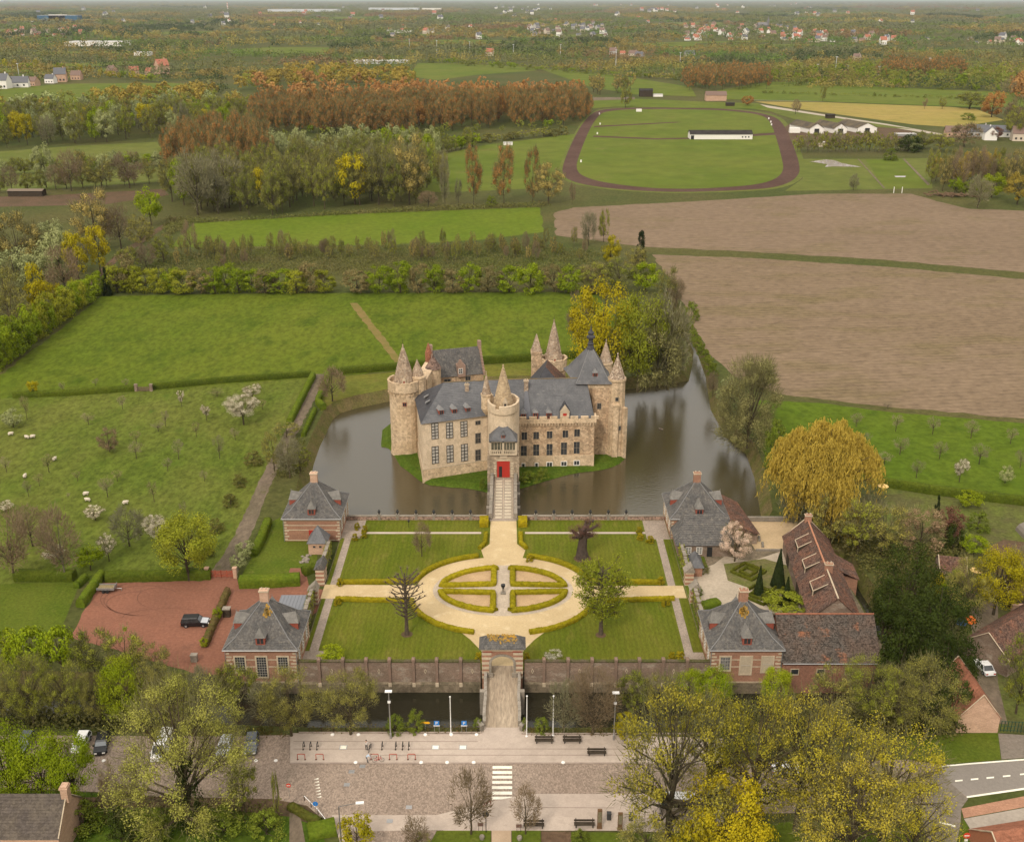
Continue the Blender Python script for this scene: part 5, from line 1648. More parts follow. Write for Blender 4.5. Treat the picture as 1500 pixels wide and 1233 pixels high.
KIND = {
 'fresh': dict(style='leaf', shape='round', z0=.2, m=L_('leaf_fresh',(.19,.255,.010),(.24,.285,.014),(.125,.18,.008))),
 'bright': dict(style='leaf', shape='round', z0=.15, m=L_('leaf_bright',(.225,.275,.012),(.27,.30,.016),(.15,.20,.012))),
 'olive': dict(style='tip', shape='round', z0=.18,dens=1.1, m=L_('leaf_olive',(.25,.275,.036),(.305,.30,.05),(.18,.21,.025))),
 'grove': dict(style='tip', shape='poplar', z0=.14, tr=.015,dens=1.4, twigs=.7, m=L_('leaf_grove',(.215,.24,.038),(.27,.26,.052),(.15,.185,.028))),
 'yellow': dict(style='leaf', shape='round', z0=.18, m=L_('leaf_yellow',(.33,.285,.012),(.38,.31,.014),(.22,.21,.016))),
 'golden': dict(style='leaf', shape='round', z0=.10, m=L_('leaf_golden',(.37,.30,.014),(.42,.335,.014),(.23,.225,.018))),
 'rust': dict(style='tip', shape='poplar', z0=.12, tr=.014,dens=1.4, size=.85, m=L_('leaf_rust',(.40,.195,.062),(.45,.235,.08),(.28,.155,.052))),
 'rustround': dict(style='leaf', shape='round', z0=.12, m=L_('leaf_rust_round',(.33,.16,.05),(.36,.19,.06),(.23,.13,.045))),
 'ochre': dict(style='leaf', shape='round', z0=.15, m=L_('leaf_ochre',(.32,.24,.042),(.37,.27,.048),(.22,.185,.038))),
 'tan': dict(style='tip', shape='round', z0=.2,dens=1.2, m=L_('leaf_tan',(.40,.315,.10),(.44,.345,.115),(.30,.26,.08))),
 'brown': dict(style='twig', shape='round', z0=.22, size=1.0, m=L_('twig_brown',(.23,.17,.108),(.19,.138,.085))),
 'brownolive': dict(style='tip', shape='round', z0=.2,dens=.8, m=L_('leaf_brownolive',(.255,.24,.055),(.30,.265,.07),(.19,.195,.042))),
 'greygreen': dict(style='leaf', shape='round', z0=.15, m=L_('leaf_greygreen',(.27,.29,.12),(.32,.33,.155),(.20,.225,.085))),
 'greytwig': dict(style='twig', shape='round', z0=.15, size=1.1,dens=1.1, m=L_('twig_grey',(.235,.215,.128),(.19,.172,.10))),
 'oak': dict(style='tip', shape='broad', z0=.22, tr=.026, thick=1.5, fork=.55, twigs=.8,dens=.55, size=.95, m=L_('leaf_oak_tip',(.385,.335,.03),(.44,.365,.036),(.26,.255,.028))),
 'oakbare': dict(style='tip', shape='broad', z0=.22, tr=.026, thick=1.4, fork=.6,dens=.6, twigs=1.3, m=L_('leaf_oak_bare',(.39,.325,.042),(.43,.35,.048))),
 'hazy': dict(style='tip', shape='broad', z0=.10, tr=.026,dens=1.9, size=.72, twigs=.7, m=L_('leaf_hazy',(.33,.325,.066),(.385,.36,.085),(.24,.25,.046))),
 'olivegreen': dict(style='leaf', shape='round', z0=.2, m=L_('leaf_olive_green',(.225,.25,.022),(.275,.28,.03),(.155,.185,.016))),
 'lakewillow': dict(style='tip', shape='column', z0=.02, tr=.02,dens=1.6, twigs=1.4, m=L_('leaf_lake_willow',(.27,.25,.095),(.32,.29,.12),(.21,.215,.066))),
 'yew': dict(style='leaf', shape='dome', z0=.02, m=L_('leaf_yew',(.036,.052,.010),(.052,.066,.014),(.07,.078,.015))),
 'conifer': dict(style='leaf', shape='cone', z0=.0,dens=1.6, m=L_('leaf_conifer',(.020,.030,.010),(.028,.038,.012))),
 'hedge': dict(style='leaf', shape='round', z0=.0, m=L_('leaf_hornbeam',(.165,.225,.012),(.21,.25,.015),(.105,.155,.009))),
 'hedgebrown': dict(style='leaf', shape='round', z0=.0,dens=.8, m=L_('leaf_hedge_brown',(.19,.155,.066),(.225,.175,.075),(.15,.145,.045))),
 'hedgelight': dict(style='leaf', shape='round', z0=.0, m=L_('leaf_hedge_light',(.22,.235,.02),(.26,.255,.026),(.155,.185,.014))),
 'shrub': dict(style='leaf', shape='dome', z0=.0, m=L_('leaf_shrub',(.14,.185,.02),(.175,.195,.03),(.095,.135,.016))),
 'shrubolive': dict(style='leaf', shape='dome', z0=.0, m=L_('leaf_shrub_olive',(.15,.145,.036),(.18,.158,.048),(.11,.118,.028))),
 'ball': dict(style='leaf', shape='dome', z0=.0, size=1.1,dens=2.0, m=L_('leaf_box_yellow',(.27,.22,.012),(.31,.25,.015),(.19,.17,.012))),
 'willow': dict(style='weep', shape='broad', z0=.3, tr=.03, m=L_('leaf_willow',(.395,.285,.05),(.45,.325,.06),(.28,.225,.04))),
 'willowgreen': dict(style='weep', shape='broad', z0=.3, tr=.03, m=L_('leaf_willow_green',(.235,.21,.075),(.28,.245,.095),(.19,.18,.055))),
 'blossom': dict(style='blossom', shape='vase', z0=.28, size=1.0, m=L_('blossom_white',(.74,.66,.54),(.62,.54,.42))),
 'pink': dict(style='blossom', shape='round', z0=.15, size=1.1,dens=1.4, twigs=.4, m=L_('blossom_pink',(.80,.62,.52),(.66,.48,.38))),
 'orchard': dict(style='tip', shape='vase', z0=.35,dens=.30, m=L_('leaf_orchard',(.27,.25,.10),(.32,.28,.13))),
 'orchardbare': dict(style='twig', shape='vase', z0=.35,dens=.30, size=1.1, m=L_('twig_orchard',(.26,.215,.145),(.22,.175,.115))),
 'purple': dict(style='leaf', shape='round', z0=.08, m=L_('leaf_purple',(.14,.065,.045),(.17,.085,.055))),
 'pinkbrown': dict(style='tip', shape='round', z0=.1,dens=1.1, m=L_('leaf_pinkbrown',(.33,.225,.145),(.28,.19,.115),(.22,.19,.085))),
}
RT = random.Random(77)
NAMES = dict(yew='yew_tree', conifer='conifer_tree', willow='weeping_willow', willowgreen='willow_tree', lakewillow='willow_tree', shrub='shrub', shrubolive='shrub', ball='box_ball', hedge='hornbeam_tree', hedgebrown='hedge_tree', hedgelight='hedge_tree',
    rust='poplar_tree', blossom='blossom_tree', pink='magnolia_tree', orchard='fruit_tree', orchardbare='fruit_tree', oak='oak_tree', oakbare='oak_tree', hazy='willow_tree', yellow='maple_tree', golden='maple_tree', purple='beech_tree', greygreen='poplar_tree', ochre='larch_tree', rustround='beech_tree', brown='bare_tree', greytwig='bare_tree')
COUNT = {}
def plant(kind, x, y, h, wd, label, group=None, lod=1, z=GZ, cat=None, var=None, barkm=None, trunk=True, nm=None):
 K = KIND[kind]
 v = RT.randrange(3 if lod < 2 else 2) if var is None else var
 trm, crm = proto(kind, lod, v)
 name = nm or NAMES.get(kind, 'tree')
 COUNT[name] = COUNT.get(name, 0) + 1
 o = thing(name, label, cat or ('shrub' if name in ('shrub', 'box_ball') else 'tree'),(x, y, z), group)
 rz = RT.uniform(0, 6.28)
 if not crm.materials:
  crm.materials.append(K['m'])
  crm.materials.append(twigm)
 if trunk:
  link('trunk', trm, o,(0, 0, 0), rz,(wd, wd, h),[barkm or bark])
 c = link('crown' if name not in ('shrub', 'box_ball') else 'foliage', crm, o,(0, 0, 0), rz,(wd, wd, h),[K['m']])
 return o
def tree(kind, px, pb, pt, wpx, label, group=None, lod=None, h0=GZ, **kw):
 """from the photo: base pixel (px, pb), top pixel row pt, crown width in pixels"""
 p = P(px, pb, h0)
 h = max(.4, ZAT(pt, p.y) - h0)
 wd = wpx / PPM((p.x, p.y, h0 + h * .5))
 if lod is None:
  lod = 2 if wpx > 78 else (1 if wpx > 17 else 0)
 return plant(kind, p.x, p.y, h, wd, label, group, lod, h0, **kw)
def inpoly(x, y, poly):
 c = False
 for i in range(len(poly)):
  (x0, y0),(x1, y1) = poly[i - 1], poly[i]
  if (y0 > y) != (y1 > y) and x < (x1 - x0) * (y - y0) / (y1 - y0) + x0:
   c = not c
 return c
def scatter(poly_px, step, seed, jit=.4, limit=9999):
 poly = [tuple(p) for p in PX(poly_px)]
 xs, ys = [p[0] for p in poly],[p[1] for p in poly]
 rg = random.Random(seed)
 out = []
 y, r = min(ys), 0
 while y < max(ys):
  x = min(xs) + (step / 2 if r % 2 else 0)
  while x < max(xs):
   q = (x + rg.uniform(-jit, jit) * step, y + rg.uniform(-jit, jit) * step)
   if inpoly(q[0], q[1], poly):
    out.append(q)
   x += step
  y += step * .9
  r += 1
 rg.shuffle(out)
 return sorted(out[:limit], key=lambda q: q[1])
MASS = {}
def joined(key, kind, x, y, h, wd):
 MASS.setdefault(key,[]).append((kind, x, y, h, wd))
def build_masses():
 for key, items in MASS.items():
  Vs, Cs, n0 = [],[], 0
  rn = np.random.default_rng(len(items))
  Qs = []
  for kind, x, y, h, wd in items:
   me = proto(kind, 0, RT.randrange(3))[1]
   nv = len(me.vertices)
   v = np.empty(nv * 3,dtype=np.float32)
   me.vertices.foreach_get('co', v)
   v = v.reshape(-1, 3)
   nq = sum(1 for p in me.polygons if p.loop_total == 4)
   v = v[:nq * 4] if nq else v
   a = RT.uniform(0, 6.28)
   ca_, sa_ = math.cos(a), math.sin(a)
   v = np.stack([(v[:, 0] * ca_ - v[:, 1] * sa_) * wd + x,(v[:, 0] * sa_ + v[:, 1] * ca_) * wd + y, v[:, 2] * h + GZ], axis=1)
   if not nq:
    v = np.concatenate([v.reshape(-1, 3, 3), v.reshape(-1, 3, 3)[:, 2:3] * .999 + v.reshape(-1, 3, 3)[:, 0:1] * .001], axis=1).reshape(-1, 3)
   Vs.append(v)
   Cs.append(np.repeat(np.array([KCOL[kind]]) * (.82 + .36 * rn.random((1, 1))), len(v) // 4, axis=0) * (.8 + .4 * rn.random((len(v) // 4, 1))))
  V = np.concatenate(Vs)
  o = bpy.data.objects.new('wood_mass', tinted('wood_mass', V, np.arange(len(V)).reshape(-1, 4), np.concatenate(Cs)))
  COL.objects.link(o)
  o['kind'] = 'stuff'
  o['label'] = key
  o['category'] = 'wood'
def tinted(name, V, Q, col):
 me = np_mesh(name, V, Q)
 att = me.attributes.new('tint', 'FLOAT_COLOR', 'FACE')
 cf = np.ones((len(Q), 4),dtype=np.float32)
 cf[:, :3] = col
 att.data.foreach_set('color', cf.ravel())
 if 'far_tree_leaves' not in MATS:
  m = MATS['far_tree_leaves'] = bpy.data.materials.new('far_tree_leaves')
  m.use_nodes = True
  a = m.node_tree.nodes.new('ShaderNodeAttribute')
  a.attribute_name = 'tint'
  pb = m.node_tree.nodes['Principled BSDF']
  m.node_tree.links.new(a.outputs['Color'], pb.inputs['Base Color'])
  pb.inputs['Roughness'].default_value = .9
  pb.inputs['Specular IOR Level'].default_value = .1
 me.materials.append(MATS['far_tree_leaves'])
 return me
KCOL = dict(rust=(.39,.192,.062), rustround=(.33,.175,.055), olive=(.22,.235,.036), brownolive=(.235,.22,.052), fresh=(.165,.22,.013), greygreen=(.25,.275,.11), ochre=(.31,.23,.042), grove=(.195,.215,.036), yellow=(.30,.27,.016), tan=(.38,.30,.095),
   brown=(.205,.17,.09), shrubolive=(.15,.165,.03), greytwig=(.25,.22,.135), shrub=(.12,.16,.018), yew=(.038,.052,.012))
def wood(poly_px, step, kinds, hr, wr, label, group, seed, lod=0, limit=9999, mass=None, nm=None):
 rg = random.Random(seed)
 ks = [k for k, n in kinds for _ in range(n)]
 for x, y in scatter(poly_px, step, seed,.38, limit):
  k = rg.choice(ks)
  h = rg.uniform(*hr)
  if mass:
   joined(mass, k, x, y, h, h * rg.uniform(*wr))
   continue
  lab = label.replace('@', DESC.get(k, 'green')) if '@' in label else label
  plant(k, x, y, h, h * rg.uniform(*wr), lab, group.replace('@', DESC.get(k, 'green')), lod, nm=nm)
DESC = dict(rust='rust coloured', olive='olive', brown='bare brown', brownolive='brownish olive', greygreen='pale grey green', ochre='ochre', yellow='yellow green', fresh='fresh green', tan='pale tan', greytwig='bare grey', grove='olive', rustround='rusty', bright='bright green',
   hedge='mid green', hedgebrown='brown', hedgelight='light green', golden='golden', shrub='green', shrubolive='olive', conifer='dark')
# --- clipped hedges
def hedge(name, path, w_, h_, m, label, z=0.0, closed=False, group=None, seed=1, leaf=.2,dens=26):
 rg = np.random.default_rng(seed)
 pts = [Vector((p[0], p[1])) for p in path]
 res = []
 segs = len(pts) if closed else len(pts) - 1
 for i in range(segs):
  a, b_ = pts[i], pts[(i + 1) % len(pts)]
  n = max(1, int((b_ - a).length / max(.55, w_ * .5)))
  for k in range(n):
   res.append(a.lerp(b_, k / n))
 if not closed:
  res.append(pts[-1])
 n = len(res)
 prof = [(-.5, 0),(-.52,.45),(-.47,.85),(-.3, 1.0),(0, 1.03),(.3, 1.0),(.47,.85),(.52,.45),(.5, 0)]
 V = []
 for i, p in enumerate(res):
  a = res[i - 1] if (closed or i > 0) else p
  b_ = res[(i + 1) % n] if (closed or i < n - 1) else p
  d = (b_ - a).normalized()
  nn = Vector((-d.y,d.x))
  for u, v in prof:
   q = p + nn * (u * w_)
   j = rg.normal(size=3) * .05 * min(1, h_)
   V.append((q.x + j[0], q.y + j[1], z + v * h_ + (j[2] if v else -.02)))
 F = []
 k = len(prof)
 for i in range(n if closed else n - 1):
  i2 = (i + 1) % n
  for c in range(k - 1):
   F.append((i * k + c, i2 * k + c, i2 * k + c + 1, i * k + c + 1))
 Va = np.array(V)
 Fa = np.array(F)
 area = w_ * .6 * h_ + .5
 nl = int(min(6000, len(F) * dens / 8))
 fi = rg.integers(0, len(Fa), nl)
 u, v = rg.random(nl)[:, None], rg.random(nl)[:, None]
 A0, B0, C0, D0 = (Va[Fa[fi, i]] for i in range(4))
 Pt = (A0 * (1 - u) + B0 * u) * (1 - v) + (D0 * (1 - u) + C0 * u) * v
 N = unit(np.cross(B0 - A0, D0 - A0))
 LV, LQ = leaf_quads(Pt + N * .02, unit(N + rg.normal(size=(nl, 3)) * .6), leaf * (.5 + rg.random(nl)), rg,.7)
 quads = np.concatenate([Fa, LQ + len(Va)])
 VV = np.concatenate([Va, LV])
 caps = []
 c0 = VV[:, :2].mean(axis=0)
 c0 = np.array([res[0].x, res[0].y, z])
 me = np_mesh(name, VV - c0, quads)
 if not closed:
  bm = bmesh.new()
  bm.from_mesh(me)
  bm.verts.ensure_lookup_table()
  for base in (0,(n - 1) * k):
   try:
    bm.faces.new([bm.verts[base + c] for c in range(k)])
   except ValueError:
    pass
  bm.to_mesh(me)
  bm.free()
 me.materials.append(m)
 o = bpy.data.objects.new(name, me)
 o.location = c0
 COL.objects.link(o)
 return tag(o, label, 'hedge', group)
boxm = leafmat('box_hedge',(.245,.205,.010),(.30,.24,.012),(.17,.155,.010), s=.7)
hedgem = leafmat('dark_hedge',(.062,.085,.010),(.085,.105,.012),(.045,.065,.008), s=.4)
hedgeg = leafmat('green_hedge',(.09,.13,.012),(.12,.15,.015),(.065,.095,.010), s=.4)
boxdark = leafmat('box_hedge_dark',(.075,.085,.010),(.10,.10,.014), s=.7)
# -- garden planting
def arc_pts(a0, a1, a, b_, c=OC, n=22, p=2.15):
 out = []
 for k in range(n + 1):
  t = R(a0 + (a1 - a0) * k / n)
  cc, ss = math.cos(t), math.sin(t)
  out.append((c[0] + a * math.copysign(abs(cc) ** (2 / p), cc), c[1] + b_ * math.copysign(abs(ss) ** (2 / p), ss)))
 return out
HG = 'clipped box hedges of the forecourt'
ha, hb = 16.5, 13.85
hedge('box_hedge', arc_pts(105, 166, ha, hb) + [(-31.0, 173.6)],.95,.75, boxm, 'curved box hedge round the rear left of the sand oval',.004, group=HG, seed=1)
hedge('box_hedge', arc_pts(75, 14, ha, hb) + [(27.0, 173.6)],.95,.75, boxm, 'curved box hedge round the rear right of the sand oval',.004, group=HG, seed=2)
hedge('box_hedge',[(-31.5, 167.7)] + arc_pts(192, 255, ha, hb),.85,.7, boxm, 'curved box hedge round the front left of the sand oval',.004, group=HG, seed=3)
hedge('box_hedge',[(29.0, 167.9)] + arc_pts(-12,-75, ha, hb),.85,.7, boxm, 'curved box hedge round the front right of the sand oval',.004, group=HG, seed=4)
hedge('box_hedge',[(-6.3, 186.8),(-5.3, 189),(-5.2, 193.2)],.8,.7, boxm, 'short box hedge left of the sand avenue below the bridge',.004, group=HG, seed=5)
hedge('box_hedge',[(2.8, 186.8),(1.8, 189),(1.7, 193.2)],.8,.7, boxm, 'short box hedge right of the sand avenue below the bridge',.004, group=HG, seed=6)
def quad_bed(sx, sy):
 pts = []
 for k in range(13):
  t = R(8 + 76 * k / 12)
  pts.append((EC[0] + sx * (EA - .6) * math.cos(t), EC[1] + sy * (EB - .6) * math.sin(t)))
 pts = [(EC[0] + sx * 1.75, EC[1] + sy * 1.5)] + pts
 pts.append((EC[0] + sx * 1.75, pts[-1][1]))
 return pts
for sx, sy, nm in ((-1, 1, 'rear left'),(1, 1, 'rear right'),(-1,-1, 'front left'),(1,-1, 'front right')):
 q = quad_bed(sx, sy)
 sheet('parterre_bed', q, G['bedsand'],.046)
 hedge('parterre_hedge', q, 1.0,.7, boxm, 'box hedge round the %s bed of the oval parterre' % nm,.04, True, 'parterre hedges', 11 + sx + 3 * sy)
for x, nm in ((-5.7, 'left'),(2.2, 'right')):
 b_ = hedge('box_block',[(x - .9 if x < 0 else x - .9, 197.6),(x + .9, 197.6)], 3.0, 1.5, leafmat('box_gold',(.30,.235,.010),(.36,.27,.012),(.22,.19,.01), s=.8), 'square yellow box block on the %s of the castle bridge' % nm,.004, seed=20,dens=60)
bl = [(523, 772, 10, 'rear left'),(534, 776, 10, 'rear left by the path'),(520, 788, 10, 'left path side'),(533, 784, 11, 'lawn corner left'),(936, 778, 11, 'rear right'),(938, 787, 11, 'right lawn corner'),(952, 791, 13, 'right path side')]
for px, py, wpx,d in bl:
 tree('ball', px, py + 3, py - 7, wpx, 'round yellow green box ball at the %s of the forecourt' % d, 'clipped box balls', lod=1, h0=0)
for px, py, wpx,d in ((498, 855, 11, 'left arm of the rear left hedge'),(495, 883, 12, 'left end of the front left hedge'),(968, 853, 12, 'right end of the rear right hedge'),(975, 884, 14, 'right end of the front right hedge'),(776, 820, 11, 'inner end of the rear right hedge'),(996, 962, 14, 'front right corner path'),(984, 963, 12, 'front right lawn corner')):
 tree('ball', px, py + 2, py - 9, wpx, 'box ball at the %s' % d, 'clipped box balls', lod=1, h0=0)
tree('ball', 701, 968, 955, 14, 'round box ball hugging the gatehouse on its left', lod=1, h0=0)
tree('ball', 771, 968, 955, 12, 'round box ball hugging the gatehouse on its right', lod=1, h0=0)
tree('bright', 487, 968, 948, 42, 'low light green bush in the front left lawn corner', lod=1, h0=0, cat='shrub')
tree('blossom', 810, 966, 953, 30, 'low white flowering bush behind the moat wall', lod=1, h0=0, cat='shrub', trunk=False)
def pollard(px, pb, pt, wpx, label, leafy=None, thick=1.0, seed=1, lean=0.0):
 p = P(px, pb, 0)
 h = ZAT(pt, p.y)
 wd = wpx / PPM((p.x, p.y, h / 2))
 o = thing('pollard_tree', label, 'tree',(p.x, p.y, 0))
 rg = random.Random(seed)
 b = MB()
 tr = .28 * thick
 b.tube([(0, 0,-.05),(0,.05, h * .25),(.05, 0, h * .55),(0,.05, h * .95)],[tr * 1.5, tr, tr * .9, tr * .35], 8)
 ends = []
 nl = 64
 for i in range(nl):
  z = h * (.24 + .66 * i / nl)
  a = i * 2.4 + rg.uniform(-.3,.3)
  f = math.sin(math.pi * (.10 + .72 * i / nl)) ** .8
  L = wd * .5 * (.30 + .70 * f) * rg.uniform(.55, 1.0) * (1.15 if leafy else 1.0)
  e = Vector((L * math.cos(a), L * math.sin(a), z + L * .45))
  m_ = Vector((L * .6 * math.cos(a), L * .6 * math.sin(a), z + L * .18))
  b.tube([(0, 0, z - .2), m_, e],[tr * .36, tr * .28, tr * .22], 5)
  b.tube([e - (e - m_) * .04, e + Vector((0, 0,.22))],[tr * .45, tr * .3], 5)
  ends.append((e, a))
 b.v = [(v[0] + p.x, v[1] + p.y, v[2]) for v in b.v]
 b.build('trunk', mat('dark_bark',(.105,.08,.058),(.075,.058,.042), s1=2, fine=.3), o)
 tw = MB()
 for e, a in ends:
  for k in range(12 if not leafy else 8):
   d = Vector((math.cos(a) + rg.gauss(0,.7), math.sin(a) + rg.gauss(0,.7), rg.uniform(.1, 1.4))).normalized()
   L = rg.uniform(.4, 1.1)
   w_ = Vector((-d.y,d.x,.1)).normalized() * .022
   tw.add([e - w_, e + w_, e + d * L],[(0, 1, 2)])
 tw.v = [(v[0] + p.x, v[1] + p.y, v[2]) for v in tw.v]
 tw.build('twigs', mat('twig_dark',(.15,.11,.075), fine=.2), o, 'stuff')
 if leafy:
  rn = np.random.default_rng(seed)
  k = rn.integers(0, len(ends), 11000)
  E_ = np.array([tuple(e) for e, a in ends])
  C = E_[k] * (.72 + .42 * rn.random((len(k), 1))) * np.array([1, 1, 0]) + np.array([0, 0, 1]) * E_[k][:, 2:3] + rn.normal(size=(len(k), 3)) * .42
  V, Q = leaf_quads(C, unit(rn.normal(size=(len(k), 3)) + np.array([0, 0,.4])),.27 * (.5 + rn.random(len(k))), rn,.6)
  me = np_mesh('leaves', V, Q)
  me.materials.append(leafy)
  link('leaves', me, o)
 return o
pollard(596, 929, 834, 62, 'bare dark pollard tree on the front left lawn', seed=3)
pollard(880, 929, 824, 70, 'leafing green pollard tree on the front right lawn', KIND['olivegreen']['m'], seed=8)
for px, py, r_ in ((596, 929, 1.0),(880, 930,.9),(853, 818, 1.7)):
 p = P(px, py, 0)
 sheet('tree_pit', ell(p.x, p.y, r_, r_, 14), G['soil'],.05)
p = P(853, 817, 0)
o = thing('old_tree', 'thick gnarled brown trunk with stubby limbs on the rear right lawn', 'tree',(p.x, p.y, 0))
b = MB()
hh = ZAT(770, p.y)
b.tube([(p.x, p.y,-.05),(p.x - .1, p.y, hh * .3),(p.x + .1, p.y, hh * .65),(p.x, p.y, hh * .9)],[1.35,.95,.8,.5], 10)
rg = random.Random(4)
tw = MB()
for i in range(12):
 a = i * .55 + rg.uniform(-.2,.2)
 z = hh * rg.uniform(.62,.92)
 L = rg.uniform(1.2, 3.0)
 e = Vector((p.x + L * math.cos(a), p.y + L * math.sin(a), z + rg.uniform(.3, 1.4)))
 b.tube([(p.x, p.y, z - .4),(p.x + L * .5 * math.cos(a), p.y + L * .5 * math.sin(a), z + .1), e],[.42,.34,.24], 6)
 for k in range(130):
  d = Vector((rg.gauss(0, 1), rg.gauss(0, 1), rg.gauss(.5,.8))).normalized()
  w_ = Vector((-d.y,d.x,.1)).normalized() * .03
  q = e + Vector((rg.gauss(0,.4), rg.gauss(0,.4), rg.gauss(0,.3)))
  tw.add([q - w_, q + w_, q + d * rg.uniform(.4, 1.0)],[(0, 1, 2)])
b.build('trunk', mat('old_bark',(.085,.062,.05),(.06,.045,.036),(.12,.09,.07), s1=1.5, s2=3, fine=.35, fines=6, bump=.5), o)
tw.build('twigs', mat('twig_red',(.12,.062,.045), fine=.2), o, 'stuff')
tree('brown', 618, 815, 766, 30, 'small bare brown tree on the rear left lawn', lod=1, h0=0)
sheet('court_gravel', PX([(1016, 838),(1046, 826),(1062, 814),(1100, 822),(1165, 800),(1190, 905),(1140, 900),(1085, 880),(1040, 895),(1012, 880)], 0), G['courtgravel'],.006)
sheet('court_bed', PX([(1060, 826),(1120, 818),(1160, 830),(1176, 885),(1130, 894),(1100, 862),(1066, 850)], 0), mat('court_bed',(.14,.12,.055),(.11,.115,.03), s1=.4, fine=.3, fines=2),.010)
sheet('terrace_sand',[(47.4, 186.5),(60.2, 186.2),(60.5, 198.5),(46.4, 198.9)], G['terrace'],.010)
b = MB()
b.box(45.5, 60.9, 199.0, 199.5,-.01,.7)
b.box(45.5, 60.9, 198.9, 199.6,.7,.85)
b.box(60.5, 60.9, 186, 199.0,-.01,.7)
t = b.build('parapet_wall', stonegrey, loc=(53, 199.2, 0))
tag(t, 'low grey stone wall round the sandy lakeside terrace', 'wall')
b = MB()
b.box(47.4, 57.5, 186.0, 186.35,-.01,.4)
tag(b.build('step_wall', stonegrey, loc=(52, 186.2, 0)), 'low stone step below the sandy terrace', 'wall')
for px, py in ((1112, 790),(1117, 799)):
 p = P(px, py, 0)
 b = MB()
 b.obox(p.xy, R(80), 1.8,.35,.01,.45)
 for k in (-.7,.7):
  b.obox((p.x + k * .17, p.y + k), R(80),.3,.5,.0,.4, 0)
 tag(b.build('bench', stonegrey, loc=(p.x, p.y, 0)), 'dark stone bench on the terrace, %s' % ('nearer the lake' if py < 795 else 'nearer the court'), 'bench')
for px, pb, pt, w_,d in ((1111, 869, 829, 15, 'left'),(1139, 857, 804, 22, 'tallest'),(1151, 885, 845, 18, 'right')):
 p = P(px, pb, 0)
 h, r_ = ZAT(pt, p.y), w_ / 2 / PPM(p)
 rn = np.random.default_rng(px)
 t_, a_ = rn.random(2600) ** 1.5, rn.random(2600) * 6.283
 rad = r_ * (1 - t_) ** .95 * (.92 + .1 * rn.random(2600))
 C = np.stack([rad * np.cos(a_), rad * np.sin(a_), t_ * h], axis=1)
 V, Q = leaf_quads(C, unit(np.stack([np.cos(a_), np.sin(a_),.35 + rn.normal(size=2600) * .2], axis=1) + rn.normal(size=(2600, 3)) * .3),.26 * (.5 + rn.random(2600)), rn,.7)
 b = MB()
 b.lathe((0, 0),[(r_ * .9, 0),(r_ * .86, h * .1),(r_ * .5, h * .5),(.05, h * .97)], 12)
 me = np_mesh('topiary_cone', np.concatenate([V, np.array(b.v)]), np.concatenate([Q, np.array([q for q in b.f if len(q) == 4]) + len(V)]))
 me.materials.append(KIND['conifer']['m'])
 o = bpy.data.objects.new('topiary_cone', me)
 o.location = p
 COL.objects.link(o)
 tag(o, 'dark clipped topiary cone, the %s of three beside the long barn' % d, 'topiary', 'topiary cones')
for k,(cx_, cy_, s_) in enumerate(((1112, 872, 3.4),(1146, 874, 3.6),(1096, 838, 3.2))):
 c = P(cx_, cy_, 0)
 for j, f in enumerate((1.0,.5)):
  hedge('parterre_hedge',[(c.x + dx * s_ * f, c.y + dy * s_ * f) for dx,dy in ((-1, 0),(0,-1),(1, 0),(0, 1))],.45,.5, boxdark,('outer' if j == 0 else 'inner') + ' diamond box hedge of the topiary court, ' + ('round the left cone', 'between the tallest and right cones', 'below the pink tree')[k],.0, True, 'diamond hedges of the topiary court', 40 + k * 2 + j)
tree('olivegreen', 1148, 897, 872, 70, 'olive green bushes behind the ridge of the front barn', lod=1, h0=0, cat='shrub', trunk=False)
tree('pink', 1076, 822, 766, 50, 'pale pink flowering magnolia beside the low annex', lod=2, h0=0)
tree('shrubolive', 1030, 838, 822, 20, 'low olive bush at the foot of the annex', lod=1, h0=0, trunk=False)
tree('shrub', 1022, 870, 858, 16, 'round green bush beside the court gate', lod=1, h0=0, trunk=False)
hedge('clipped_hedge',[P(1022, 893, 0).xy, P(1052, 885, 0).xy], 2.0, 1.1, hedgeg, 'short bright hedge behind the front right pavilion', 0, seed=61)
def ivy_wall(x0, y0, x1, y1, h_, label, seed, piers=()):
 t = thing('garden_wall', label, 'wall',((x0 + x1) / 2,(y0 + y1) / 2,-.5))
 b = MB()
 n = 14
 rg = random.Random(seed)
 for i in range(n):
  ya, yb_ = y0 + (y1 - y0) * i / n, y0 + (y1 - y0) * (i + 1) / n
  xa, xb = x0 + (x1 - x0) * i / n, x0 + (x1 - x0) * (i + 1) / n
  z = h_ + rg.uniform(-.25,.25)
  b.box(min(xa, xb) - .25, max(xa, xb) + .25, ya, yb_,-.6, z)
  b.box(min(xa, xb) - .33, max(xa, xb) + .33, ya, yb_, z, z + .15, 1)
 b.build('brickwork',[brickdark, stonegrey], t)
 rn = np.random.default_rng(seed)
 k = 1500
 u = rn.random(k)
 zz_ = rn.random(k) ** .7 * (h_ + .3)
 cl = (np.sin(u * 17 + seed) * .5 + np.sin(u * 41) * .5) > -.35
 side = np.where(rn.random(k) < .5, 1,-1) * (.30 + .25 * rn.random(k))
 C = np.stack([x0 + (x1 - x0) * u + side, y0 + (y1 - y0) * u, zz_ - .5 * (1 - zz_ / (h_ + .3))], axis=1)[cl]
 V, Q = leaf_quads(C - np.array(t.location), unit(np.stack([np.sign(side[cl]), rn.normal(size=cl.sum()) * .4, rn.normal(size=cl.sum()) * .5], axis=1)),.28 * (.5 + rn.random(cl.sum())), rn,.7)
 me = np_mesh('ivy', V, Q)
 me.materials.append(KIND['olive']['m'])
 iv = link('ivy', me, t)
 iv['kind'] = 'stuff'
 return t
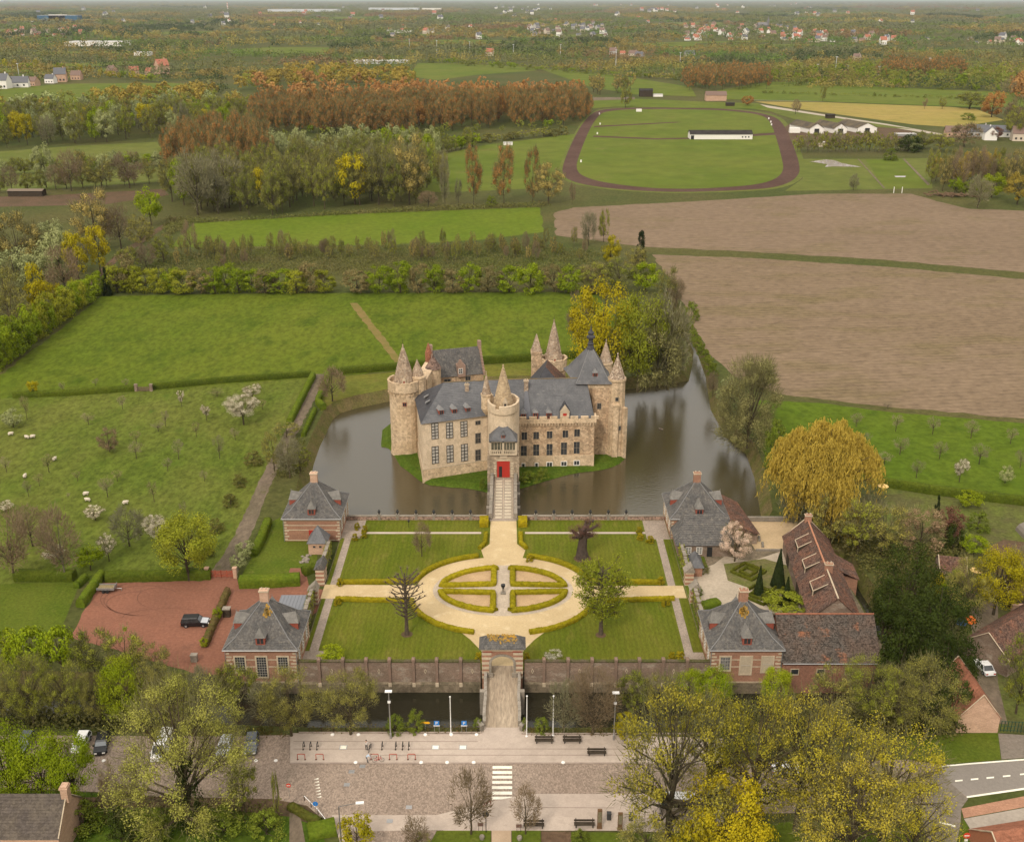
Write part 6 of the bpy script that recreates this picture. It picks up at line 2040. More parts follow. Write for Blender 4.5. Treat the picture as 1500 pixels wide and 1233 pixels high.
ivy_wall(-35.2, 156.6,-35.3, 166.6, 3.1, 'ivy grown garden wall behind the front left pavilion', 1)
ivy_wall(-35.3, 176.6,-35.4, 185.5, 2.4, 'garden wall between the left gate and the small shed', 2)
ivy_wall(32.2, 156.6, 32.3, 166.6, 3.1, 'ivy grown garden wall behind the front right pavilion', 3)
ivy_wall(32.3, 174.6, 32.4, 183.6, 2.9, 'garden wall between the right gate and the annex', 4)
def gate_pier(x, y0, y1, zt, label, rm):
 t = thing('gate_pier', label, 'gate pier',(x,(y0 + y1) / 2,-.5))
 b = MB()
 b.box(x - .75, x + .75, y0, y1,-.6, zt)
 for k in range(4):
  b.box(x - .79, x + .79, y0 - .04, y1 + .04,-.2 + k * .85,.15 + k * .85, 1)
 b.build('masonry',[brick, stonepale], t)
 b = MB()
 b.slope((x - 1.0, y1 + .2, zt),(x - 1.0, y0 - .2, zt),(x + .35, y0 - .2, zt + 1.3),(x + .35, y1 + .2, zt + 1.3), 6, 0)
 b.slope((x + .95, y0 - .2, zt),(x + .95, y1 + .2, zt),(x + .35, y1 + .2, zt + 1.3),(x + .35, y0 - .2, zt + 1.3), 4, 0)
 b.add([(x - 1.0, y0 - .2, zt),(x + .95, y0 - .2, zt),(x + .35, y0 - .2, zt + 1.3),(x - 1.0, y1 + .2, zt),(x + .95, y1 + .2, zt),(x + .35, y1 + .2, zt + 1.3)],[(0, 1, 2),(4, 3, 5)])
 b.build('cap', rm, t)
gate_pier(-35.2, 173.6, 176.6, 2.9, 'slate capped gate pier behind the left arm of the drive', slatemoss)
gate_pier(-35.2, 166.6, 168.0, 2.6, 'gate pier in front of the left arm of the drive', stonegrey)
gate_pier(32.4, 172.9, 174.6, 2.7, 'gate pier behind the right arm of the drive', stonegrey)
gate_pier(32.4, 166.6, 168.2, 2.7, 'gate pier in front of the right arm of the drive', stonegrey)
t = thing('slate_hut', 'narrow hut with a pointed slate roof against the court side of the garden wall', 'hut',(34.3, 178, 0))
b = MB()
b.box(33.3, 35.3, 176.2, 180.2,-.02, 1.9)
b.build('wall', brick, t)
b = MB()
E = [(33.0, 175.9, 1.9),(35.6, 175.9, 1.9),(35.6, 180.5, 1.9),(33.0, 180.5, 1.9)]
for i in range(4):
 b.slope(E[i], E[(i + 1) % 4],(34.2, 177.6 if i in (0, 3) else 179, 3.9),(34.2, 177.6 if i in (0, 1) else 179, 3.9), 8, 0)
b.build('roof', slate, t)
# -- hedges of the park
HP = 'clipped hedges of the park'
hedge('park_hedge', PX([(20, 582),(100, 579),(197, 572)]), 1.4, 1.6, hedgem, 'long dark clipped hedge left of the brick field gate', GZ, group=HP, seed=70)
hedge('park_hedge', PX([(224, 570),(330, 560),(456, 551)]), 1.4, 1.6, hedgem, 'long dark clipped hedge right of the brick field gate', GZ, group=HP, seed=71)
hedge('park_hedge', PX([(480, 549),(590, 540)]), 1.6, 1.9, hedgem, 'dark clipped hedge behind the left round tower', GZ, group=HP, seed=72)
hedge('park_hedge', PX([(590, 540),(700, 533),(880, 522)]), 1.6, 2.2, hedgem, 'dark clipped hedge behind the castle', GZ, group=HP, seed=73)
hedge('park_hedge', PX([(1285, 710),(1360, 722),(1500, 739),(1600, 750)]), 1.6, 1.9, hedgem, 'dark clipped hedge below the right meadow', GZ, group=HP, seed=74)
hedge('lane_hedge', PX([(459, 553),(440, 590),(424, 622)]), 1.5, 1.7, hedgeg, 'green hedge on the left of the far end of the lane', GZ, group=HP, seed=75)
hedge('lane_hedge', PX([(481, 552),(466, 592),(474, 600)]), 1.5, 1.8, hedgeg, 'green hedge on the right of the far end of the lane', GZ, group=HP, seed=76)
hedge('lane_hedge', PX([(462, 602),(444, 640)]), 1.0, 1.2, hedgeg, 'short green hedge between the lane and the lakeshore', GZ, group=HP, seed=77)
hedge('lane_hedge', PX([(393, 768),(380, 800),(371, 815)]), 1.6, 1.6, hedgeg, 'green hedge on the right of the near end of the lane', GZ, group=HP, seed=78)
hedge('block_hedge', PX([(352, 858),(400, 857),(440, 854)]), 2.2, 2.0, hedgeg, 'thick square hedge along the red court in front of the west lawn', GZ, group=HP, seed=79)
hedge('block_hedge', PX([(444, 842),(462, 836)]), 1.6, 1.6, hedgem, 'short dark hedge beside the left gate pier', GZ, group=HP, seed=80)
hedge('block_hedge', PX([(156, 850),(250, 848),(310, 846)]), 1.8, 1.8, hedgem, 'dark hedge along the back of the red court', GZ, group=HP, seed=81)
hedge('block_hedge', PX([(24, 848),(110, 848)]), 2.2, 1.8, hedgem, 'dark hedge behind the small lawn at the left edge', GZ, group=HP, seed=82)
hedge('block_hedge', PX([(150, 845),(118, 890)]), 1.4, 1.6, hedgeg, 'sloping green hedge between the small lawn and the red court', GZ, group=HP, seed=83)
hedge('block_hedge', PX([(126, 848),(112, 862)]), 1.2, 1.3, hedgeg, 'short green hedge by the orchard corner', GZ, group=HP, seed=84)
hedge('mixed_hedge', PX([(334, 868),(318, 905),(300, 948)]), 1.1, 1.2, leafmat('hedge_rusty',(.16,.095,.045),(.12,.105,.03),(.09,.10,.02), s=.6), 'rust and green hedge between the red court and the pavilion drive', GZ, group=HP, seed=85)
tree('bright', 319, 908, 890, 16, 'yellow green bush in the rusty hedge by the black car', lod=1, cat='shrub', trunk=False)
tree('bright', 299, 948, 934, 14, 'yellow green bush at the near end of the rusty hedge', lod=1, cat='shrub', trunk=False)
hedge('block_hedge', PX([(452, 1222),(492, 1214)]), 2.6, 1.1, hedgeg, 'bright clipped hedge at the bottom beside the forked path', GZ, group=HP, seed=86)
hedge('verge_hedge', PX([(425, 1182),(448, 1196),(468, 1206)]), 1.2,.7, leafmat('verge_plants',(.08,.10,.016),(.11,.10,.02), s=.6), 'low hedge along the curved fence by the road', GZ, group=HP, seed=87)
# -- big and single trees
tree('willow', 1202, 768, 608, 152, 'large golden weeping willow on the right shore of the lake')
tree('shrub', 1132, 688, 610, 40, 'green bush left of the golden willow', lod=1)
tree('lakewillow', 1094, 655, 520, 96, 'tall grey green willow leaning over the right shore')
tree('greygreen', 1070, 622, 548, 50, 'pale bush on the shore left of the grey green willow')
tree('greytwig', 1168, 775, 702, 60, 'bare grey tree at the foot of the golden willow')
tree('brownolive', 1215, 800, 715, 76, 'olive bare tree behind the long barn')
tree('olive', 1255, 812, 730, 70, 'olive tree right of the long barn chimney')
tree('brownolive', 1290, 812, 735, 76, 'brownish tree left of the pink brown garden tree')
tree('greytwig', 1272, 776, 722, 44, 'thin bare tree near the yellow garden umbrella')
tree('pinkbrown', 1345, 812, 745, 74, 'pinkish brown flowering tree in the right garden')
tree('purple', 1388, 792, 740, 48, 'purple leaved round tree in the right garden')
tree('conifer', 1371, 756, 722, 12, 'small dark conifer behind the purple tree', lod=1)
tree('bright', 1420, 742, 720, 42, 'low yellow green bush by the right hedge', lod=1, cat='shrub', trunk=False)
tree('yew', 1395, 808, 766, 36, 'dark green bush in front of the purple tree', lod=1)
tree('fresh', 1425, 812, 786, 46, 'bright green bush in the right garden', lod=1, cat='shrub')
tree('shrub', 1432, 776, 748, 36, 'green bush beside the garden lawn path', lod=1)
tree('yew', 1325, 905, 792, 118, 'huge dark yew behind the small barns')
tree('yew', 1292, 935, 858, 64, 'dark yew touching the front barn gable')
tree('yew', 1362, 985, 845, 130, 'dark yew in the middle of the right hand group')
tree('yew', 1375, 1020, 922, 100, 'dark yew with olive tips above the white car')
tree('yew', 1310, 1010, 900, 70, 'dark yew below the barn gable')
tree('yew', 1392, 1062, 985, 60, 'dark yew beside the little brick gable')
tree('golden', 1372, 876, 840, 26, 'small golden bush among the dark yews', lod=1)
tree('yew', 1352, 1078, 1010, 40, 'dark bush under the rounded brown tree', lod=1)
tree('yellow', 1455, 900, 802, 84, 'yellow green tree behind the farm yard')
tree('brownolive', 1415, 905, 822, 80, 'brownish tree with pale blossom beside the farm yard')
tree('fresh', 1392, 880, 835, 40, 'bright green bush beside the dark yews', lod=1)
tree('olive', 1488, 1045, 935, 66, 'olive bare tree at the right edge')
tree('greytwig', 1480, 868, 800, 40, 'bare tree by the vegetable plot')
tree('brownolive', 1354, 1080, 966, 104, 'rounded olive brown tree left of the little brick gable')
tree('olive', 1268, 1052, 968, 90, 'olive bush below the tiled barn')
tree('brownolive', 1215, 1058, 978, 76, 'brownish bush below the barn windows')
tree('olive', 1312, 1066, 985, 70, 'olive tree between the barn and the brown tree')
tree('oakbare', 978, 1245, 1018, 190, 'large bare oak with olive tips in front of the moat', var=0)
tree('oak', 1036, 1185, 1010, 130, 'tall oak with yellow green tips behind the large bare oak')
tree('oak', 1100, 1208, 1020, 150, 'oak with yellow green tips in the middle of the front grove')
tree('oakbare', 1165, 1215, 1022, 150, 'brownish oak in the front grove below the barn')
tree('oak', 1215, 1240, 1060, 160, 'wide yellow green oak in the front grove')
tree('oak', 1290, 1235, 1062, 180, 'wide yellow green oak at the right of the front grove')
tree('oakbare', 1240, 1290, 1130, 170, 'low oak at the bottom of the front grove')
tree('oak', 1330, 1290, 1150, 120, 'yellow green oak at the bottom right of the grove')
tree('golden', 1062, 1275, 1142, 140, 'bright golden yellow tree in front of the grove')
tree('golden', 1010, 1290, 1205, 70, 'low golden yellow bush left of the golden tree')
tree('bright', 1008, 1035, 982, 56, 'bright green round tree left of the pavilion quoins by the moat', lod=2)
tree('fresh', 1047, 1036, 978, 54, 'green round tree in front of the front right pavilion', lod=2)
tree('bright', 1135, 1038, 978, 52, 'bright green round tree at the barn corner', lod=2)
tree('yellow', 915, 1085, 1045, 40, 'yellow green bush at the plaza edge', lod=1)
tree('olive', 925, 1050, 982, 50, 'olive pollard willow right of the plaza lamp')
tree('brownolive', 962, 1050, 984, 48, 'brownish pollard willow right of the plaza lamp')
tree('greytwig', 826, 1074, 1000, 56, 'bare willow by the moat behind the left bench')
tree('brown', 868, 1076, 984, 80, 'reddish bare willow by the moat behind the right bench')
tree('shrub', 793, 1070, 1050, 26, 'small blue green bush beside the right flagpole', lod=1)
tree('shrub', 580, 1070, 1046, 34, 'blue green bush by the left plaza lamp', lod=1)
tree('shrub', 610, 1070, 1038, 30, 'taller blue green bush left of the yellow sign', lod=1)
tree('brownolive', 427, 1078, 984, 92, 'olive brown tree beside the moat at the left of the plaza')
tree('brownolive', 514, 1076, 984, 92, 'spreading brown tree in front of the moat wall')
tree('olive', 358, 1045, 975, 60, 'olive tree in front of the front left pavilion')
tree('olive', 335, 1046, 972, 40, 'yellowish bush at the left corner of the front left pavilion')
tree('greytwig', 395, 1062, 1000, 60, 'bare tree at the foot of the front left pavilion')
tree('hazy', 276, 1205, 1002, 215, 'very large hazy olive tree with an ivy covered trunk over the parked cars')
tree('yew', 283, 1212, 1098, 40, 'dark ivy column on the trunk of the large hazy tree', lod=1)
tree('yew', 180, 1240, 1178, 46, 'dark evergreen bush by the cottage gable', lod=1)
tree('fresh', 20, 1185, 1062, 92, 'fresh green tree at the left edge in front of the parked cars')
tree('fresh', 68, 1186, 1072, 86, 'fresh green tree second from the left edge')
tree('fresh', 113, 1184, 1078, 80, 'fresh green tree above the cottage chimney')
tree('brown', 166, 1190, 1118, 30, 'thin bare sapling right of the green row', lod=1)
tree('brown', 196, 1188, 1120, 30, 'thin bare sapling with a leaning stem', lod=1)
tree('olive', 360, 1190, 1120, 50, 'small olive tree right of the ivy trunk', lod=1)
for i,(k, px, pb, pt, w_,d) in enumerate((('brownolive', 8, 1058, 968, 56, 'brownish pollard at the left edge'),('olive', 50, 1060, 962, 76, 'olive pollard near the left edge'),('olive', 104, 1060, 974, 70, 'olive fan shaped pollard'),
  ('brownolive', 146, 1060, 986, 52, 'small brownish pollard beside the bright green one'),('bright', 186, 1062, 966, 72, 'bright green pollard in the left row'),('brownolive', 228, 1052, 970, 60, 'brownish pollard right of the bright green one'),
  ('olive', 268, 1052, 984, 54, 'olive pollard below the red court'),('greytwig', 300, 1058, 980, 46, 'grey bare tree left of the front pavilion'))):
 tree(k, px, pb, pt, w_,d, lod=2)
for k, px, pb, pt, w_,d in (('bright', 12, 985, 922, 60, 'bright green tree at the left edge below the small lawn'),('fresh', 50, 990, 922, 66, 'bright green tree below the small lawn'),('fresh', 92, 992, 920, 60, 'green tree at the corner of the red court'),
  ('olive', 140, 992, 925, 66, 'olive tree left of the court edge'),('olive', 190, 992, 922, 60, 'taller olive tree in front of the red court'),('brownolive', 232, 1000, 945, 50, 'brownish shrubs in front of the red court')):
 tree(k, px, pb, pt, w_,d)
tree('shrub', 700, 1067, 1050, 16, 'dark green ivy clump at the left end of the bridge parapet', lod=1, trunk=False)
tree('shrub', 768, 1069, 1050, 12, 'dark green ivy clump at the right end of the bridge parapet', lod=1, trunk=False)
tree('brown', 690, 1222, 1130, 66, 'bare brown street tree left of the zebra crossing', var=0)
tree('brown', 770, 1222, 1152, 44, 'bare brown street tree right of the zebra crossing', var=1)
tree('brown', 612, 1250, 1196, 44, 'bare brown shrub tree at the bottom of the plaza', lod=1)
tree('yellow', 524, 1240, 1196, 56, 'small yellow green tree behind the bottom lamp post', lod=1)
tree('olive', 407, 1200, 1128, 12, 'thin ivy clad post like tree beside the road', lod=1)
tree('olive', 618, 1240, 1222, 30, 'low bush at the bottom plaza edge', lod=1, cat='shrub')
tree('shrub', 850, 1232, 1216, 30, 'low green bush in the bottom flower bed', lod=1)
tree('brownolive', 945, 1240, 1212, 80, 'low olive bushes at the bottom of the plaza', lod=1, cat='shrub')
for i,(px, pb, w_) in enumerate(((40, 1215, 80),(120, 1212, 70),(220, 1225, 80),(330, 1218, 70),(390, 1222, 60))):
 tree('shrub', px, pb, pb - 34, w_, 'dark green shrub in the bottom left hedge bank, number %s from the left' % ('one', 'two', 'three', 'four', 'five')[i], 'shrubs of the bottom left bank', lod=1) if i != 0 else None
for px, pb, w_,d in ((775, 706, 28, 'right of the castle gate'),(795, 701, 22, 'below the first cellar window'),(707, 716, 12, 'left of the castle gate')):
 tree('shrub', px, pb, pb - 17, w_, 'green shrub on the island bank ' + d, lod=1, h0=IZ, trunk=False)
for a in (('golden', 880, 566, 408, 112, 'golden yellow maple right of the castle donjon'),('olivegreen', 934, 573, 424, 84, 'tall light green tree behind the stair turret'),('lakewillow', 962, 571, 440, 78, 'drooping olive willow at the water behind the castle'),
   ('greytwig', 978, 570, 432, 60, 'tall grey bare tree beside the channel'),('brownolive', 905, 570, 470, 70, 'brownish tree behind the donjon'),('greygreen', 985, 562, 480, 44, 'pale tree leaning over the channel'),('brown', 848, 520, 428, 40, 'bare brown tree at the corner of the big meadow')):
 tree(*a)
tree('brown', 487, 588, 540, 44, 'bare brown tree at the far end of the lane', lod=1)
tree('brownolive', 420, 640, 618, 40, 'brownish bush beside the lane', lod=1)
tree('brownolive', 402, 690, 630, 34, 'thin olive tree between the lane and the lake', lod=1)
tree('greytwig', 425, 700, 640, 40, 'bare tree on the bank left of the lake', lod=1)
tree('olive', 440, 690, 655, 36, 'olive bushes on the lake bank', lod=1, cat='shrub')
for px, pb, w_ in ((300, 815, 30),(318, 778, 26),(338, 742, 24),(352, 712, 24),(372, 680, 30)):
 tree('shrubolive', px, pb, pb - 20, w_, 'olive shrub along the left side of the lane', 'shrubs along the lane', lod=1)
for px, pb, w_ in ((360, 818, 30),(350, 835, 26)):
 tree('greygreen', px, pb, pb - 26, w_, 'pale shrub beside the red gate', 'pale shrubs beside the red gate', lod=1, cat='shrub')
tree('olivegreen', 277, 850, 752, 92, 'large yellow green tree beside the red field gate')
tree('greytwig', 190, 800, 744, 52, 'bare olive round tree in the orchard')
tree('brown', 96, 850, 745, 68, 'tall bare brown tree with a pale trunk at the orchard hedge', barkm=barkpale)
tree('brown', 22, 850, 748, 70, 'bare brown tree at the left edge of the orchard')
tree('brown', 48, 800, 742, 50, 'bare brown tree behind the orchard hedge', lod=1)
tree('fresh', 133, 835, 800, 44, 'bright green bush in the orchard hedge', lod=1, cat='shrub')
tree('blossom', 232, 798, 755, 42, 'white blossom tree left of the large yellow green tree', lod=2)
tree('blossom', 160, 822, 782, 30, 'white blossom tree at the orchard hedge', lod=1)
tree('blossom', 357, 622, 580, 54, 'large spreading white blossom tree below the long hedge', lod=2)
tree('blossom', 371, 590, 561, 30, 'white blossom tree behind the large spreading one', lod=1)
tree('blossom', 303, 616, 592, 16, 'small white blossom tree left of the large spreading one', lod=1)
tree('blossom', 266, 595, 571, 12, 'slender white blossom tree near the hedge', lod=1)
tree('blossom', 8, 750, 735, 28, 'white blossom tree at the left edge', lod=1)
tree('blossom', 140, 762, 742, 34, 'white blossom tree with two sheep above it', lod=1)
tree('blossom', 80, 824, 800, 36, 'white blossom tree behind the tall bare tree', lod=1)
tree('orchard', 72, 692, 666, 22, 'pale blossom tree with a sheep beside it', lod=1)
tree('pinkbrown', 161, 662, 625, 32, 'pinkish brown tree in the middle of the orchard', lod=1)
tree('greygreen', 20, 626, 598, 34, 'pale green tree at the left edge of the orchard', lod=1)
tree('yellow', 50, 580, 556, 18, 'yellow green bush on the hedge line', lod=1)
ob = [(40, 615, 580, 16),(92, 575, 560, 10),(200, 672, 648, 24),(172, 705, 690, 20),(243, 625, 602, 14),(262, 673, 645, 18),(288, 640, 618, 14),(322, 672, 640, 20),(246, 690, 672, 16),(226, 735, 705, 18),(158, 728, 700, 26),(270, 760, 735, 14),
  (318, 580, 570, 26),(232, 632, 618, 22),(130, 622, 606, 20),(58, 712, 694, 16),(42, 727, 705, 14),(10, 692, 670, 16),(114, 705, 690, 14),(180, 600, 580, 14),(300, 705, 690, 16),(200, 650, 632, 18),(100, 730, 722, 8),(345, 645, 628, 16),(385, 600, 586, 14),(140, 565, 555, 12),(185, 568, 556, 12)]
for i,(px, pb, pt, w_) in enumerate(ob):
 tree('orchardbare' if i % 3 else 'orchard', px, pb, pt, w_, 'young bare fruit tree in the sheep orchard', 'young fruit trees of the sheep orchard', lod=1)
for i,(px, pb, pt, w_) in enumerate(((1254, 625, 606, 20),(1312, 632, 608, 20),(1366, 636, 612, 22),(1422, 642, 618, 24),(1318, 666, 642, 26),(1376, 672, 648, 26),(1434, 680, 652, 30),(1342, 700, 675, 22),(1480, 650, 628, 20),(1494, 685, 660, 22),(1265, 650, 635, 26),(1295, 680, 664, 26),(1300, 598, 590, 16))):
 tree('orchardbare', px, pb, pt, w_, 'bare fruit tree on the right meadow', 'bare fruit trees of the right meadow', lod=1)
tree('blossom', 1405, 706, 670, 24, 'pale cream blossom tree on the right meadow', lod=1)
tree('greygreen', 1472, 708, 682, 22, 'pale yellow blossoming tree on the right meadow', lod=1)
for i in range(17):
 f = i / 16
 px, pb = 0 + 152 * f - 8, 545 + (432 - 545) * f
 tree(RT.choice(['hedge', 'hedge', 'hedgelight']), px, pb, pb - (62 - 22 * f) * RT.uniform(.85, 1.15),(44 - 12 * f) * RT.uniform(.9, 1.2), 'green hornbeam of the hedge row on the left of the big meadow', 'hornbeams left of the big meadow', lod=1)
tree('conifer', 158, 433, 384, 14, 'dark slim conifer at the far corner of the big meadow', lod=1)
px = 172
i = 0
while px < 868:
 if px < 490:
  k = RT.choice(['hedge', 'hedgelight', 'hedge', 'hedgebrown'])
 else:
  k = ['hedge', 'hedgebrown', 'hedge', 'hedgebrown', 'hedge', 'hedge', 'hedgebrown'][i % 7]
 w_ = RT.uniform(26, 42)
 if not 480 < px < 500:
  d = DESC[k]
  tree(k, px, 430 - RT.uniform(0, 3), 381 + RT.uniform(0, 14), w_ + 10, '%s rounded tree in the row behind the big meadow' % d, '%s trees behind the big meadow' % d, lod=1)
 px += w_ * (.62 if px < 490 else .8)
 i += 1
for a in (('yellow', 894, 390, 345, 32, 'yellow green tree right of the scrub'),('greytwig', 862, 360, 310, 26, 'bare grey poplar left of the yellow green tree'),('olive', 884, 355, 306, 18, 'slim yellowish tree behind the scrub'),('conifer', 938, 382, 330, 20, 'dark ivy covered tree at the field corner'),
   ('olive', 905, 425, 380, 60, 'olive trees at the field corner'),('fresh', 945, 428, 385, 46, 'green trees at the field corner'),('brownolive', 975, 445, 390, 40, 'brownish tree beside the ploughed field'),('brown', 990, 450, 408, 26, 'bare tree on the edge of the ploughed field'),
   ('shrub', 1012, 470, 440, 26, 'green bush at the head of the channel'),('olive', 870, 430, 385, 50, 'olive tree at the end of the row'),('brownolive', 930, 405, 360, 40, 'brown tree behind the field corner'),('olive', 990, 545, 500, 40, 'bush hanging over the channel'),
   ('brown', 1044, 580, 545, 20, 'brown bush on the channel bank')):
 tree(*a, lod=1)
for i in range(9):
 f = i / 8
 tree('shrub', 1000 + 44 * f, 470 + 80 * f, 455 + 74 * f, 14 + 5 * f, 'green shrub on the bank between the channel and the ploughed field', 'shrubs on the channel bank', lod=1)
for i in range(95):
 px = RT.uniform(255, 860)
 pb = RT.uniform(362, 384) if px > 400 else RT.uniform(368, 392)
 k = RT.choice(['brown', 'brownolive', 'brownolive', 'tan', 'olive'])
 tree(k, px, pb, pb - RT.uniform(18, 32), RT.uniform(9, 15), '%s sapling in the scrub behind the tree row' % DESC[k], '%s saplings of the scrub' % DESC[k], lod=1, barkm=barkpale, nm='sapling')
def mass(name, polys, n, kinds_cols, size, label, seed, hz=(0, 1.6), kind='stuff', m=None):
 rn = np.random.default_rng(seed)
 rg = random.Random(seed)
 Vs, Qs = [],[]
 allp = []
 for poly, frac in polys:
  pp = [tuple(p) for p in PX(poly)]
  xs, ys = [p[0] for p in pp],[p[1] for p in pp]
  cnt = 0
  while cnt < n * frac:
   x, y = rg.uniform(min(xs), max(xs)), rg.uniform(min(ys), max(ys))
   if inpoly(x, y, pp):
    allp.append((x, y))
    cnt += 1
 C = np.array([(x, y, GZ) for x, y in allp])
 C = np.repeat(C, 9, axis=0) + rn.normal(size=(len(C) * 9, 3)) * np.array([size, size, 0])
 C[:, 2] = GZ + hz[0] + (hz[1] - hz[0]) * rn.random(len(C)) ** 1.5
 V, Q = leaf_quads(C, unit(rn.normal(size=C.shape) + np.array([0, 0,.9])), size * .55 * (.5 + rn.random(len(C))), rn,.7)
 me = np_mesh(name, V, Q)
 me.materials.append(m)
 o = bpy.data.objects.new(name, me)
 COL.objects.link(o)
 o['kind'] = kind
 o['label'] = label
 o['category'] = 'undergrowth'
 return o
mass('undergrowth',[([(170, 402),(260, 372),(420, 362),(800, 358),(900, 375),(905, 400),(600, 405)], 1)], 5200, None,.85, 'brown and green bramble scrub behind the tree row', 5,(0, 1.8), m=leafmat('bramble',(.155,.135,.055),(.125,.14,.032),(.13,.095,.05), s=.05))
mass('undergrowth',[([(245, 320),(330, 324),(500, 312),(650, 304),(800, 298),(800, 303),(640, 309),(420, 319),(280, 328),(240, 350)], 1)], 900, None, 1.2, 'low scrub along the foot of the central wood', 6,(0, 1.6), m=MATS['bramble'])
mass('undergrowth',[([(430, 640),(447, 650),(440, 700),(400, 700)],.3),([(0, 1160),(380, 1180),(420, 1188),(400, 1210),(0, 1215)],.7)], 700, None,.6, 'rough low plants on the banks', 7,(0,.8), m=leafmat('rough_plants',(.115,.12,.025),(.14,.125,.045), s=.3))
mass('undergrowth',[([(200, 1062),(420, 1068),(420, 1078),(200, 1078)],.35),([(450, 1064),(700, 1064),(700, 1073),(450, 1073)],.3),([(775, 1066),(1000, 1066),(1000, 1077),(775, 1076)],.35)], 500, None,.4, 'rusty low plants on the moat bank', 8,(0,.4), m=leafmat('bank_plants',(.13,.08,.035),(.085,.085,.02), s=.4))
mass('undergrowth',[([(0, 1040),(300, 1048),(300, 1070),(0, 1066)],.5),([(1010, 1040),(1330, 1046),(1330, 1075),(1010, 1070)],.5)], 1300, None,.8, 'dense green and brown thicket along the moat', 9,(0, 2.0), m=leafmat('thicket',(.11,.112,.028),(.14,.12,.045),(.075,.085,.018), s=.25))
mass('undergrowth',[([(1180, 760),(1290, 790),(1420, 800),(1430, 880),(1300, 880),(1262, 830)],.6),([(1300, 960),(1400, 1010),(1400, 1080),(1290, 1075)],.4)], 1500, None,.8, 'mixed garden thicket round the dark yews', 10,(0, 1.8), m=MATS['thicket'])
# -- woods in the middle distance
tree_left = [('tan', 30, 400, 312, 74, 'large tan tree at the left edge'),('greygreen', 90, 405, 330, 50, 'pale green tree left of the yellow ones'),('greygreen', 78, 368, 320, 44, 'pale tree behind the lane'),('tan', 140, 365, 276, 72, 'tall tan tree beside the forest lane'),
 ('yellow', 116, 410, 338, 40, 'bright yellow green tree left of the forest lane'),('yellow', 148, 402, 328, 34, 'bright yellow green tree touching the forest lane'),('brown', 96, 432, 362, 52, 'bare greyish tree below the yellow ones'),('greygreen', 24, 430, 362, 70, 'pale green rounded trees at the left edge'),
 ('greygreen', 64, 425, 364, 44, 'pale green rounded tree near the left edge'),('yellow', 56, 462, 386, 40, 'yellow olive tree in the left wood'),('brownolive', 14, 470, 388, 56, 'brown tree at the left edge of the wood'),('brownolive', 24, 500, 420, 56, 'reddish brown tree at the left edge'),
 ('brown', 178, 365, 300, 44, 'bare brown tree behind the forest lane'),('brownolive', 208, 368, 312, 44, 'brown tree right of the forest lane'),('fresh', 222, 330, 272, 40, 'fresh green tree at the corner of the wood'),('olive', 190, 400, 360, 34, 'olive bush on the lane corner'),
 ('hedgebrown', 182, 425, 372, 50, 'rusty brown tree at the corner of the row'),('olive', 60, 395, 350, 40, 'olive tree in the left wood'),('brown', 280, 372, 325, 22, 'bare sapling at the meadow corner'),('olive', 5, 455, 400, 40, 'olive tree hidden at the left edge'),
 ('yellow', 84, 452, 415, 26, 'small yellow tree over the forest lane'),('olive', 40, 480, 445, 40, 'olive bush behind the hornbeams'),('greytwig', 120, 395, 352, 30, 'bare tree between the yellow trees'),('olive', 240, 385, 345, 40, 'olive thicket right of the forest lane'),('brown', 215, 395, 358, 34, 'bare thicket right of the forest lane')]
for a in tree_left:
 tree(*a, lod=1)
sheet('forest_lane', PX([(90, 445),(172, 372),(255, 318),(262, 320),(182, 374),(98, 448)]), G['soil'], GZ + .03)
wood([(238, 300),(330, 322),(500, 308),(648, 300),(650, 270),(560, 248),(430, 258),(270, 272)], 13,[('grove', 5),('olive', 4),('brownolive', 3),('greytwig', 1),('fresh', 1)],(18, 26),(.48,.66), '@ tree in the dense central wood', '@ trees of the central wood', 21, 1, 170, nm='alder_tree')
wood([(245, 272),(330, 268),(395, 262),(392, 222),(310, 222),(250, 245)], 13,[('rust', 7)],(25, 32),(.38,.5), 'rust coloured tree at the left of the central wood', 'rust coloured trees of the central wood', 22, 1, nm='alder_tree')
wood([(400, 262),(560, 250),(640, 252),(640, 232),(400, 240)], 16,[('greygreen', 6),('grove', 1),('fresh', 1)],(20, 26),(.5,.7), '@ tree at the back of the central wood', '@ trees at the back of the central wood', 23, 1)
for px, pb, pt, w_, k,d in ((290, 315, 220, 60, 'greytwig', 'bare grey tree in front of the rust coloured ones'),(330, 305, 222, 60, 'greytwig', 'second bare grey tree in front of the rust coloured ones'),(384, 300, 245, 34, 'yellow', 'yellow tree inside the central wood'),(345, 215, 198, 20, 'bright', 'bright green treetop among the rust ones'),
  (520, 300, 225, 56, 'yellow', 'tall yellow olive tree in the central wood'),(600, 300, 192, 60, 'tan', 'tall tan tree at the right of the central wood'),(555, 300, 215, 46, 'brownolive', 'brownish tree beside the tall tan one'),(694, 300, 208, 30, 'rust', 'tall bare rusty poplar, left of the pair'),(738, 299, 208, 40, 'rust', 'tall bare rusty poplar, right of the pair'),(780, 296, 215, 26, 'rust', 'slim rusty poplar beside the tan willow'),
  (803, 298, 240, 48, 'tan', 'round tan willow beside the racetrack'),(652, 302, 226, 16, 'greytwig', 'dead grey tree at the edge of the wood'),(672, 302, 262, 12, 'greytwig', 'dead grey stump tree'),(838, 300, 268, 10, 'brown', 'small bare tree at the racetrack bend'),(720, 302, 285, 18, 'shrub', 'green bush between the poplars'),(628, 304, 280, 30, 'brown', 'brown bush at the edge of the wood')):
 tree(k, px, pb, pt, w_,d, lod=1)
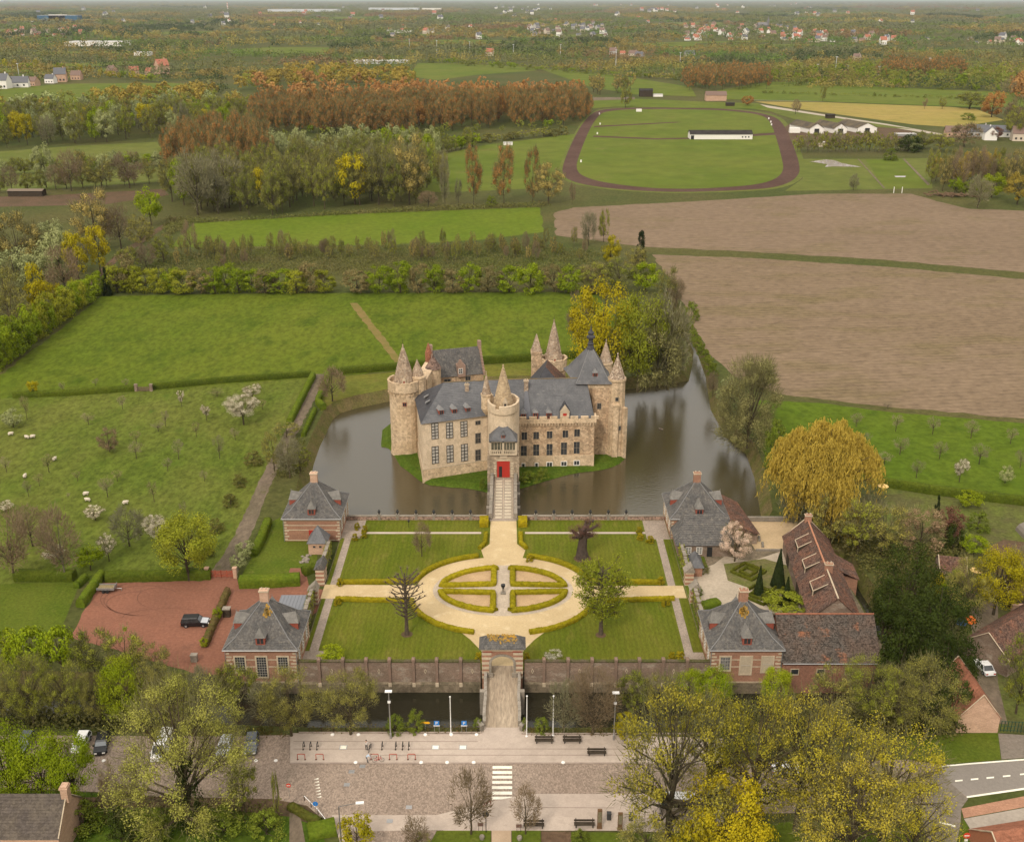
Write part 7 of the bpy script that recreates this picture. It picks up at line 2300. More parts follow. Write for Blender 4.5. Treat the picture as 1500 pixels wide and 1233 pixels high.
wood([(372, 196),(500, 200),(620, 196),(700, 190),(840, 184),(858, 178),(860, 160),(372, 172)], 14.5,[('rust', 8),('rustround', 1)],(21, 27),(.48,.62), 'rust coloured poplar in the front of the large plantation', 'rust coloured poplars of the large plantation', 24, 1, 200)
wood([(380, 171),(860, 159),(856, 147),(600, 146),(400, 158)], 21,[('rust', 8),('rustround', 2)],(20, 26),(.7,.9), 'rust coloured poplar in the back of the large plantation', '', 25, 0, mass='rust coloured back rows of the large poplar plantation')
wood([(372, 200),(620, 202),(850, 188),(850, 184),(620, 196),(372, 195)], 16,[('olive', 3),('fresh', 1),('shrubolive', 2)],(5, 9),(.8, 1.2), '@ bush at the foot of the plantation', '', 26, 0, mass='olive and green bushes at the foot of the plantation')
wood([(-40, 220),(120, 212),(285, 202),(372, 196),(372, 178),(200, 180),(-40, 190)], 17,[('grove', 5),('greygreen', 2),('olive', 3),('fresh', 3),('yellow', 1),('greytwig', 1)],(19, 26),(.5,.7), '@ tree in the front of the long left wood', '@ trees at the front of the left wood', 27, 1, 130, nm='ash_tree')
wood([(-40, 188),(200, 178),(372, 176),(372, 160),(150, 160),(-40, 172)], 24,[('olive', 4),('greygreen', 2),('brownolive', 2),('ochre', 1)],(17, 23),(.7,.9), '@ tree in the back of the long left wood', '', 28, 0, mass='olive and grey back rows of the long left wood')
wood([(110, 160),(300, 152),(335, 142),(330, 138),(140, 148)], 22,[('ochre', 6),('olive', 1)],(14, 19),(.8, 1.0), '@ tree in the low left plantation', '', 29, 0, mass='low ochre plantation on the left')
wood([(345, 140),(430, 128),(600, 126),(612, 112),(450, 106),(360, 122)], 26,[('ochre', 6),('olive', 2),('rustround', 1)],(14, 19),(.9, 1.1), '@ tree in the wood behind the large plantation', '', 30, 0, mass='ochre wood behind the large plantation')
wood([(1005, 133),(1060, 134),(1126, 131),(1122, 116),(1010, 116)], 19,[('rust', 8)],(21, 26),(.55,.7), 'rust coloured poplar in the clump behind the racetrack', 'rust coloured poplars behind the racetrack', 31, 0)
wood([(855, 140),(940, 138),(938, 131),(862, 132)], 22,[('tan', 3),('grove', 1)],(17, 21),(.6,.8), '@ tree in the row left of the black house', '@ trees left of the black house', 32, 0)
wood([(1130, 122),(1300, 128),(1440, 132),(1540, 138),(1540, 110),(1300, 104),(1130, 108)], 27,[('olive', 4),('brownolive', 2),('fresh', 1),('grove', 2)],(14, 20),(.8, 1.0), '@ tree in the right hand wood', '', 33, 0, mass='olive and brown wood on the right above the pastures')
wood([(1288, 118),(1410, 120),(1408, 108),(1292, 106)], 20,[('rust', 6)],(22, 27),(.6,.75), 'rust coloured poplar above the straw field', 'rust coloured poplars above the straw field', 34, 0)
wood([(1465, 150),(1540, 155),(1540, 128),(1470, 128)], 24,[('rustround', 4),('brown', 2)],(16, 22),(.8, 1), '@ tree at the right edge of the far wood', '', 35, 0, mass='rusty wood at the right edge above the houses')
for i in range(26):
 px = 1168 + i * 6.2 + RT.uniform(-2, 2)
 k = RT.choice(['grove', 'grove', 'olive', 'greytwig', 'brownolive'])
 tree(k, px, 224 - RT.uniform(0, 4), 188 + RT.uniform(0, 16), RT.uniform(12, 20), '%s birch like tree in the row before the white barns' % DESC[k], '%s trees before the white barns' % DESC[k], lod=0, barkm=barkpale, nm='birch_tree')
for px, pb, w_ in ((1330, 222, 44),(1352, 218, 34),(1376, 222, 40)):
 tree('yew' if px < 1345 else 'olive', px, pb, pb - 26, w_, '%s bush right of the white barns' % ('dark' if px < 1345 else 'olive'), '%s bushes right of the white barns' % ('dark' if px < 1345 else 'olive'), lod=1, cat='shrub')
tree('shrub', 1304, 235, 216, 22, 'round green bush on the paddock edge', lod=1)
for i in range(22):
 px = 1366 + i * 7 + RT.uniform(-3, 3)
 k = RT.choice(['tan', 'brownolive', 'ochre', 'brown', 'grove'])
 tree(k, px, RT.uniform(262, 282), RT.uniform(212, 232), RT.uniform(20, 30), '%s tree in the grove at the right edge' % DESC[k], '%s trees of the right edge grove' % DESC[k], lod=1)
for a in (('bright', 1452, 290, 252, 40, 'bright green tree in the right edge grove'),('fresh', 1398, 285, 258, 24, 'green bush beside the log pile'),('ochre', 1490, 300, 252, 44, 'ochre bush at the right edge'),('greytwig', 1432, 305, 258, 36, 'bare tree in front of the bright green one'),('shrub', 1418, 282, 262, 30, 'dark green bush in the grove'),('rustround', 1452, 172, 132, 40, 'rusty tree at the end of the straw field'),
   ('pinkbrown', 1412, 215, 180, 44, 'purple brown tree in front of the white house'),('greytwig', 1250, 279, 255, 16, 'bare tree on the paddock edge'),('brown', 1165, 168, 146, 14, 'bare tree beside the straw field'),('olive', 1205, 149, 124, 10, 'bare tree on the far pasture'),('olive', 1380, 160, 142, 12, 'tree on the edge of the straw field'),('brown', 1354, 160, 144, 8, 'thin tree on the edge of the straw field'),
   ('olive', 1420, 160, 135, 50, 'olive bushes at the end of the straw field'),('olive', 1485, 205, 150, 36, 'olive tree at the right edge above the houses'),('pinkbrown', 1490, 180, 140, 44, 'pinkish tree at the right edge'),('shrub', 1418, 176, 165, 24, 'yellow bush behind the white house'),('purple', 1456, 205, 186, 26, 'dark red bush before the white house'),
   ('rustround', 1095, 155, 140, 20, 'reddish tree beside the brick house'),('olive', 916, 158, 128, 20, 'tree left of the black house')):
 tree(*a, lod=1)
for (x0, y0, x1, y1, n, pt, k_) in ((-10, 258, 250, 243, 16, 22,['olive', 'fresh', 'grove', 'greygreen']),(0, 283, 240, 268, 12, 34,['brownolive', 'olive', 'grove', 'brown']),(610, 232, 700, 214, 14, 26,['olive', 'grove', 'fresh']),(640, 215, 840, 196, 14, 12,['shrubolive', 'olive']),(250, 245, 285, 210, 6, 20,['olive', 'fresh'])):
 for i in range(n):
  f = (i + RT.uniform(-.2,.2)) / n
  px, pb = x0 + (x1 - x0) * f, y0 + (y1 - y0) * f
  k = RT.choice(k_)
  tree(k, px, pb, pb - pt * RT.uniform(.8, 1.3), RT.uniform(16, 28), '%s tree in a hedgerow between the far meadows' % DESC[k], '%s hedgerow trees between the far meadows' % DESC[k], lod=1 if pb > 240 else 0, nm='hedgerow_tree')
for a in (('greygreen', 68, 275, 208, 34, 'tall pale green tree in the left pasture'),('brown', 105, 280, 220, 38, 'brown tree in the left pasture'),('brownolive', 150, 278, 226, 44, 'brownish rounded tree in the left pasture'),('brown', 190, 276, 222, 46, 'bare rounded tree in the left pasture'),('tan', 120, 270, 218, 26, 'tan topped tree in the left pasture')):
 tree(*a, lod=1)
for (x0, y0, x1, y1, n, hpx, k_,d) in ((620, 92, 1000, 118, 42, 9,['fresh', 'olive', 'shrubolive'], 'hedge line behind the far green field'),(1000, 118, 1500, 136, 44, 12,['fresh', 'olive', 'shrubolive', 'brownolive'], 'hedge line along the railway'),(1120, 137, 1440, 146, 34, 5,['shrubolive', 'olive'], 'low row across the far pasture'),(0, 100, 240, 122, 26, 14,['olive', 'yellow', 'ochre', 'fresh'], 'trees among the far left houses')):
 for i in range(n):
  f = (i + RT.uniform(-.3,.3)) / n
  px, pb = x0 + (x1 - x0) * f, y0 + (y1 - y0) * f
  k = RT.choice(k_)
  q = P(px, pb)
  joined(d, k, q.x, q.y,(ZAT(pb - hpx * RT.uniform(.7, 1.3), q.y) - GZ), RT.uniform(9, 17) * (1 if hpx > 6 else .6) / PPM(q))
# -- the far woodland as one mass
FARF = [[(150, 49),(300, 46),(420, 46.5),(400, 49.5),(250, 51)],[(900, 35),(1010, 33),(1100, 33.5),(1060, 36)],[(300, 27),(480, 25),(600, 25.5),(500, 28)],[(560, 64),(660, 61),(760, 62),(700, 66)],[(1110, 21),(1300, 17.5),(1310, 19),(1180, 23)],[(1290, 76),(1400, 72),(1500, 74),(1420, 79)],[(60, 95),(200, 90),(240, 92),(120, 99)]]
rgf = random.Random(12)
for _ in range(26):
 y = rgf.uniform(22, 108)
 x, l, t = rgf.uniform(-40, 1480), rgf.uniform(50, 190) * (.5 + y / 90), rgf.uniform(1.2, 3.2) * (.4 + y / 60)
 if not (y > 80 and 320 < x + l and x < 1030) and y + t < 112:
  s_ = rgf.uniform(-.02,.02) * l
  FARF.append([(x, y),(x + l, y + s_),(x + l * 1.08, y + s_ + t),(x + l * .1, y + t)])
for i, a in enumerate(FARF):
 sheet('far_meadow', PX(a), G['far2' if i % 4 == 1 else 'far'], GZ + .3)
def far_mass(seed):
 rn = np.random.default_rng(seed)
 rg = random.Random(seed)
 holes = FARF + [[(598, 112),(612, 93),(660, 93),(780, 99),(900, 110),(1012, 128),(1500, 134),(1500, 160),(1100, 160),(860, 160),(600, 118)],[(0, 134),(0, 123),(110, 117),(330, 122),(330, 130),(130, 148),(0, 148)],[(340, 79),(340, 71),(482, 69),(482, 80)]]
 C, H, W, K_ = [],[],[],[]
 py = 150.0
 while py > 4.5:
  gap = 3.2 if py > 60 else (2.2 if py > 30 else 1.2)
  ppm = (py - 1) * CT / 100.5
  px = -60
  while px < 1560:
   q = (px + rg.uniform(-5, 5), py + rg.uniform(-gap * .6, gap * .6))
   clear = any(inpoly(q[0], q[1], h) for h in holes)
   if py > 152 or (py > 118 and 330 < q[0] < 1010) or (py > 138 and True):
    clear = True
   for (x0, x1, y0, y1, f) in ((770, 890, 38, 56,.45),(1000, 1180, 36, 62,.5),(0, 250, 36, 62,.25),(380, 500, 8, 20,.5),(530, 650, 8, 17,.5),(1290, 1500, 55, 66,.3)):
    if x0 < q[0] < x1 and y0 < q[1] < y1 and rg.random() < f:
     clear = True
   cw, ch = (150, 9) if py > 70 else ((120, 6.5) if py > 35 else (90, 4))
   cell = (int((q[0] + 500 + 45 * math.sin(py * .33)) // cw), int((q[1] + 2.5 * math.sin(q[0] * .021) + 1.5 * math.sin(q[0] * .06)) // ch))
   cr = random.Random(cell[0] * 7919 + cell[1] * 104729 + 5)
   ci, hv = cr.choice([0, 0, 1, 1, 2, 2, 3, 4, 5, 6, 7, 7]), cr.random()
   if cr.random() < .13:
    clear = True
   if rg.random() < .06:
    ci = rg.randrange(8)
   if not clear and q[1] > 4:
    p = P(*q)
    w_ = max(9.0, min(70.0, rg.uniform(8, 14) / ppm))
    h_ = rg.uniform(11, 21) * (1.0 if py > 30 else 1.1)
    C.append((p.x, p.y))
    W.append(w_ * 1.15)
    H.append(h_ * (.55 + .75 * hv))
    K_.append(ci)
   px += rg.uniform(6.5, 10) * (1.0 if py > 30 else .8)
  py -= gap
 C, H, W, K_ = np.array(C), np.array(H), np.array(W), np.array(K_)
 n, per = len(C), 54
 d = unit(rn.normal(size=(n, per, 3)).reshape(-1, 3)).reshape(n, per, 3)
 d[:, :, 2] = np.abs(d[:, :, 2])
 r_ = (.55 + .5 * rn.random((n, per)))[:, :, None]
 Pp = np.stack([C[:, 0:1] + d[:, :, 0] * r_[:, :, 0] * W[:, None] * .5, C[:, 1:2] + d[:, :, 1] * r_[:, :, 0] * W[:, None] * .5, GZ + H[:, None] * (.18 + .8 * d[:, :, 2] * r_[:, :, 0])], axis=2).reshape(-1, 3)
 N = unit(d.reshape(-1, 3) + rn.normal(size=(n * per, 3)) * .45)
 S_ = np.repeat(np.minimum(W, 40) * .14, per) * (.6 + .8 * rn.random(n * per))
 V, Q = leaf_quads(Pp, N, S_, rn,.75)
 pal = np.array([(.125,.155,.036),(.16,.16,.048),(.235,.18,.052),(.11,.165,.032),(.20,.13,.058),(.055,.075,.024),(.26,.215,.052),(.145,.15,.062)])
 col = pal[K_.astype(int)] * (.88 + .24 * rn.random((n, 1)))
 me = tinted('far_woodland', V, Q, np.repeat(col, per, axis=0) * (.92 + .16 * rn.random((n * per, 1))))
 o = bpy.data.objects.new('far_woodland', me)
 COL.objects.link(o)
 o['kind'] = 'stuff'
 o['label'] = 'far woodland and hedges fading towards the horizon'
 o['category'] = 'woodland'
 return n
NFAR = far_mass(3)
build_masses()
# -- far houses and sheds
HM = {}
def far_house(px, py, wm, wallm, roofm, label, group, rz=None, kind=0):
 p = P(px, py)
 key = (kind,)
 if key not in HM:
  b = MB()
  w_,d_, e_, r_ = ((10, 8, 4.5, 9),(14, 8, 3.2, 7.5),(8, 9, 5.5, 10))[kind]
  A, B, C, D = (-w_ / 2,-d_ / 2),(w_ / 2,-d_ / 2),(w_ / 2,d_ / 2),(-w_ / 2,d_ / 2)
  gable_walls(b, A, B, C, D, 0, e_, r_, 0)
  gable_roof(b, A, B, C, D, e_, r_, 1,.3, 1)
  for x in (-w_ * .3, 0, w_ * .3):
   b.box(x - .6, x + .6,-d_ / 2 - .05,-d_ / 2 + .02, 1.0, 2.3, 2)
  b.box(w_ * .25, w_ * .25 + .7,-.3,.4, r_ - 1, r_ + .9, 0)
  o = b.build('house',[white, slatedark, glass])
  HM[key] = o.data
  bpy.data.objects.remove(o)
 o = bpy.data.objects.new('house', HM[key])
 o.location = p
 o.rotation_euler = (0, 0, RT.uniform(-.9,.9) if rz is None else rz)
 s = wm / (10, 14, 8)[kind]
 o.scale = (s, s, s)
 COL.objects.link(o)
 for i, m in enumerate((wallm, roofm)):
  o.material_slots[i].link = 'OBJECT'
  o.material_slots[i].material = m
 return tag(o, label, 'house', group)
wallc = [white, plain('cream_render',(.55,.46,.36)), brickpale, plain('grey_render',(.42,.39,.36))]
roofc = [plain('grey_roof',(.11,.11,.12)), plain('red_roof',(.33,.12,.07)), plain('brown_roof',(.17,.11,.085))]
for (x0, x1, y0, y1, n, wi, ri,d) in ((1002, 1176, 37, 60, 62,(0, 0, 1, 2),(0, 1, 1, 2), 'pale village'),(1180, 1300, 44, 62, 18,(0, 1, 2),(0, 2, 1), 'scattered houses right of the church'),(560, 770, 40, 60, 12,(0, 1),(0, 1), 'scattered houses in the central woods'),(300, 520, 20, 40, 14,(0, 2),(0, 1), 'scattered houses in the far left woods'),(775, 888, 38, 55, 44,(3, 1, 0),(0, 0, 0, 2), 'grey roofed village'),(10, 130, 42, 56, 22,(2, 1, 0),(1, 2, 1), 'red roofed village on the left'),(1290, 1495, 56, 66, 14,(0, 1),(1, 0, 2), 'row of houses at the upper right'),
           (40, 1460, 12, 36, 46,(0, 0, 3),(0, 0, 1, 2), 'scattered far hamlets'),(720, 800, 8, 24, 16,(0, 0, 3),(0, 0), 'distant white town'),(860, 1240, 6, 20, 34,(0, 3),(0, 0, 1), 'distant town on the horizon')):
 for i in range(n):
  px, py = RT.uniform(x0, x1), RT.uniform(y0, y1)
  w_, r_ = RT.choice(wi), RT.choice(ri)
  far_house(px, py, RT.uniform(10, 15) * (1 if py > 30 else 1.7), wallc[w_], roofc[r_], 'small %s house with a %s roof in the %s' % (('white', 'cream', 'brick', 'grey')[w_],('grey', 'red', 'brown')[r_],d), '%s houses with %s roofs, %s' % (('white', 'cream', 'brick', 'grey')[w_],('grey', 'red', 'brown')[r_],d), kind=RT.randrange(3))
for px, py, wm, w_, r_, k,d in ((6, 130, 14, 0, 0, 2, 'white house at the left edge of the far village'),(28, 128, 24, 0, 0, 1, 'low white house near the left edge'),(50, 126, 12, 2, 2, 0, 'brown house beside the far left green'),(75, 122, 12, 0, 0, 0, 'white gabled house on the far left'),(90, 120, 14, 2, 0, 2, 'brick house beside the far left green'),(113, 117, 13, 2, 2, 0, 'brick house with a brown gable on the far left'),
  (165, 110, 14, 2, 2, 0, 'brick house behind the far left trees'),(197, 110, 13, 2, 1, 0, 'orange roofed house behind the far left trees'),(238, 108, 16, 2, 1, 2, 'large red house behind the far left trees'),(220, 110, 11, 2, 1, 0, 'small red house behind the far left trees'),
  (718, 82, 15, 1, 1, 0, 'orange roofed house beyond the far green field'),(898, 80, 14, 3, 2, 0, 'brown roofed house beyond the field'),(928, 82, 18, 1, 2, 1, 'long brown roofed house beyond the field'),(1030 - 20, 82, 18, 3, 0, 1, 'grey roofed house beside the railway hedge'),(912, 82, 10, 1, 1, 0, 'small red roofed house beyond the field'),(937, 83, 16, 3, 0, 1, 'blue grey roofed house beyond the field'),
  (1165, 60, 14, 0, 1, 2, 'white house with a red gable at the village edge'),(1200, 60, 14, 2, 1, 2, 'brick house at the village edge'),(1255, 88, 12, 1, 2, 0, 'pinkish roofed house among the right trees')):
 far_house(px, py, wm, wallc[w_], roofc[r_],d, None, kind=k)
def shed(name, label, cat, px0, px1, py, hpx,depth, wallm, roofm, ridge=0.0, z=GZ):
 """long shed seen from the front: facade from px0 to px1 at ground row py, hpx high"""
 a, c = P(px0, py), P(px1, py)
 h = ZAT(py - hpx,(a.y + c.y) / 2) - GZ
 ang = math.atan2(c.y - a.y, c.x - a.x)
 n = Vector((-math.sin(ang), math.cos(ang)))
 A, B = a.xy, c.xy
 C, D = B + n * depth, A + n * depth
 t = thing(name, label, cat,((A + C) / 2).to_3d() + Vector((0, 0, GZ)))
 m = MB()
 if ridge:
  gable_walls(m, A, B, C, D, GZ, GZ + h, GZ + h + ridge, 0)
 else:
  m.prism([A, B, C, D], GZ, GZ + h)
 m.build('wall', wallm, t)
 r_ = MB()
 if ridge:
  gable_roof(r_, A, B, C, D, GZ + h, GZ + h + ridge, 4,.4)
 else:
  ctr = (A + C) / 2
  r_.prism([ctr + (q - ctr) * 1.01 for q in (A, B, C, D)], GZ + h + .01, GZ + h + .5)
 r_.build('roof', roofm, t)
 return t, A, B, h, ang
bluewall = plain('blue_cladding',(.03,.10,.17))
pale = plain('pale_roof',(.50,.48,.46))
darkroof = mat('black_roof',(.035,.03,.028),(.05,.045,.04), s1=.2, fine=.2)
shed('factory', 'blue industrial building with a white portal on the far left', 'factory', 55, 114, 31, 8, 60, bluewall, pale)
shed('warehouse', 'white warehouse block in front of the blue factory', 'warehouse', 72, 96, 31, 9, 30, white, pale)
shed('warehouse', 'long flat white roofed warehouse on the left', 'warehouse', 95, 178, 68, 6, 70, white, pale)
shed('warehouse', 'very long pale warehouse near the horizon left of centre', 'warehouse', 392, 494, 17.5, 3.4, 200, plain('pale_cladding',(.55,.57,.60)), pale)
shed('warehouse', 'long pale warehouse near the horizon at the centre', 'warehouse', 540, 612, 15, 3, 200, plain('pale_cladding',(.55,.57,.60)), pale)
shed('warehouse', 'shorter pale warehouse beside the central one', 'warehouse', 618, 646, 15, 2.6, 150, white, pale)
shed('greenhouse', 'long pale greenhouse behind the ochre wood', 'greenhouse', 518, 598, 94, 3.5, 30, plain('greenhouse_glass',(.45,.46,.46),.3), pale, 2.5)
shed('warehouse', 'low white building in the woods at the upper left', 'warehouse', 565, 602, 48, 3, 40, white, pale)
shed('warehouse', 'white building hidden in the woods on the left', 'warehouse', 196, 218, 82, 5, 25, white, pale)
t, A, B, h, ang = shed('black_house', 'black house with a flat roof at the head of the racetrack', 'house', 937, 956, 142, 9, 9,darkwood,darkroof, 2)
shed('flat_shed', 'low white shed beside the black house', 'shed', 957, 971, 142, 3, 6, white, pale)
shed('brick_house', 'brick house with a brown roof behind the racetrack', 'house', 1034, 1064, 148, 8, 9, brickpale, roofc[2], 4)
shed('field_shelter', 'black field shelter on the racetrack bend', 'shelter', 1064, 1076, 156, 4, 5,darkwood,darkroof, 1)
shed('field_shelter', 'black field shelter beside the farm road', 'shelter', 1211, 1223, 174, 5, 6,darkwood,darkroof, 1)
shed('pavilion_hut', 'small white judges hut at the top of the racetrack', 'hut', 932, 940, 164, 3, 3, white, white)
a, c = P(1011, 204.5), P(1102, 200.5)
t, A, B, h, ang = shed('stable', 'long white stable with a black roof on the racetrack infield', 'stable', 1011, 1102, 204.5, 7.5, 12, white,darkroof, 2.6)
for f in (.035,):
 q = A.lerp(B, f)
 m = MB()
 m.obox((q.x, q.y - .06), ang, 2.4,.1, GZ + .05, GZ + 3.0)
 m.build('door', blackm, t)
for f in (.84,.89,.94):
 q = A.lerp(B, f)
 m = MB()
 m.obox((q.x, q.y - .06), ang, 1.0,.1, GZ + 1.3, GZ + 2.4)
 m.build('window', glass, t)
for px0, px1, py,d in ((1186, 1206, 196, 'left'),(1222, 1240, 196, 'middle'),(1256, 1284, 195, 'right')):
 a, c = P(px0, py), P(px1, py)
 t = thing('farm_barn', 'white gabled farm barn with a dark door, the %s of three' % d, 'barn',((a.x + c.x) / 2, a.y, GZ), 'white gabled barns')
 A, B = a.xy, c.xy
 L = 34
 b = MB()
 M_ = (A + B) / 2
 off = Vector((-.25, 1)).normalized() * L
 b.prism([A, B, B + off, A + off], GZ, GZ + 4.2)
 b.add([(*A, GZ + 4.2),(*B, GZ + 4.2),(*M_, GZ + 7.6)],[(0, 1, 2)])
 b.build('wall', white, t)
 b = MB()
 b.slope((*(A - Vector((.6,.5)) + off), GZ + 4.0),(*(A - Vector((.6,.5))), GZ + 4.0),(*(M_ - Vector((0,.5))), GZ + 7.8),(*(M_ + off), GZ + 7.8), 6)
 b.slope((*(B + Vector((.6,-.5))), GZ + 4.0),(*(B + Vector((.6,-.5)) + off), GZ + 4.0),(*(M_ + off), GZ + 7.8),(*(M_ - Vector((0,.5))), GZ + 7.8), 6)
 b.build('roof', mat('stained_roof',(.085,.07,.055),(.14,.11,.07), s1=.15, fine=.2), t)
 b = MB()
 b.box(M_.x - 1.9, M_.x + 1.9, A.y - .15, A.y + .1, GZ, GZ + 3.8)
 b.build('door', blackm, t)
shed('horse_truck', 'white box trailer with a brown side beside the left barn', 'trailer', 1157, 1172, 195, 6, 4, white, white)
shed('caravan', 'small cream caravan before the barns', 'caravan', 1198, 1208, 215, 6, 3, plain('cream_paint',(.62,.52,.40)), white)
shed('flat_shed', 'low grey shed right of the barns', 'shed', 1313, 1342, 200, 3, 6, greym, pale)
for a, w_, r_, k,d, wmm in ((1398, 2, 2, 1, 'dark roofed house right of the straw field', 15),(1432, 3, 0, 1, 'house with a blue grey roof beside the white gabled one', 17),(1464, 0, 0, 1, 'white house with a grey roof among the right houses', 16),(1493, 1, 2, 0, 'cream house at the right edge', 12)):
 far_house(a, 200 if a < 1490 else 206, wmm, wallc[w_], roofc[r_],d, None, rz=-.2, kind=k)
far_house(1449, 205, 8, wallc[0], roofc[0], 'white gable end house in front of the grey roofs', None, rz=1.4, kind=2)
p = P(1120, 41)
b = MB()
b.box(p.x - 26, p.x + 8, p.y - 8, p.y + 8, GZ, GZ + 10)
gable_roof(b,(p.x - 26, p.y - 8),(p.x + 8, p.y - 8),(p.x + 8, p.y + 8),(p.x - 26, p.y + 8), GZ + 10, GZ + 19, 2,.3)
b.box(p.x + 8, p.x + 15, p.y - 3.5, p.y + 3.5, GZ, GZ + 24)
b.add([(p.x + 7.5, p.y - 4, GZ + 24),(p.x + 15.5, p.y - 4, GZ + 24),(p.x + 15.5, p.y + 4, GZ + 24),(p.x + 7.5, p.y + 4, GZ + 24),(p.x + 11.5, p.y, GZ + 40)],[(0, 1, 4),(1, 2, 4),(2, 3, 4),(3, 0, 4)])
tag(b.build('church', plain('church_grey',(.16,.15,.15)), loc=(p.x, p.y, GZ)), 'grey church with a pointed tower in the pale village', 'church')
p = P(333.5, 13.5)
b = MB()
for k in range(8):
 b.lathe((p.x, p.y),[(7 - k * .35, GZ + k * 8),(7 - (k + 1) * .35, GZ + (k + 1) * 8)], 10, k % 2)
tag(b.build('factory_chimney',[white, plain('red_band',(.45,.08,.05))], loc=(p.x, p.y, GZ)), 'red and white banded factory chimney on the horizon', 'chimney')
for i,(px, pb, pt) in enumerate(((600, 72, 58),(640, 80, 60),(688, 78, 62),(752, 83, 66),(821, 80, 66),(902, 98, 74),(996, 95, 78),(1155, 104, 96),(1197, 108, 95),(1223, 112, 84),(1241, 110, 96),(1287, 112, 98),(1359, 112, 86),(1382, 116, 100),(1434, 112, 98),(28, 112, 94))):
 p = P(px, pb)
 h = ZAT(pt, p.y) - GZ
 t = thing('mast', 'tall grey lighting mast along the far railway and roads', 'mast', p, 'lighting masts along the far railway')
 b = MB()
 b.tube([(p.x, p.y, GZ),(p.x, p.y, GZ + h)],[.5,.3], 6)
 b.build('pole', plain('mast_grey',(.52,.52,.52)), t)
 b = MB()
 b.box(p.x - 1.6, p.x + 1.6, p.y - .3, p.y + .3, GZ + h - .02, GZ + h + .8)
 b.build('lamp_head', plain('mast_grey',(.5,.5,.5)), t)
for px, pb, pt in ((1309, 283, 274),(1321, 283, 274)):
 p = P(px, pb)
 b = MB()
 b.tube([(p.x, p.y, GZ - .05),(p.x, p.y, ZAT(pt, p.y))],.22, 6)
 tag(b.build('gate_post', white, loc=(p.x, p.y, GZ)), 'white post on the edge of the ploughed field, %s of the pair' % ('left' if px < 1315 else 'right'), 'post', 'white posts by the paddock')
for i,(px, py) in enumerate(((878, 168),(879, 183),(875, 197),(851, 238),(1126, 175),(1129, 180),(1130, 184))):
 p = P(px, py)
 b = MB()
 b.box(p.x - .5, p.x + .5, p.y - .2, p.y + .2, GZ, GZ + 1.6)
 tag(b.build('track_marker', white, loc=(p.x, p.y, GZ)), 'white marker board beside the racetrack', 'marker', 'racetrack markers')
p = P(1395, 288)
t = thing('log_pile', 'heap of brown logs and branches at the corner of the ploughed field', 'log pile', p)
b = MB()
rg = random.Random(2)
for i in range(46):
 x, y, z = p.x + rg.gauss(0, 5), p.y + rg.gauss(0, 3), GZ + rg.uniform(.2, 1.8)
 a = rg.uniform(0, 3.1)
 L = rg.uniform(1.5, 3.5)
 b.tube([(x - L * math.cos(a), y - L * math.sin(a), z * .7),(x + L * math.cos(a), y + L * math.sin(a), z + .2)], rg.uniform(.2,.4), 6)
l_ = b.build('logs', mat('log_wood',(.16,.10,.06),(.11,.075,.045), s1=.5, fine=.3), t)
l_['kind'] = 'stuff'
shed('field_shed', 'low brown open shed at the left edge beyond the wood', 'shed', 12, 62, 288, 8, 6,darkwood, mat('shed_roof',(.20,.155,.115), fine=.2),.8)
shed('small_shelter', 'small pale shelter on the meadow behind the poplars', 'shelter', 737, 751, 213, 3, 4, white, pale)
HAZE = 2.2e-5
# -- cottages at the edges
def cottage(name, label, A, B,dep, z0, eave, ridge, wallm, roofm, rows=14, chim=None):
 A, B = Vector(A), Vector(B)
 n = Vector((-(B - A).y,(B - A).x)).normalized()
 C, D = B + n * dep, A + n * dep
 t = thing(name, label, 'cottage',((A + C) / 2).to_3d() + Vector((0, 0, z0)))
 b = MB()
 gable_walls(b, A, B, C, D, z0 - .1, eave, ridge)
 b.build('wall', wallm, t)
 b = MB()
 r0, r1 = gable_roof(b, A, B, C, D, eave, ridge, rows,.12)
 b.build('roof', roofm, t)
 b = MB()
 for q in (A, D):
  b.tube([Vector((*q, eave + .1)), r0 + Vector((0, 0,.1))],.1, 4)
 for q in (B, C):
  b.tube([Vector((*q, eave + .1)), r1 + Vector((0, 0,.1))],.1, 4)
 b.build('verge', stonepale, t)
 return t, r0, r1
g0, g1 = P(1397, 1064), P(1461, 1073)
d = (g1 - g0).xy.normalized()
n = Vector((-d.y,d.x))
A, B = g1.xy, g1.xy + n * 9.5 + d * -2.2
t, r0, r1 = cottage('brick_outbuilding', 'small pale brick outbuilding with a red tiled roof, gable to the road', B - (B - A), B,(g1 - g0).length, GZ, GZ + 2.6, GZ + 6.6, brickpale, tilered, 12)
q = g0.lerp(g1,.62)
b = MB()
pn = Vector((q.x, q.y)) - n * .06
b.obox((pn.x, pn.y), math.atan2(d.y,d.x), 1.3,.06, GZ + 2.2, GZ + 2.9)
b.build('name_plate', white, t)
A, B = P(-60, 1262).xy, P(92, 1262).xy
t, r0, r1 = cottage('corner_cottage', 'brick cottage with a dark roof and stepped gable at the bottom left', A,(B.x, A.y), 7.5, GZ, GZ + 3.6, GZ + 7.4, brickpale, mat('dark_tiles',(.085,.07,.06),(.11,.09,.07), s1=.4, cell=3, cellamt=.2, fine=.2), 14)
b = MB()
b.box(r1.x - .5, r1.x + .35, r1.y - .5, r1.y + .5, GZ + 6.4, GZ + 8.8)
b.box(r1.x - .6, r1.x + .45, r1.y - .6, r1.y + .6, GZ + 8.4, GZ + 8.6)
b.build('chimney', brickpale, t)
a, c = P(1466, 958), P(1488, 985)
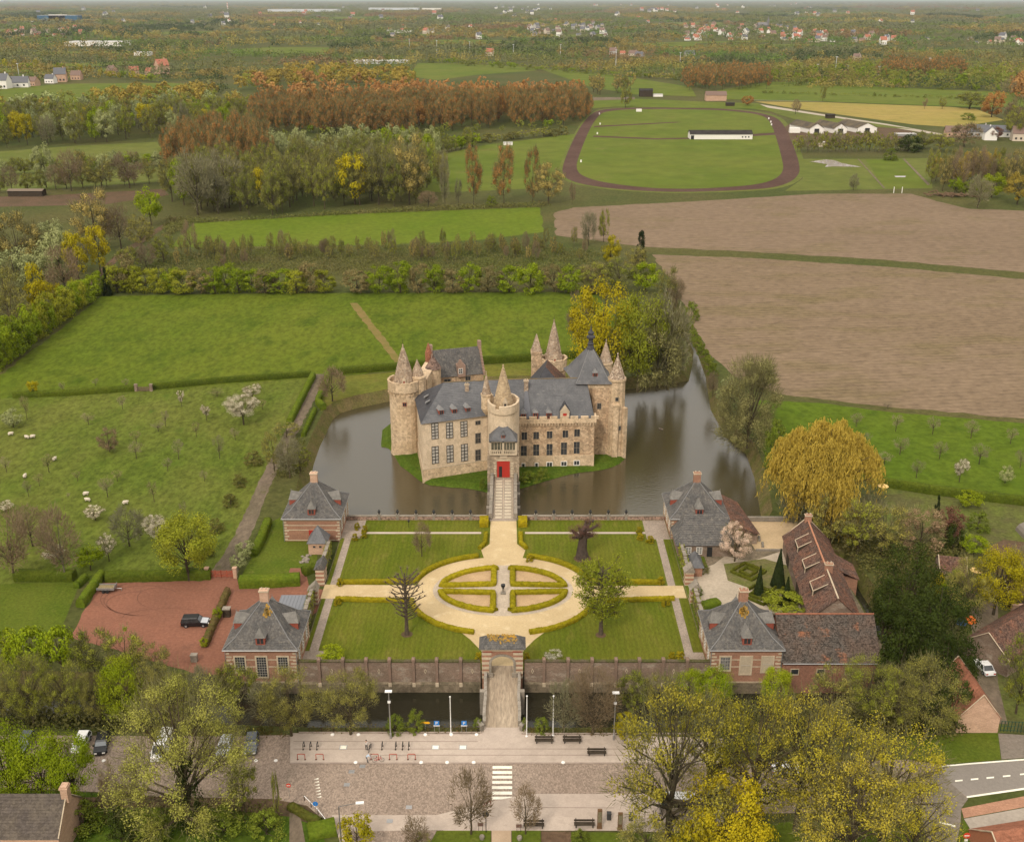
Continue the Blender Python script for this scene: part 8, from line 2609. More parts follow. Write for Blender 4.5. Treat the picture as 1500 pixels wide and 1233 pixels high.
t, r0, r1 = cottage('farm_shed', 'farm shed with a rusty red roof at the right edge', P(1474, 992).xy, P(1570, 930).xy, 8, GZ, GZ + 2.8, GZ + 6.2, brickdark, tiles2, 12)
t, r0, r1 = cottage('wood_shed', 'open wood shed with a brown roof at the right edge', P(1474, 890).xy, P(1560, 892).xy, 6, GZ, GZ + 2.6, GZ + 5.0,darkwood, tiles2, 10)
b = MB()
p = P(1480, 893)
b.box(p.x, p.x + 2.2, p.y - .6, p.y, GZ, GZ + 1.3)
for k in range(5):
 b.box(p.x + 2.6 + k * .35, p.x + 2.8 + k * .35, p.y - .5, p.y - .3, GZ, GZ + 2.4)
tag(b.build('firewood', brickpale, loc=(p.x, p.y, GZ)), 'stack of pale firewood and planks beside the open shed', 'firewood')
t, r0, r1 = cottage('brick_house', 'orange brick house corner at the bottom right', P(1474, 1296).xy, P(1590, 1276).xy, 8, GZ, GZ + 1.4, GZ + 4.6, mat('orange_brick',(.36,.15,.085), fine=.15), tilered, 12)
t, r0, r1 = cottage('garden_building', 'low building with a brown roof among the dark yews', P(1374, 850).xy, P(1414, 854).xy, 5, GZ, GZ + 2.2, GZ + 4.0, brickdark, tiles2, 8)
p = P(1496, 800)
b = MB()
pts = [(p.x - 5 + 10 * k / 8, p.y) for k in range(9)]
for k in range(8):
 f0, f1 = math.pi * k / 8, math.pi * (k + 1) / 8
 b.face([(p.x + 4 - 2.2 * math.cos(f0), p.y - 2, GZ + 1.9 * math.sin(f0)),(p.x + 4 - 2.2 * math.cos(f1), p.y - 2, GZ + 1.9 * math.sin(f1)),(p.x + 4 - 2.2 * math.cos(f1), p.y + 7, GZ + 1.9 * math.sin(f1)),(p.x + 4 - 2.2 * math.cos(f0), p.y + 7, GZ + 1.9 * math.sin(f0))])
b.face([(p.x + 4 - 2.2 * math.cos(math.pi * k / 8), p.y - 2, GZ + 1.9 * math.sin(math.pi * k / 8)) for k in range(9)])
b.face([(p.x + 4 - 2.2 * math.cos(math.pi * k / 8), p.y + 7, GZ + 1.9 * math.sin(math.pi * k / 8)) for k in range(9)][::-1])
tag(b.build('polytunnel', plain('tunnel_film',(.17,.145,.115),.5), loc=(p.x + 4, p.y, GZ)), 'pale plastic polytunnel at the right edge of the garden', 'polytunnel')
# -- gates and fences
p = P(322, 846)
t = thing('field_gate', 'red barred double gate between brick posts at the end of the lane', 'gate', p)
x0, x1 = P(308, 846).x, P(341, 846).x
for x in (x0 - .5, x1 + .5):
 b = MB()
 b.box(x - .32, x + .32, p.y - .32, p.y + .32, GZ - .05, GZ + 2.0)
 b.box(x - .4, x + .4, p.y - .4, p.y + .4, GZ + 2.0, GZ + 2.2)
 b.build('post', brickpale, t)
for s,(xa, xb) in enumerate(((x0,(x0 + x1) / 2 - .03),((x0 + x1) / 2 + .03, x1))):
 b = MB()
 for z in (.25,.55,.85, 1.15, 1.4):
  b.box(xa, xb, p.y - .04, p.y + .04, GZ + z, GZ + z + .11)
 for x in (xa,(xa + xb) / 2, xb):
  b.box(x - .06, x + .06, p.y - .05, p.y + .05, GZ + .1, GZ + 1.6)
 b.tube([(xa, p.y, GZ + .3),(xb, p.y, GZ + 1.4)],.05, 4)
 b.build('leaf', mat('gate_red',(.33,.085,.05), fine=.2), t)
p = P(210, 573)
t = thing('meadow_gate', 'low wooden gate between pale brick posts in the long hedge', 'gate', p)
for px in (200, 222):
 q = P(px, 573)
 b = MB()
 b.box(q.x - .35, q.x + .35, p.y - .35, p.y + .35, GZ - .05, GZ + 1.9)
 b.box(q.x - .42, q.x + .42, p.y - .42, p.y + .42, GZ + 1.9, GZ + 2.1)
 b.build('post', brickdark, t)
b = MB()
for k in range(8):
 x = P(203, 573).x + k * (P(219, 573).x - P(203, 573).x) / 7
 b.box(x - .14, x + .14, p.y - .05, p.y + .05, GZ + .05, GZ + 1.3)
for z in (.4, 1.0):
 b.box(P(201, 573).x, P(221, 573).x, p.y + .05, p.y + .12, GZ + z, GZ + z + .14)
b.build('leaf', mat('gate_wood',(.16,.11,.075), fine=.25), t)
t = thing('entrance_gate', 'green metal gate at the farm entrance', 'gate', P(1482, 1070))
b = MB()
a, c = P(1465, 1071), P(1530, 1074)
for k in range(14):
 q = a.lerp(c, k / 13)
 b.box(q.x - .04, q.x + .04, q.y - .04, q.y + .04, GZ - .03, GZ + 1.9)
for z in (.3, 1.0, 1.8):
 b.tube([a + Vector((0, 0, z)), c + Vector((0, 0, z))],.05, 4)
b.build('frame', plain('green_paint',(.02,.055,.03)), t)
# -- vehicles
tyre = plain('tyre',(.018,.018,.018),.8)
rim = plain('wheel_rim',(.35,.35,.36),.4,.5)
def car(label, loc, rz, paint, kind='suv', roofm=None, hoodm=None, name='parked_car', cat='car'):
 L, W, H = dict(suv=(4.7, 1.95, 1.72), hatch=(4.2, 1.8, 1.5), van=(5.2, 2.0, 2.3), saloon=(4.6, 1.8, 1.45))[kind]
 o = thing(name, label, cat, loc, None, rz)
 bx, by, bz = loc
 def mk(b, nm, mats):
  b.v = [(v[0] + bx, v[1] + by, v[2] + bz) for v in b.v]
  return b.build(nm, mats, o)
 h, hw = L / 2, W / 2
 belt = H * (.56 if kind != 'van' else .50)
 lowz = .22
 low = [(-h, lowz + .12),(-h + .06, belt - .12),(-h * .96, belt),(h * .42, belt),(h * .93, belt - .14),(h, belt - .38),(h * .98, lowz)]
 b = MB()
 n = len(low)
 secs = [(-hw * .93,.0),(-hw,.0),(hw,.0),(hw * .93,.0)]
 vs = []
 for y, _ in ((-hw, 0),(hw, 0)):
  vs += [(x, y * (.93 if i in (0, 1, n - 2, n - 1) else 1), z) for i,(x, z) in enumerate(low)]
 fs = [tuple(range(n)), tuple(range(2 * n - 1, n - 1,-1))] + [(i, n + i, n + (i + 1) % n,(i + 1) % n) for i in range(n)]
 b.add(vs, fs, 0)
 if hoodm:
  b.add([(h * .44,-hw * .9, belt + .012),(h * .92,-hw * .86, belt - .125),(h * .92, hw * .86, belt - .125),(h * .44, hw * .9, belt + .012)],[(0, 1, 2, 3)], 1)
 mk(b, 'body',[paint, hoodm or paint])
 prof = dict(suv=(-.98,-.86,.20,.44), hatch=(-.96,-.75,.12,.42), van=(-.99,-.97,.55,.80), saloon=(-.72,-.45,.10,.40))[kind]
 x0, x1, x2, x3 = (h * v for v in prof)
 tw_ = hw * .80
 b = MB()
 b.add([(x0,-hw * .96, belt),(x3,-hw * .96, belt),(x3, hw * .96, belt),(x0, hw * .96, belt),(x1,-tw_, H),(x2,-tw_, H),(x2, tw_, H),(x1, tw_, H)],
   [(0, 1, 5, 4),(1, 2, 6, 5),(2, 3, 7, 6),(3, 0, 4, 7),(4, 5, 6, 7)], 0)
 mk(b, 'glasshouse',[glass if kind != 'van' else paint])
 b = MB()
 b.add([(x1 - .05,-tw_ - .02, H - .01),(x2 + .04,-tw_ - .02, H - .01),(x2 + .04, tw_ + .02, H - .01),(x1 - .05, tw_ + .02, H - .01),(x1,-tw_ * .95, H + .05),(x2,-tw_ * .95, H + .05),(x2, tw_ * .95, H + .05),(x1, tw_ * .95, H + .05)],
   [(0, 1, 5, 4),(1, 2, 6, 5),(2, 3, 7, 6),(3, 0, 4, 7),(4, 5, 6, 7),(3, 2, 1, 0)], 0)
 for s in (-1, 1):
  for xa, xb in ((x0, x1),(x3, x2),((x0 + x3) / 2,(x1 + x2) / 2)):
   b.tube([(xa, s * hw * .965, belt),(xb, s * tw_, H)],.05, 4)
 mk(b, 'roof',[roofm or paint])
 b = MB()
 f = .05
 b.add([(x3 + .02 - f * 0,-hw * .85, belt + .05),(x3 + .02, hw * .85, belt + .05),(x2 + .03, tw_ * .92, H - .06),(x2 + .03,-tw_ * .92, H - .06)],[(0, 1, 2, 3)])
 mk(b, 'windscreen',[glass if kind == 'van' else mat('sky_glass',(.14,.15,.16), rough=.08, fine=0, spec=.8)])
 for sx in (-.62,.62):
  for sy in (-1, 1):
   b = MB()
   cx_, cy_, r_ = h * sx, sy * hw * .90,.35
   b.add([(cx_ + r_ * math.cos(a), cy_ + t,.34 + r_ * math.sin(a)) for t in (-.12,.12) for a in [2 * math.pi * k / 12 for k in range(12)]],
     [tuple(range(11,-1,-1)), tuple(range(12, 24))] + [(k,(k + 1) % 12, 12 + (k + 1) % 12, 12 + k) for k in range(12)], 0)
   b.add([(cx_ + .2 * math.cos(a), cy_ + sy * .125,.34 + .2 * math.sin(a)) for a in [2 * math.pi * k / 8 for k in range(8)]],[tuple(range(8))], 1)
   mk(b, 'wheel',[tyre, rim])
 for sy in (-1, 1):
  b = MB()
  b.box(h * .95, h + .02, sy * hw * .62 - .2, sy * hw * .62 + .2, belt - .42, belt - .26)
  mk(b, 'headlight',[white])
  b = MB()
  b.box(-h - .02,-h + .05, sy * hw * .7 - .16, sy * hw * .7 + .16, belt - .32, belt - .12)
  mk(b, 'tail_light',[redpaint])
  b = MB()
  b.box(x3 - .25, x3 - .05, sy * (hw + .1) - .1, sy * (hw + .1) + .1, belt, belt + .16)
  mk(b, 'mirror',[paint])
 return o
carpaint = lambda n_, c: mat(n_, c, rough=.28, fine=0, spec=.6)
black = carpaint('black_paint',(.012,.012,.014))
silver = carpaint('silver_paint',(.45,.46,.48))
whitec = carpaint('white_car_paint',(.78,.77,.75))
grey_c = carpaint('grey_car_paint',(.10,.11,.13))
p = P(287, 915)
car('black four wheel drive parked on the red gravel court',(p.x, p.y, GZ + .02), R(3), black, 'suv', black, silver)
p = P(240, 1100)
car('white van parked under the large hazy tree',(p.x, p.y, GZ + .02), R(-92), whitec, 'van', name='parked_van', cat='van')
p = P(120, 1092)
car('white car parked behind the fresh green trees',(p.x, p.y, GZ + .02), R(-88), whitec, 'hatch')
p = P(150, 1094)
car('black car parked beside the white one',(p.x, p.y, GZ + .02), R(-80), black, 'hatch')
p = P(37, 1092)
car('grey car almost hidden behind the left trees',(p.x, p.y, GZ + .02), R(-90), grey_c, 'hatch')
p = P(369, 1094)
car('dark car parked right of the large hazy tree',(p.x, p.y, GZ + .02), R(-84), grey_c, 'hatch')
p = P(330, 1098)
car('grey car hidden under the large hazy tree',(p.x, p.y, GZ + .02), R(-90), silver, 'hatch')
p = P(1154, 1132)
car('white car hidden behind the front grove',(p.x, p.y, GZ + .03), R(0), whitec, 'saloon')
p = P(1440, 980)
car('white saloon car on the farm track',(p.x, p.y, GZ + .03), R(96), whitec, 'saloon')
p = P(158, 865)
t = thing('trailer', 'grey two axle flatbed trailer on the red court', 'trailer',(p.x, p.y, GZ + .02))
b = MB()
b.box(p.x - 1.7, p.x + 1.5, p.y - .85, p.y + .85, GZ + .55, GZ + .7)
for s in (-.85,.85):
 b.box(p.x - 1.7, p.x + 1.5, p.y + s - .03, p.y + s + .03, GZ + .7, GZ + 1.0)
b.box(p.x + 1.47, p.x + 1.53, p.y - .85, p.y + .85, GZ + .7, GZ + 1.25)
b.tube([(p.x + 1.5, p.y, GZ + .55),(p.x + 2.6, p.y, GZ + .5)],.06, 5)
b.tube([(p.x + 2.5, p.y, GZ + .5),(p.x + 2.5, p.y, GZ + .02)],.05, 5)
b.build('frame', greym, t)
b = MB()
b.box(p.x - 1.65, p.x + 1.45, p.y - .8, p.y + .8, GZ + .7, GZ + .76)
b.build('deck', mat('deck_wood',(.22,.17,.09), fine=.3), t)
for sx in (-.45,.25):
 for sy in (-1, 1):
  b = MB()
  b.add([(p.x + sx + .3 * math.cos(a), p.y + sy * .95 + tt, GZ + .32 + .3 * math.sin(a)) for tt in (-.1,.1) for a in [2 * math.pi * k / 12 for k in range(12)]],
    [tuple(range(11,-1,-1)), tuple(range(12, 24))] + [(k,(k + 1) % 12, 12 + (k + 1) % 12, 12 + k) for k in range(12)], 0)
  b.build('wheel', tyre, t)
p = P(333, 902)
b = MB()
b.box(p.x - .6, p.x + .6, p.y - .5, p.y + .5, GZ, GZ + 1.5)
b.box(p.x - .68, p.x + .68, p.y - .58, p.y + .58, GZ + 1.5, GZ + 1.65, 1)
tag(b.build('storage_bin',[darkwood, stonegrey], loc=(p.x, p.y, GZ)), 'dark storage bin with a pale lid behind the yellow green bush', 'bin')
p = P(285, 968)
b = MB()
b.box(p.x - .5, p.x + .5, p.y - .4, p.y + .4, GZ, GZ + 1.2)
b.box(p.x - .56, p.x + .56, p.y - .46, p.y + .46, GZ + 1.2, GZ + 1.32)
tag(b.build('stone_pillar', stonegrey, loc=(p.x, p.y, GZ)), 'squat grey stone pillar at the near end of the red court', 'pillar')
p = P(1419, 957)
b = MB()
b.add([(p.x - .9, p.y - 1, GZ + .02),(p.x + .9, p.y - 1, GZ + .02),(p.x + .9, p.y + 1, GZ + .02),(p.x - .9, p.y + 1, GZ + .02),(p.x - .8, p.y - .8, GZ + 1.3),(p.x + .7, p.y - .9, GZ + 1.25),(p.x + .8, p.y + .8, GZ + 1.2),(p.x - .7, p.y + .9, GZ + 1.35),(p.x, p.y, GZ + 1.55)],
  [(0, 1, 5, 4),(1, 2, 6, 5),(2, 3, 7, 6),(3, 0, 4, 7),(4, 5, 8),(5, 6, 8),(6, 7, 8),(7, 4, 8)])
tag(b.build('covered_trailer', plain('turquoise_tarp',(.03,.28,.25)), loc=(p.x, p.y, GZ)), 'trailer load under a turquoise tarpaulin on the farm track', 'trailer')
for px, py, c,d in ((1421, 910,(.75,.17,.03), 'orange tarpaulin heap in the farm yard'),(1408, 912,(.06,.13,.24), 'blue tarpaulin heap in the farm yard')):
 p = P(px, py)
 b = MB()
 b.lathe((p.x, p.y),[(1.0, GZ),(.9, GZ + .5),(.5, GZ + .9),(.1, GZ + 1.0)], 8)
 tag(b.build('tarpaulin', plain('tarp_' + d.split()[0], c), loc=(p.x, p.y, GZ)),d, 'tarpaulin')
for px, py,d in ((1292, 720, 'yellow garden parasol below the right hedge'),(1428, 845, 'small yellow garden parasol by the farm')):
 p = P(px, py + 4)
 t = thing('parasol',d, 'parasol', p)
 b = MB()
 b.tube([(p.x, p.y, GZ - .02),(p.x, p.y, GZ + 2.4)],.05, 5)
 b.build('pole', greym, t)
 b = MB()
 b.lathe((p.x, p.y),[(1.2, GZ + 2.0),(1.1, GZ + 2.1),(.1, GZ + 2.55)], 8)
 b.build('canopy', plain('yellow_canvas',(.70,.47,.17)), t)
# -- street furniture on the plaza
PZ = GZ + .12
def bench(px, py, label,deep=False):
 p = P(px, py, PZ)
 t = thing('bench', label, 'bench', p, 'dark timber benches on the plaza')
 for k in range(4):
  b = MB()
  b.box(p.x - 1.35, p.x + 1.35, p.y - .32 + k * .17, p.y - .18 + k * .17, PZ + .42, PZ + .48)
  b.build('slat',darkwood, t)
 for k in range(2 if not deep else 3):
  b = MB()
  b.box(p.x - 1.35, p.x + 1.35, p.y + .36, p.y + .41, PZ + .55 + k * .17, PZ + .68 + k * .17)
  b.build('slat',darkwood, t)
 for s in (-1.1, 1.1):
  b = MB()
  b.box(p.x + s - .05, p.x + s + .05, p.y - .3, p.y + .3, PZ, PZ + .42)
  b.box(p.x + s - .05, p.x + s + .05, p.y + .42, p.y + .47, PZ, PZ + 1.0)
  b.build('leg', blackm, t)
bench(797, 1087, 'dark bench nearest the bridge on the plaza')
bench(838, 1087, 'dark bench on the bank edge, second from the bridge')
bench(874, 1105, 'dark bench standing free in the middle of the right plaza')
bench(782, 1211, 'dark bench behind the bare street tree on the lower paving')
bench(856, 1210, 'dark bench on the lower paving beside the rusty pillar')
def rack(px, py, label, m, w_=1.05, h_=.95, ang=0.0, grp=None):
 p = P(px, py, PZ)
 b = MB()
 ca_, sa_ = math.cos(ang), math.sin(ang)
 q = lambda x, z: (p.x + x * ca_, p.y + x * sa_, PZ + z)
 b.tube([q(-w_ / 2,-.02), q(-w_ / 2, h_ - .08), q(-w_ / 2 + .08, h_), q(w_ / 2 - .08, h_), q(w_ / 2, h_ - .08), q(w_ / 2,-.02)],.055, 6)
 for s in (-1, 1):
  b.lathe(q(s * w_ / 2, 0)[:2],[(.13, PZ),(.13, PZ + .05),(.07, PZ + .06)], 8, 1)
 return tag(b.build('bicycle_rack',[m,darkwood], loc=(p.x, p.y, PZ)), label, 'bicycle rack', grp)
rr = mat('rack_red',(.36,.07,.04), fine=.15)
for px,d in ((441.5, 'far left'),(468.5, 'second from the left'),(549, 'with the red bicycle beside it'),(576, 'right of the red bicycle'),(603, 'rightmost')):
 rack(px, 1112, 'red hoop bicycle rack, the %s of the row' % (d + ' one' if 'bicycle' not in d and 'left' in d else d), rr, grp='red bicycle racks')
for i, px in enumerate((445, 455, 465, 560, 580, 590, 599)):
 rack(px, 1095, 'dark hoop bicycle rack seen end on behind the red racks', blackm,.8,.9, R(88), 'dark bicycle racks')
def lamp(px, pb, pt, label):
 p = P(px, pb, PZ)
 h = ZAT(pt, p.y) - PZ
 t = thing('street_lamp', label, 'street lamp', p)
 b = MB()
 b.tube([p + Vector((0, 0,-.05)), p + Vector((0, 0, h * .5)), p + Vector((0, 0, h))],[.11,.09,.06], 8)
 b.lathe((p.x, p.y),[(.16, PZ - .02),(.16, PZ + .9),(.11, PZ + .95)], 8)
 b.build('pole', greym, t)
 b = MB()
 b.box(p.x - .5, p.x + .5, p.y - .38, p.y + .16, PZ + h, PZ + h + .12)
 b.box(p.x - .2, p.x + .2, p.y - .15, p.y + .15, PZ + h * .76, PZ + h * .76 + .25)
 b.build('lamp_head', whitem, t)
lamp(572.5, 1081, 1012, 'tall lamp post with a flat white head on the left plaza')
lamp(899, 1083, 1014, 'tall lamp post with a flat white head beside the grove')
p = P(506, 1290)
h = 8.6
t = thing('street_lamp', 'lamp post with a long arm at the bottom left of the plaza', 'street lamp',(P(504, 1238).x, P(504, 1252).y, GZ))
p = Vector(t.location)
h = ZAT(1181, p.y) - GZ
b = MB()
b.tube([p + Vector((0, 0,-.05)), p + Vector((0, 0, h))],[.11,.07], 8)
b.tube([p + Vector((0, 0, h)), p + Vector((1.2,.1, h + .22)), p + Vector((2.2,.2, h + .35))],[.06,.05,.04], 6)
b.build('pole', plain('lamp_grey',(.13,.12,.11),.5), t)
b = MB()
q = p + Vector((2.6,.25, h + .38))
b.obox(q.xy,.1, 1.0,.38, q.z - .07, q.z + .07)
b.build('lamp_head', whitem, t)
for px, pb, pt,d in ((660.5, 1074, 1021, 'left of the bridge'),(771.5, 1078, 1020, 'right beside the bridge'),(810, 1077, 1020, 'farther right of the bridge')):
 p = P(px, pb, PZ)
 h = ZAT(pt, p.y) - PZ
 b = MB()
 b.tube([p + Vector((0, 0,-.3)), p + Vector((0, 0, h))],[.08,.06], 8)
 b.lathe((p.x, p.y),[(.05, PZ + h),(.13, PZ + h + .05),(.13, PZ + h + .16),(.04, PZ + h + .22)], 8)
 b.lathe((p.x, p.y),[(.2, PZ - .3),(.2, PZ + .1),(.1, PZ + .15)], 8)
 tag(b.build('flagpole', whitem, loc=p), 'white flagpole without a flag, the one ' + d, 'flagpole', 'white flagpoles')
font = None
def letters(txt, size, m, parent, loc, rx=math.pi / 2, rz=0.0):
 cu = bpy.data.curves.new('letter', 'FONT')
 cu.body = txt
 cu.size = size
 cu.extrude = .004
 cu.align_x = 'CENTER'
 cu.align_y = 'CENTER'
 o = bpy.data.objects.new('letter', cu)
 COL.objects.link(o)
 bpy.context.view_layer.update()
 me = bpy.data.meshes.new_from_object(o.evaluated_get(bpy.context.evaluated_depsgraph_get()))
 bpy.data.objects.remove(o)
 me.materials.clear()
 me.materials.append(m)
 q = bpy.data.objects.new('letter', me)
 q.parent = parent
 q.location = Vector(loc) - parent.location
 q.rotation_euler = (rx, 0, rz)
 COL.objects.link(q)
 return q
for px,d in ((640, 'left'),(680, 'right')):
 p = P(px, 1074)
 t = thing('parking_sign', 'blue parking sign with a white P on the moat bank, the %s of two' % d, 'sign', p, 'blue parking signs')
 b = MB()
 for s in (-.35,.35):
  b.tube([(p.x + s, p.y, GZ - .05),(p.x + s, p.y, GZ + 1.5)],.035, 5)
 b.build('post', greym, t)
 b = MB()
 b.box(p.x - .45, p.x + .45, p.y - .05, p.y - .02, GZ + 1.35, GZ + 1.5, 1)
 b.box(p.x - .38, p.x + .38, p.y - .06, p.y - .01, GZ + 1.5, GZ + 2.25, 0)
 b.build('panel',[bluesign, white], t)
 letters('P',.72, white, t,(p.x, p.y - .07, GZ + 1.87))
p = P(623, 1070)
t = thing('direction_sign', 'yellow arrow shaped direction sign on the moat bank', 'sign', p)
b = MB()
b.tube([(p.x, p.y, GZ - .05),(p.x, p.y, GZ + 1.6)],.04, 5)
b.build('post', greym, t)
b = MB()
b.prism([(p.x - .75, p.y - .05),(p.x + .55, p.y - .05),(p.x + .55, p.y - .01),(p.x - .75, p.y - .01)], GZ + 1.3, GZ + 1.62)
b.add([(p.x + .55, p.y - .05, GZ + 1.3),(p.x + .8, p.y - .05, GZ + 1.46),(p.x + .55, p.y - .05, GZ + 1.62)],[(0, 1, 2)])
b.build('panel', yellowsign, t)
p = P(463, 1190)
t = thing('traffic_sign', 'round blue traffic sign by the curved fence', 'sign', p)
def disc(b, p, r_, z, m=0, n=16, y=-.03):
 b.add([(p.x + r_ * math.cos(2 * math.pi * k / n), p.y + y, z + r_ * math.sin(2 * math.pi * k / n)) for k in range(n)] + [(p.x + r_ * math.cos(2 * math.pi * k / n), p.y + y + .03, z + r_ * math.sin(2 * math.pi * k / n)) for k in range(n)],
   [tuple(range(n)), tuple(range(2 * n - 1, n - 1,-1))] + [(k, n + k, n + (k + 1) % n,(k + 1) % n) for k in range(n)], m)
b = MB()
b.tube([(p.x, p.y, GZ - .05),(p.x, p.y, GZ + 1.7)],.04, 5)
b.build('post', greym, t)
b = MB()
disc(b, p,.36, GZ + 1.5)
b.build('panel', bluesign, t)
for px, py,d in ((424, 1166, 'round red no entry sign beside the road at the left'),(1413, 1240, 'round red no entry sign on the small green island at the bottom right')):
 p = P(px, py)
 t = thing('traffic_sign',d, 'sign', p)
 b = MB()
 b.tube([(p.x, p.y, GZ - .05),(p.x, p.y, GZ + 2.1)],.04, 5)
 b.build('post', greym, t)
 b = MB()
 r_ = .45 if px > 1000 else .33
 disc(b, p, r_, GZ + 1.85, 0)
 b.box(p.x - r_ * .7, p.x + r_ * .7, p.y - .05, p.y - .03, GZ + 1.85 - r_ * .16, GZ + 1.85 + r_ * .16, 1)
 if px > 1000:
  b.box(p.x - .22, p.x + .22, p.y - .05, p.y - .02, GZ + .95, GZ + 1.3, 1)
 b.build('panel',[plain('sign_red',(.62,.05,.02)), white], t)
sheet('traffic_island', PX([(1411, 1200),(1428, 1226),(1420, 1290),(1404, 1290)]), G['lawn2'], GZ + .075)
p = P(712, 1218, PZ)
t = thing('park_lamp', 'black post lamp with a round head left of the front path', 'street lamp', p)
b = MB()
b.tube([p, p + Vector((0, 0, 2.6))],.06, 6)
b.build('post', blackm, t)
b = MB()
b.lathe((p.x, p.y),[(.1, PZ + 2.6),(.42, PZ + 2.75),(.45, PZ + 2.85),(.3, PZ + 3.05),(.05, PZ + 3.15)], 12)
b.build('lamp_head', blackm, t)
for px, py,d in ((704, 1216, 'left of the front path'),(760, 1218, 'right of the front path')):
 p = P(px, py, PZ)
 t = thing('information_board', 'small dark information board ' + d, 'sign', p, 'small boards by the front path')
 b = MB()
 for s in (-.25,.25):
  b.tube([(p.x + s, p.y, PZ - .05),(p.x + s, p.y, PZ + .9)],.03, 5)
 b.build('post', blackm, t)
 b = MB()
 b.add([(p.x - .36, p.y - .12, PZ + .85),(p.x + .36, p.y - .12, PZ + .85),(p.x + .36, p.y + .12, PZ + 1.15),(p.x - .36, p.y + .12, PZ + 1.15),(p.x - .36, p.y - .10, PZ + .80),(p.x + .36, p.y - .10, PZ + .80),(p.x + .36, p.y + .14, PZ + 1.10),(p.x - .36, p.y + .14, PZ + 1.10)],
   [(0, 1, 2, 3),(7, 6, 5, 4),(0, 4, 5, 1),(2, 6, 7, 3),(1, 5, 6, 2),(3, 7, 4, 0)])
 b.build('panel', plain('brown_panel',(.10,.05,.035)), t)
for px, py,d in ((706, 1228, 'left'),(761, 1229, 'right')):
 p = P(px, py, PZ)
 b = MB()
 b.lathe((p.x, p.y),[(.3, PZ - .01),(.36, PZ + .35),(.3, PZ + .5),(.24, PZ + .42)], 10)
 tag(b.build('planter', stonegrey, loc=p), 'small round stone planter %s of the front path' % d, 'planter', 'stone planters by the front path')
for px, pb, pt,d in ((878, 1212, 1185, 'left'),(908, 1214, 1190, 'right')):
 p = P(px, pb, PZ)
 h = ZAT(pt, p.y) - PZ
 b = MB()
 b.box(p.x - .3, p.x + .3, p.y - .15, p.y + .15, PZ, PZ + h)
 b.box(p.x - .34, p.x + .34, p.y - .2, p.y + .2, PZ, PZ + .15)
 b.box(p.x - .24, p.x + .24, p.y - .165, p.y - .15, PZ + h * .35, PZ + h * .9, 1)
 tag(b.build('information_pillar',[mat('rusty_steel',(.15,.085,.045), fine=.3), mat('faded_panel',(.19,.16,.10), fine=.3)], loc=p), 'rusty information pillar on the lower paving, %s of two' % d, 'pillar', 'rusty information pillars')
for px, py,d in ((892, 1199, 'between the rusty pillars'),(924, 1200, 'right of the rusty pillars')):
 p = P(px, py, PZ)
 b = MB()
 b.box(p.x - .27, p.x + .27, p.y - .25, p.y + .25, PZ, PZ + .95)
 b.box(p.x - .30, p.x + .30, p.y - .28, p.y + .28, PZ + .95, PZ + 1.05)
 tag(b.build('litter_bin', plain('bin_dark',(.04,.038,.036)), loc=p), 'square dark litter bin ' + d, 'bin', 'square litter bins')
p = P(700, 1180)
rack(714, 1184, 'dark red barrier hoop at the zebra crossing', mat('barrier_red',(.16,.035,.025)), 1.2, 1.0, R(40))
km = None
for px, py in [(x, 1116.5) for x in (521, 617, 655, 694, 825)] + [(x, 1075.8) for x in (487, 525, 623, 661, 698)] + [(x, 1114) for x in (152, 223, 315, 345, 375, 404)]:
 p = P(px, py, PZ if px > 430 else GZ)
 b = MB()
 b.lathe((p.x, p.y),[(.30, p.z - .01),(.27, p.z + .12),(.14, p.z + .2),(.03, p.z + .22)], 10)
 tag(b.build('kerb_dome', white, loc=p), 'pale half round stone on the kerb of the plaza' if px > 430 else 'pale half round stone on the kerb of the parking row', 'bollard', 'pale kerb stones of the plaza' if px > 430 else 'pale kerb stones of the parking row')
t = thing('bank_rail', 'low grey rail along the moat bank left of the bridge', 'railing', P(560, 1072))
a, c = P(436, 1072), P(700, 1071)
b = MB()
b.tube([a + Vector((0, 0,.75)), c + Vector((0, 0,.75))],.03, 4)
b.tube([a + Vector((0, 0,.4)), c + Vector((0, 0,.4))],.025, 4)
b.build('rail',darkwood, t)
for k in range(16):
 q = a.lerp(c, k / 15)
 b = MB()
 b.box(q.x - .04, q.x + .04, q.y - .04, q.y + .04, GZ - .3, GZ + .85)
 b.build('post',darkwood, t)
t = thing('curved_fence', 'low pale fence curving along the road at the bottom left', 'fence', P(462, 1200))
pts = [P(x, y) for x, y in ((446, 1172),(456, 1182),(466, 1192),(474, 1202),(481, 1212))]
b = MB()
b.tube([q + Vector((0, 0,.8)) for q in pts],.05, 5)
b.build('rail', whitem, t)
for q in pts:
 b = MB()
 b.box(q.x - .05, q.x + .05, q.y - .05, q.y + .05, GZ, GZ + .85)
 b.build('post',darkwood, t)
p = P(990, 1188, PZ)
t = thing('bus_shelter', 'glass bus shelter with a white roof behind the large bare oak', 'bus shelter', p)
b = MB()
b.box(p.x - 2.4, p.x + 2.4, p.y - .9, p.y + .9, PZ + 2.4, PZ + 2.55)
b.build('roof', whitem, t)
b = MB()
for s in (-2.2, 2.2):
 for y in (-.75,.75):
  b.box(p.x + s - .05, p.x + s + .05, p.y + y - .05, p.y + y + .05, PZ, PZ + 2.4)
b.build('frame', greym, t)
for xa, xb, ya, yb_ in ((-2.15, 2.15,.72,.76),(-2.22,-2.18,-.7,.7),(2.18, 2.22,-.7,.7)):
 b = MB()
 b.box(p.x + xa, p.x + xb, p.y + ya, p.y + yb_, PZ + .2, PZ + 2.3)
 b.build('pane', mat('shelter_glass',(.12,.14,.13), rough=.1, fine=0, spec=.6), t)
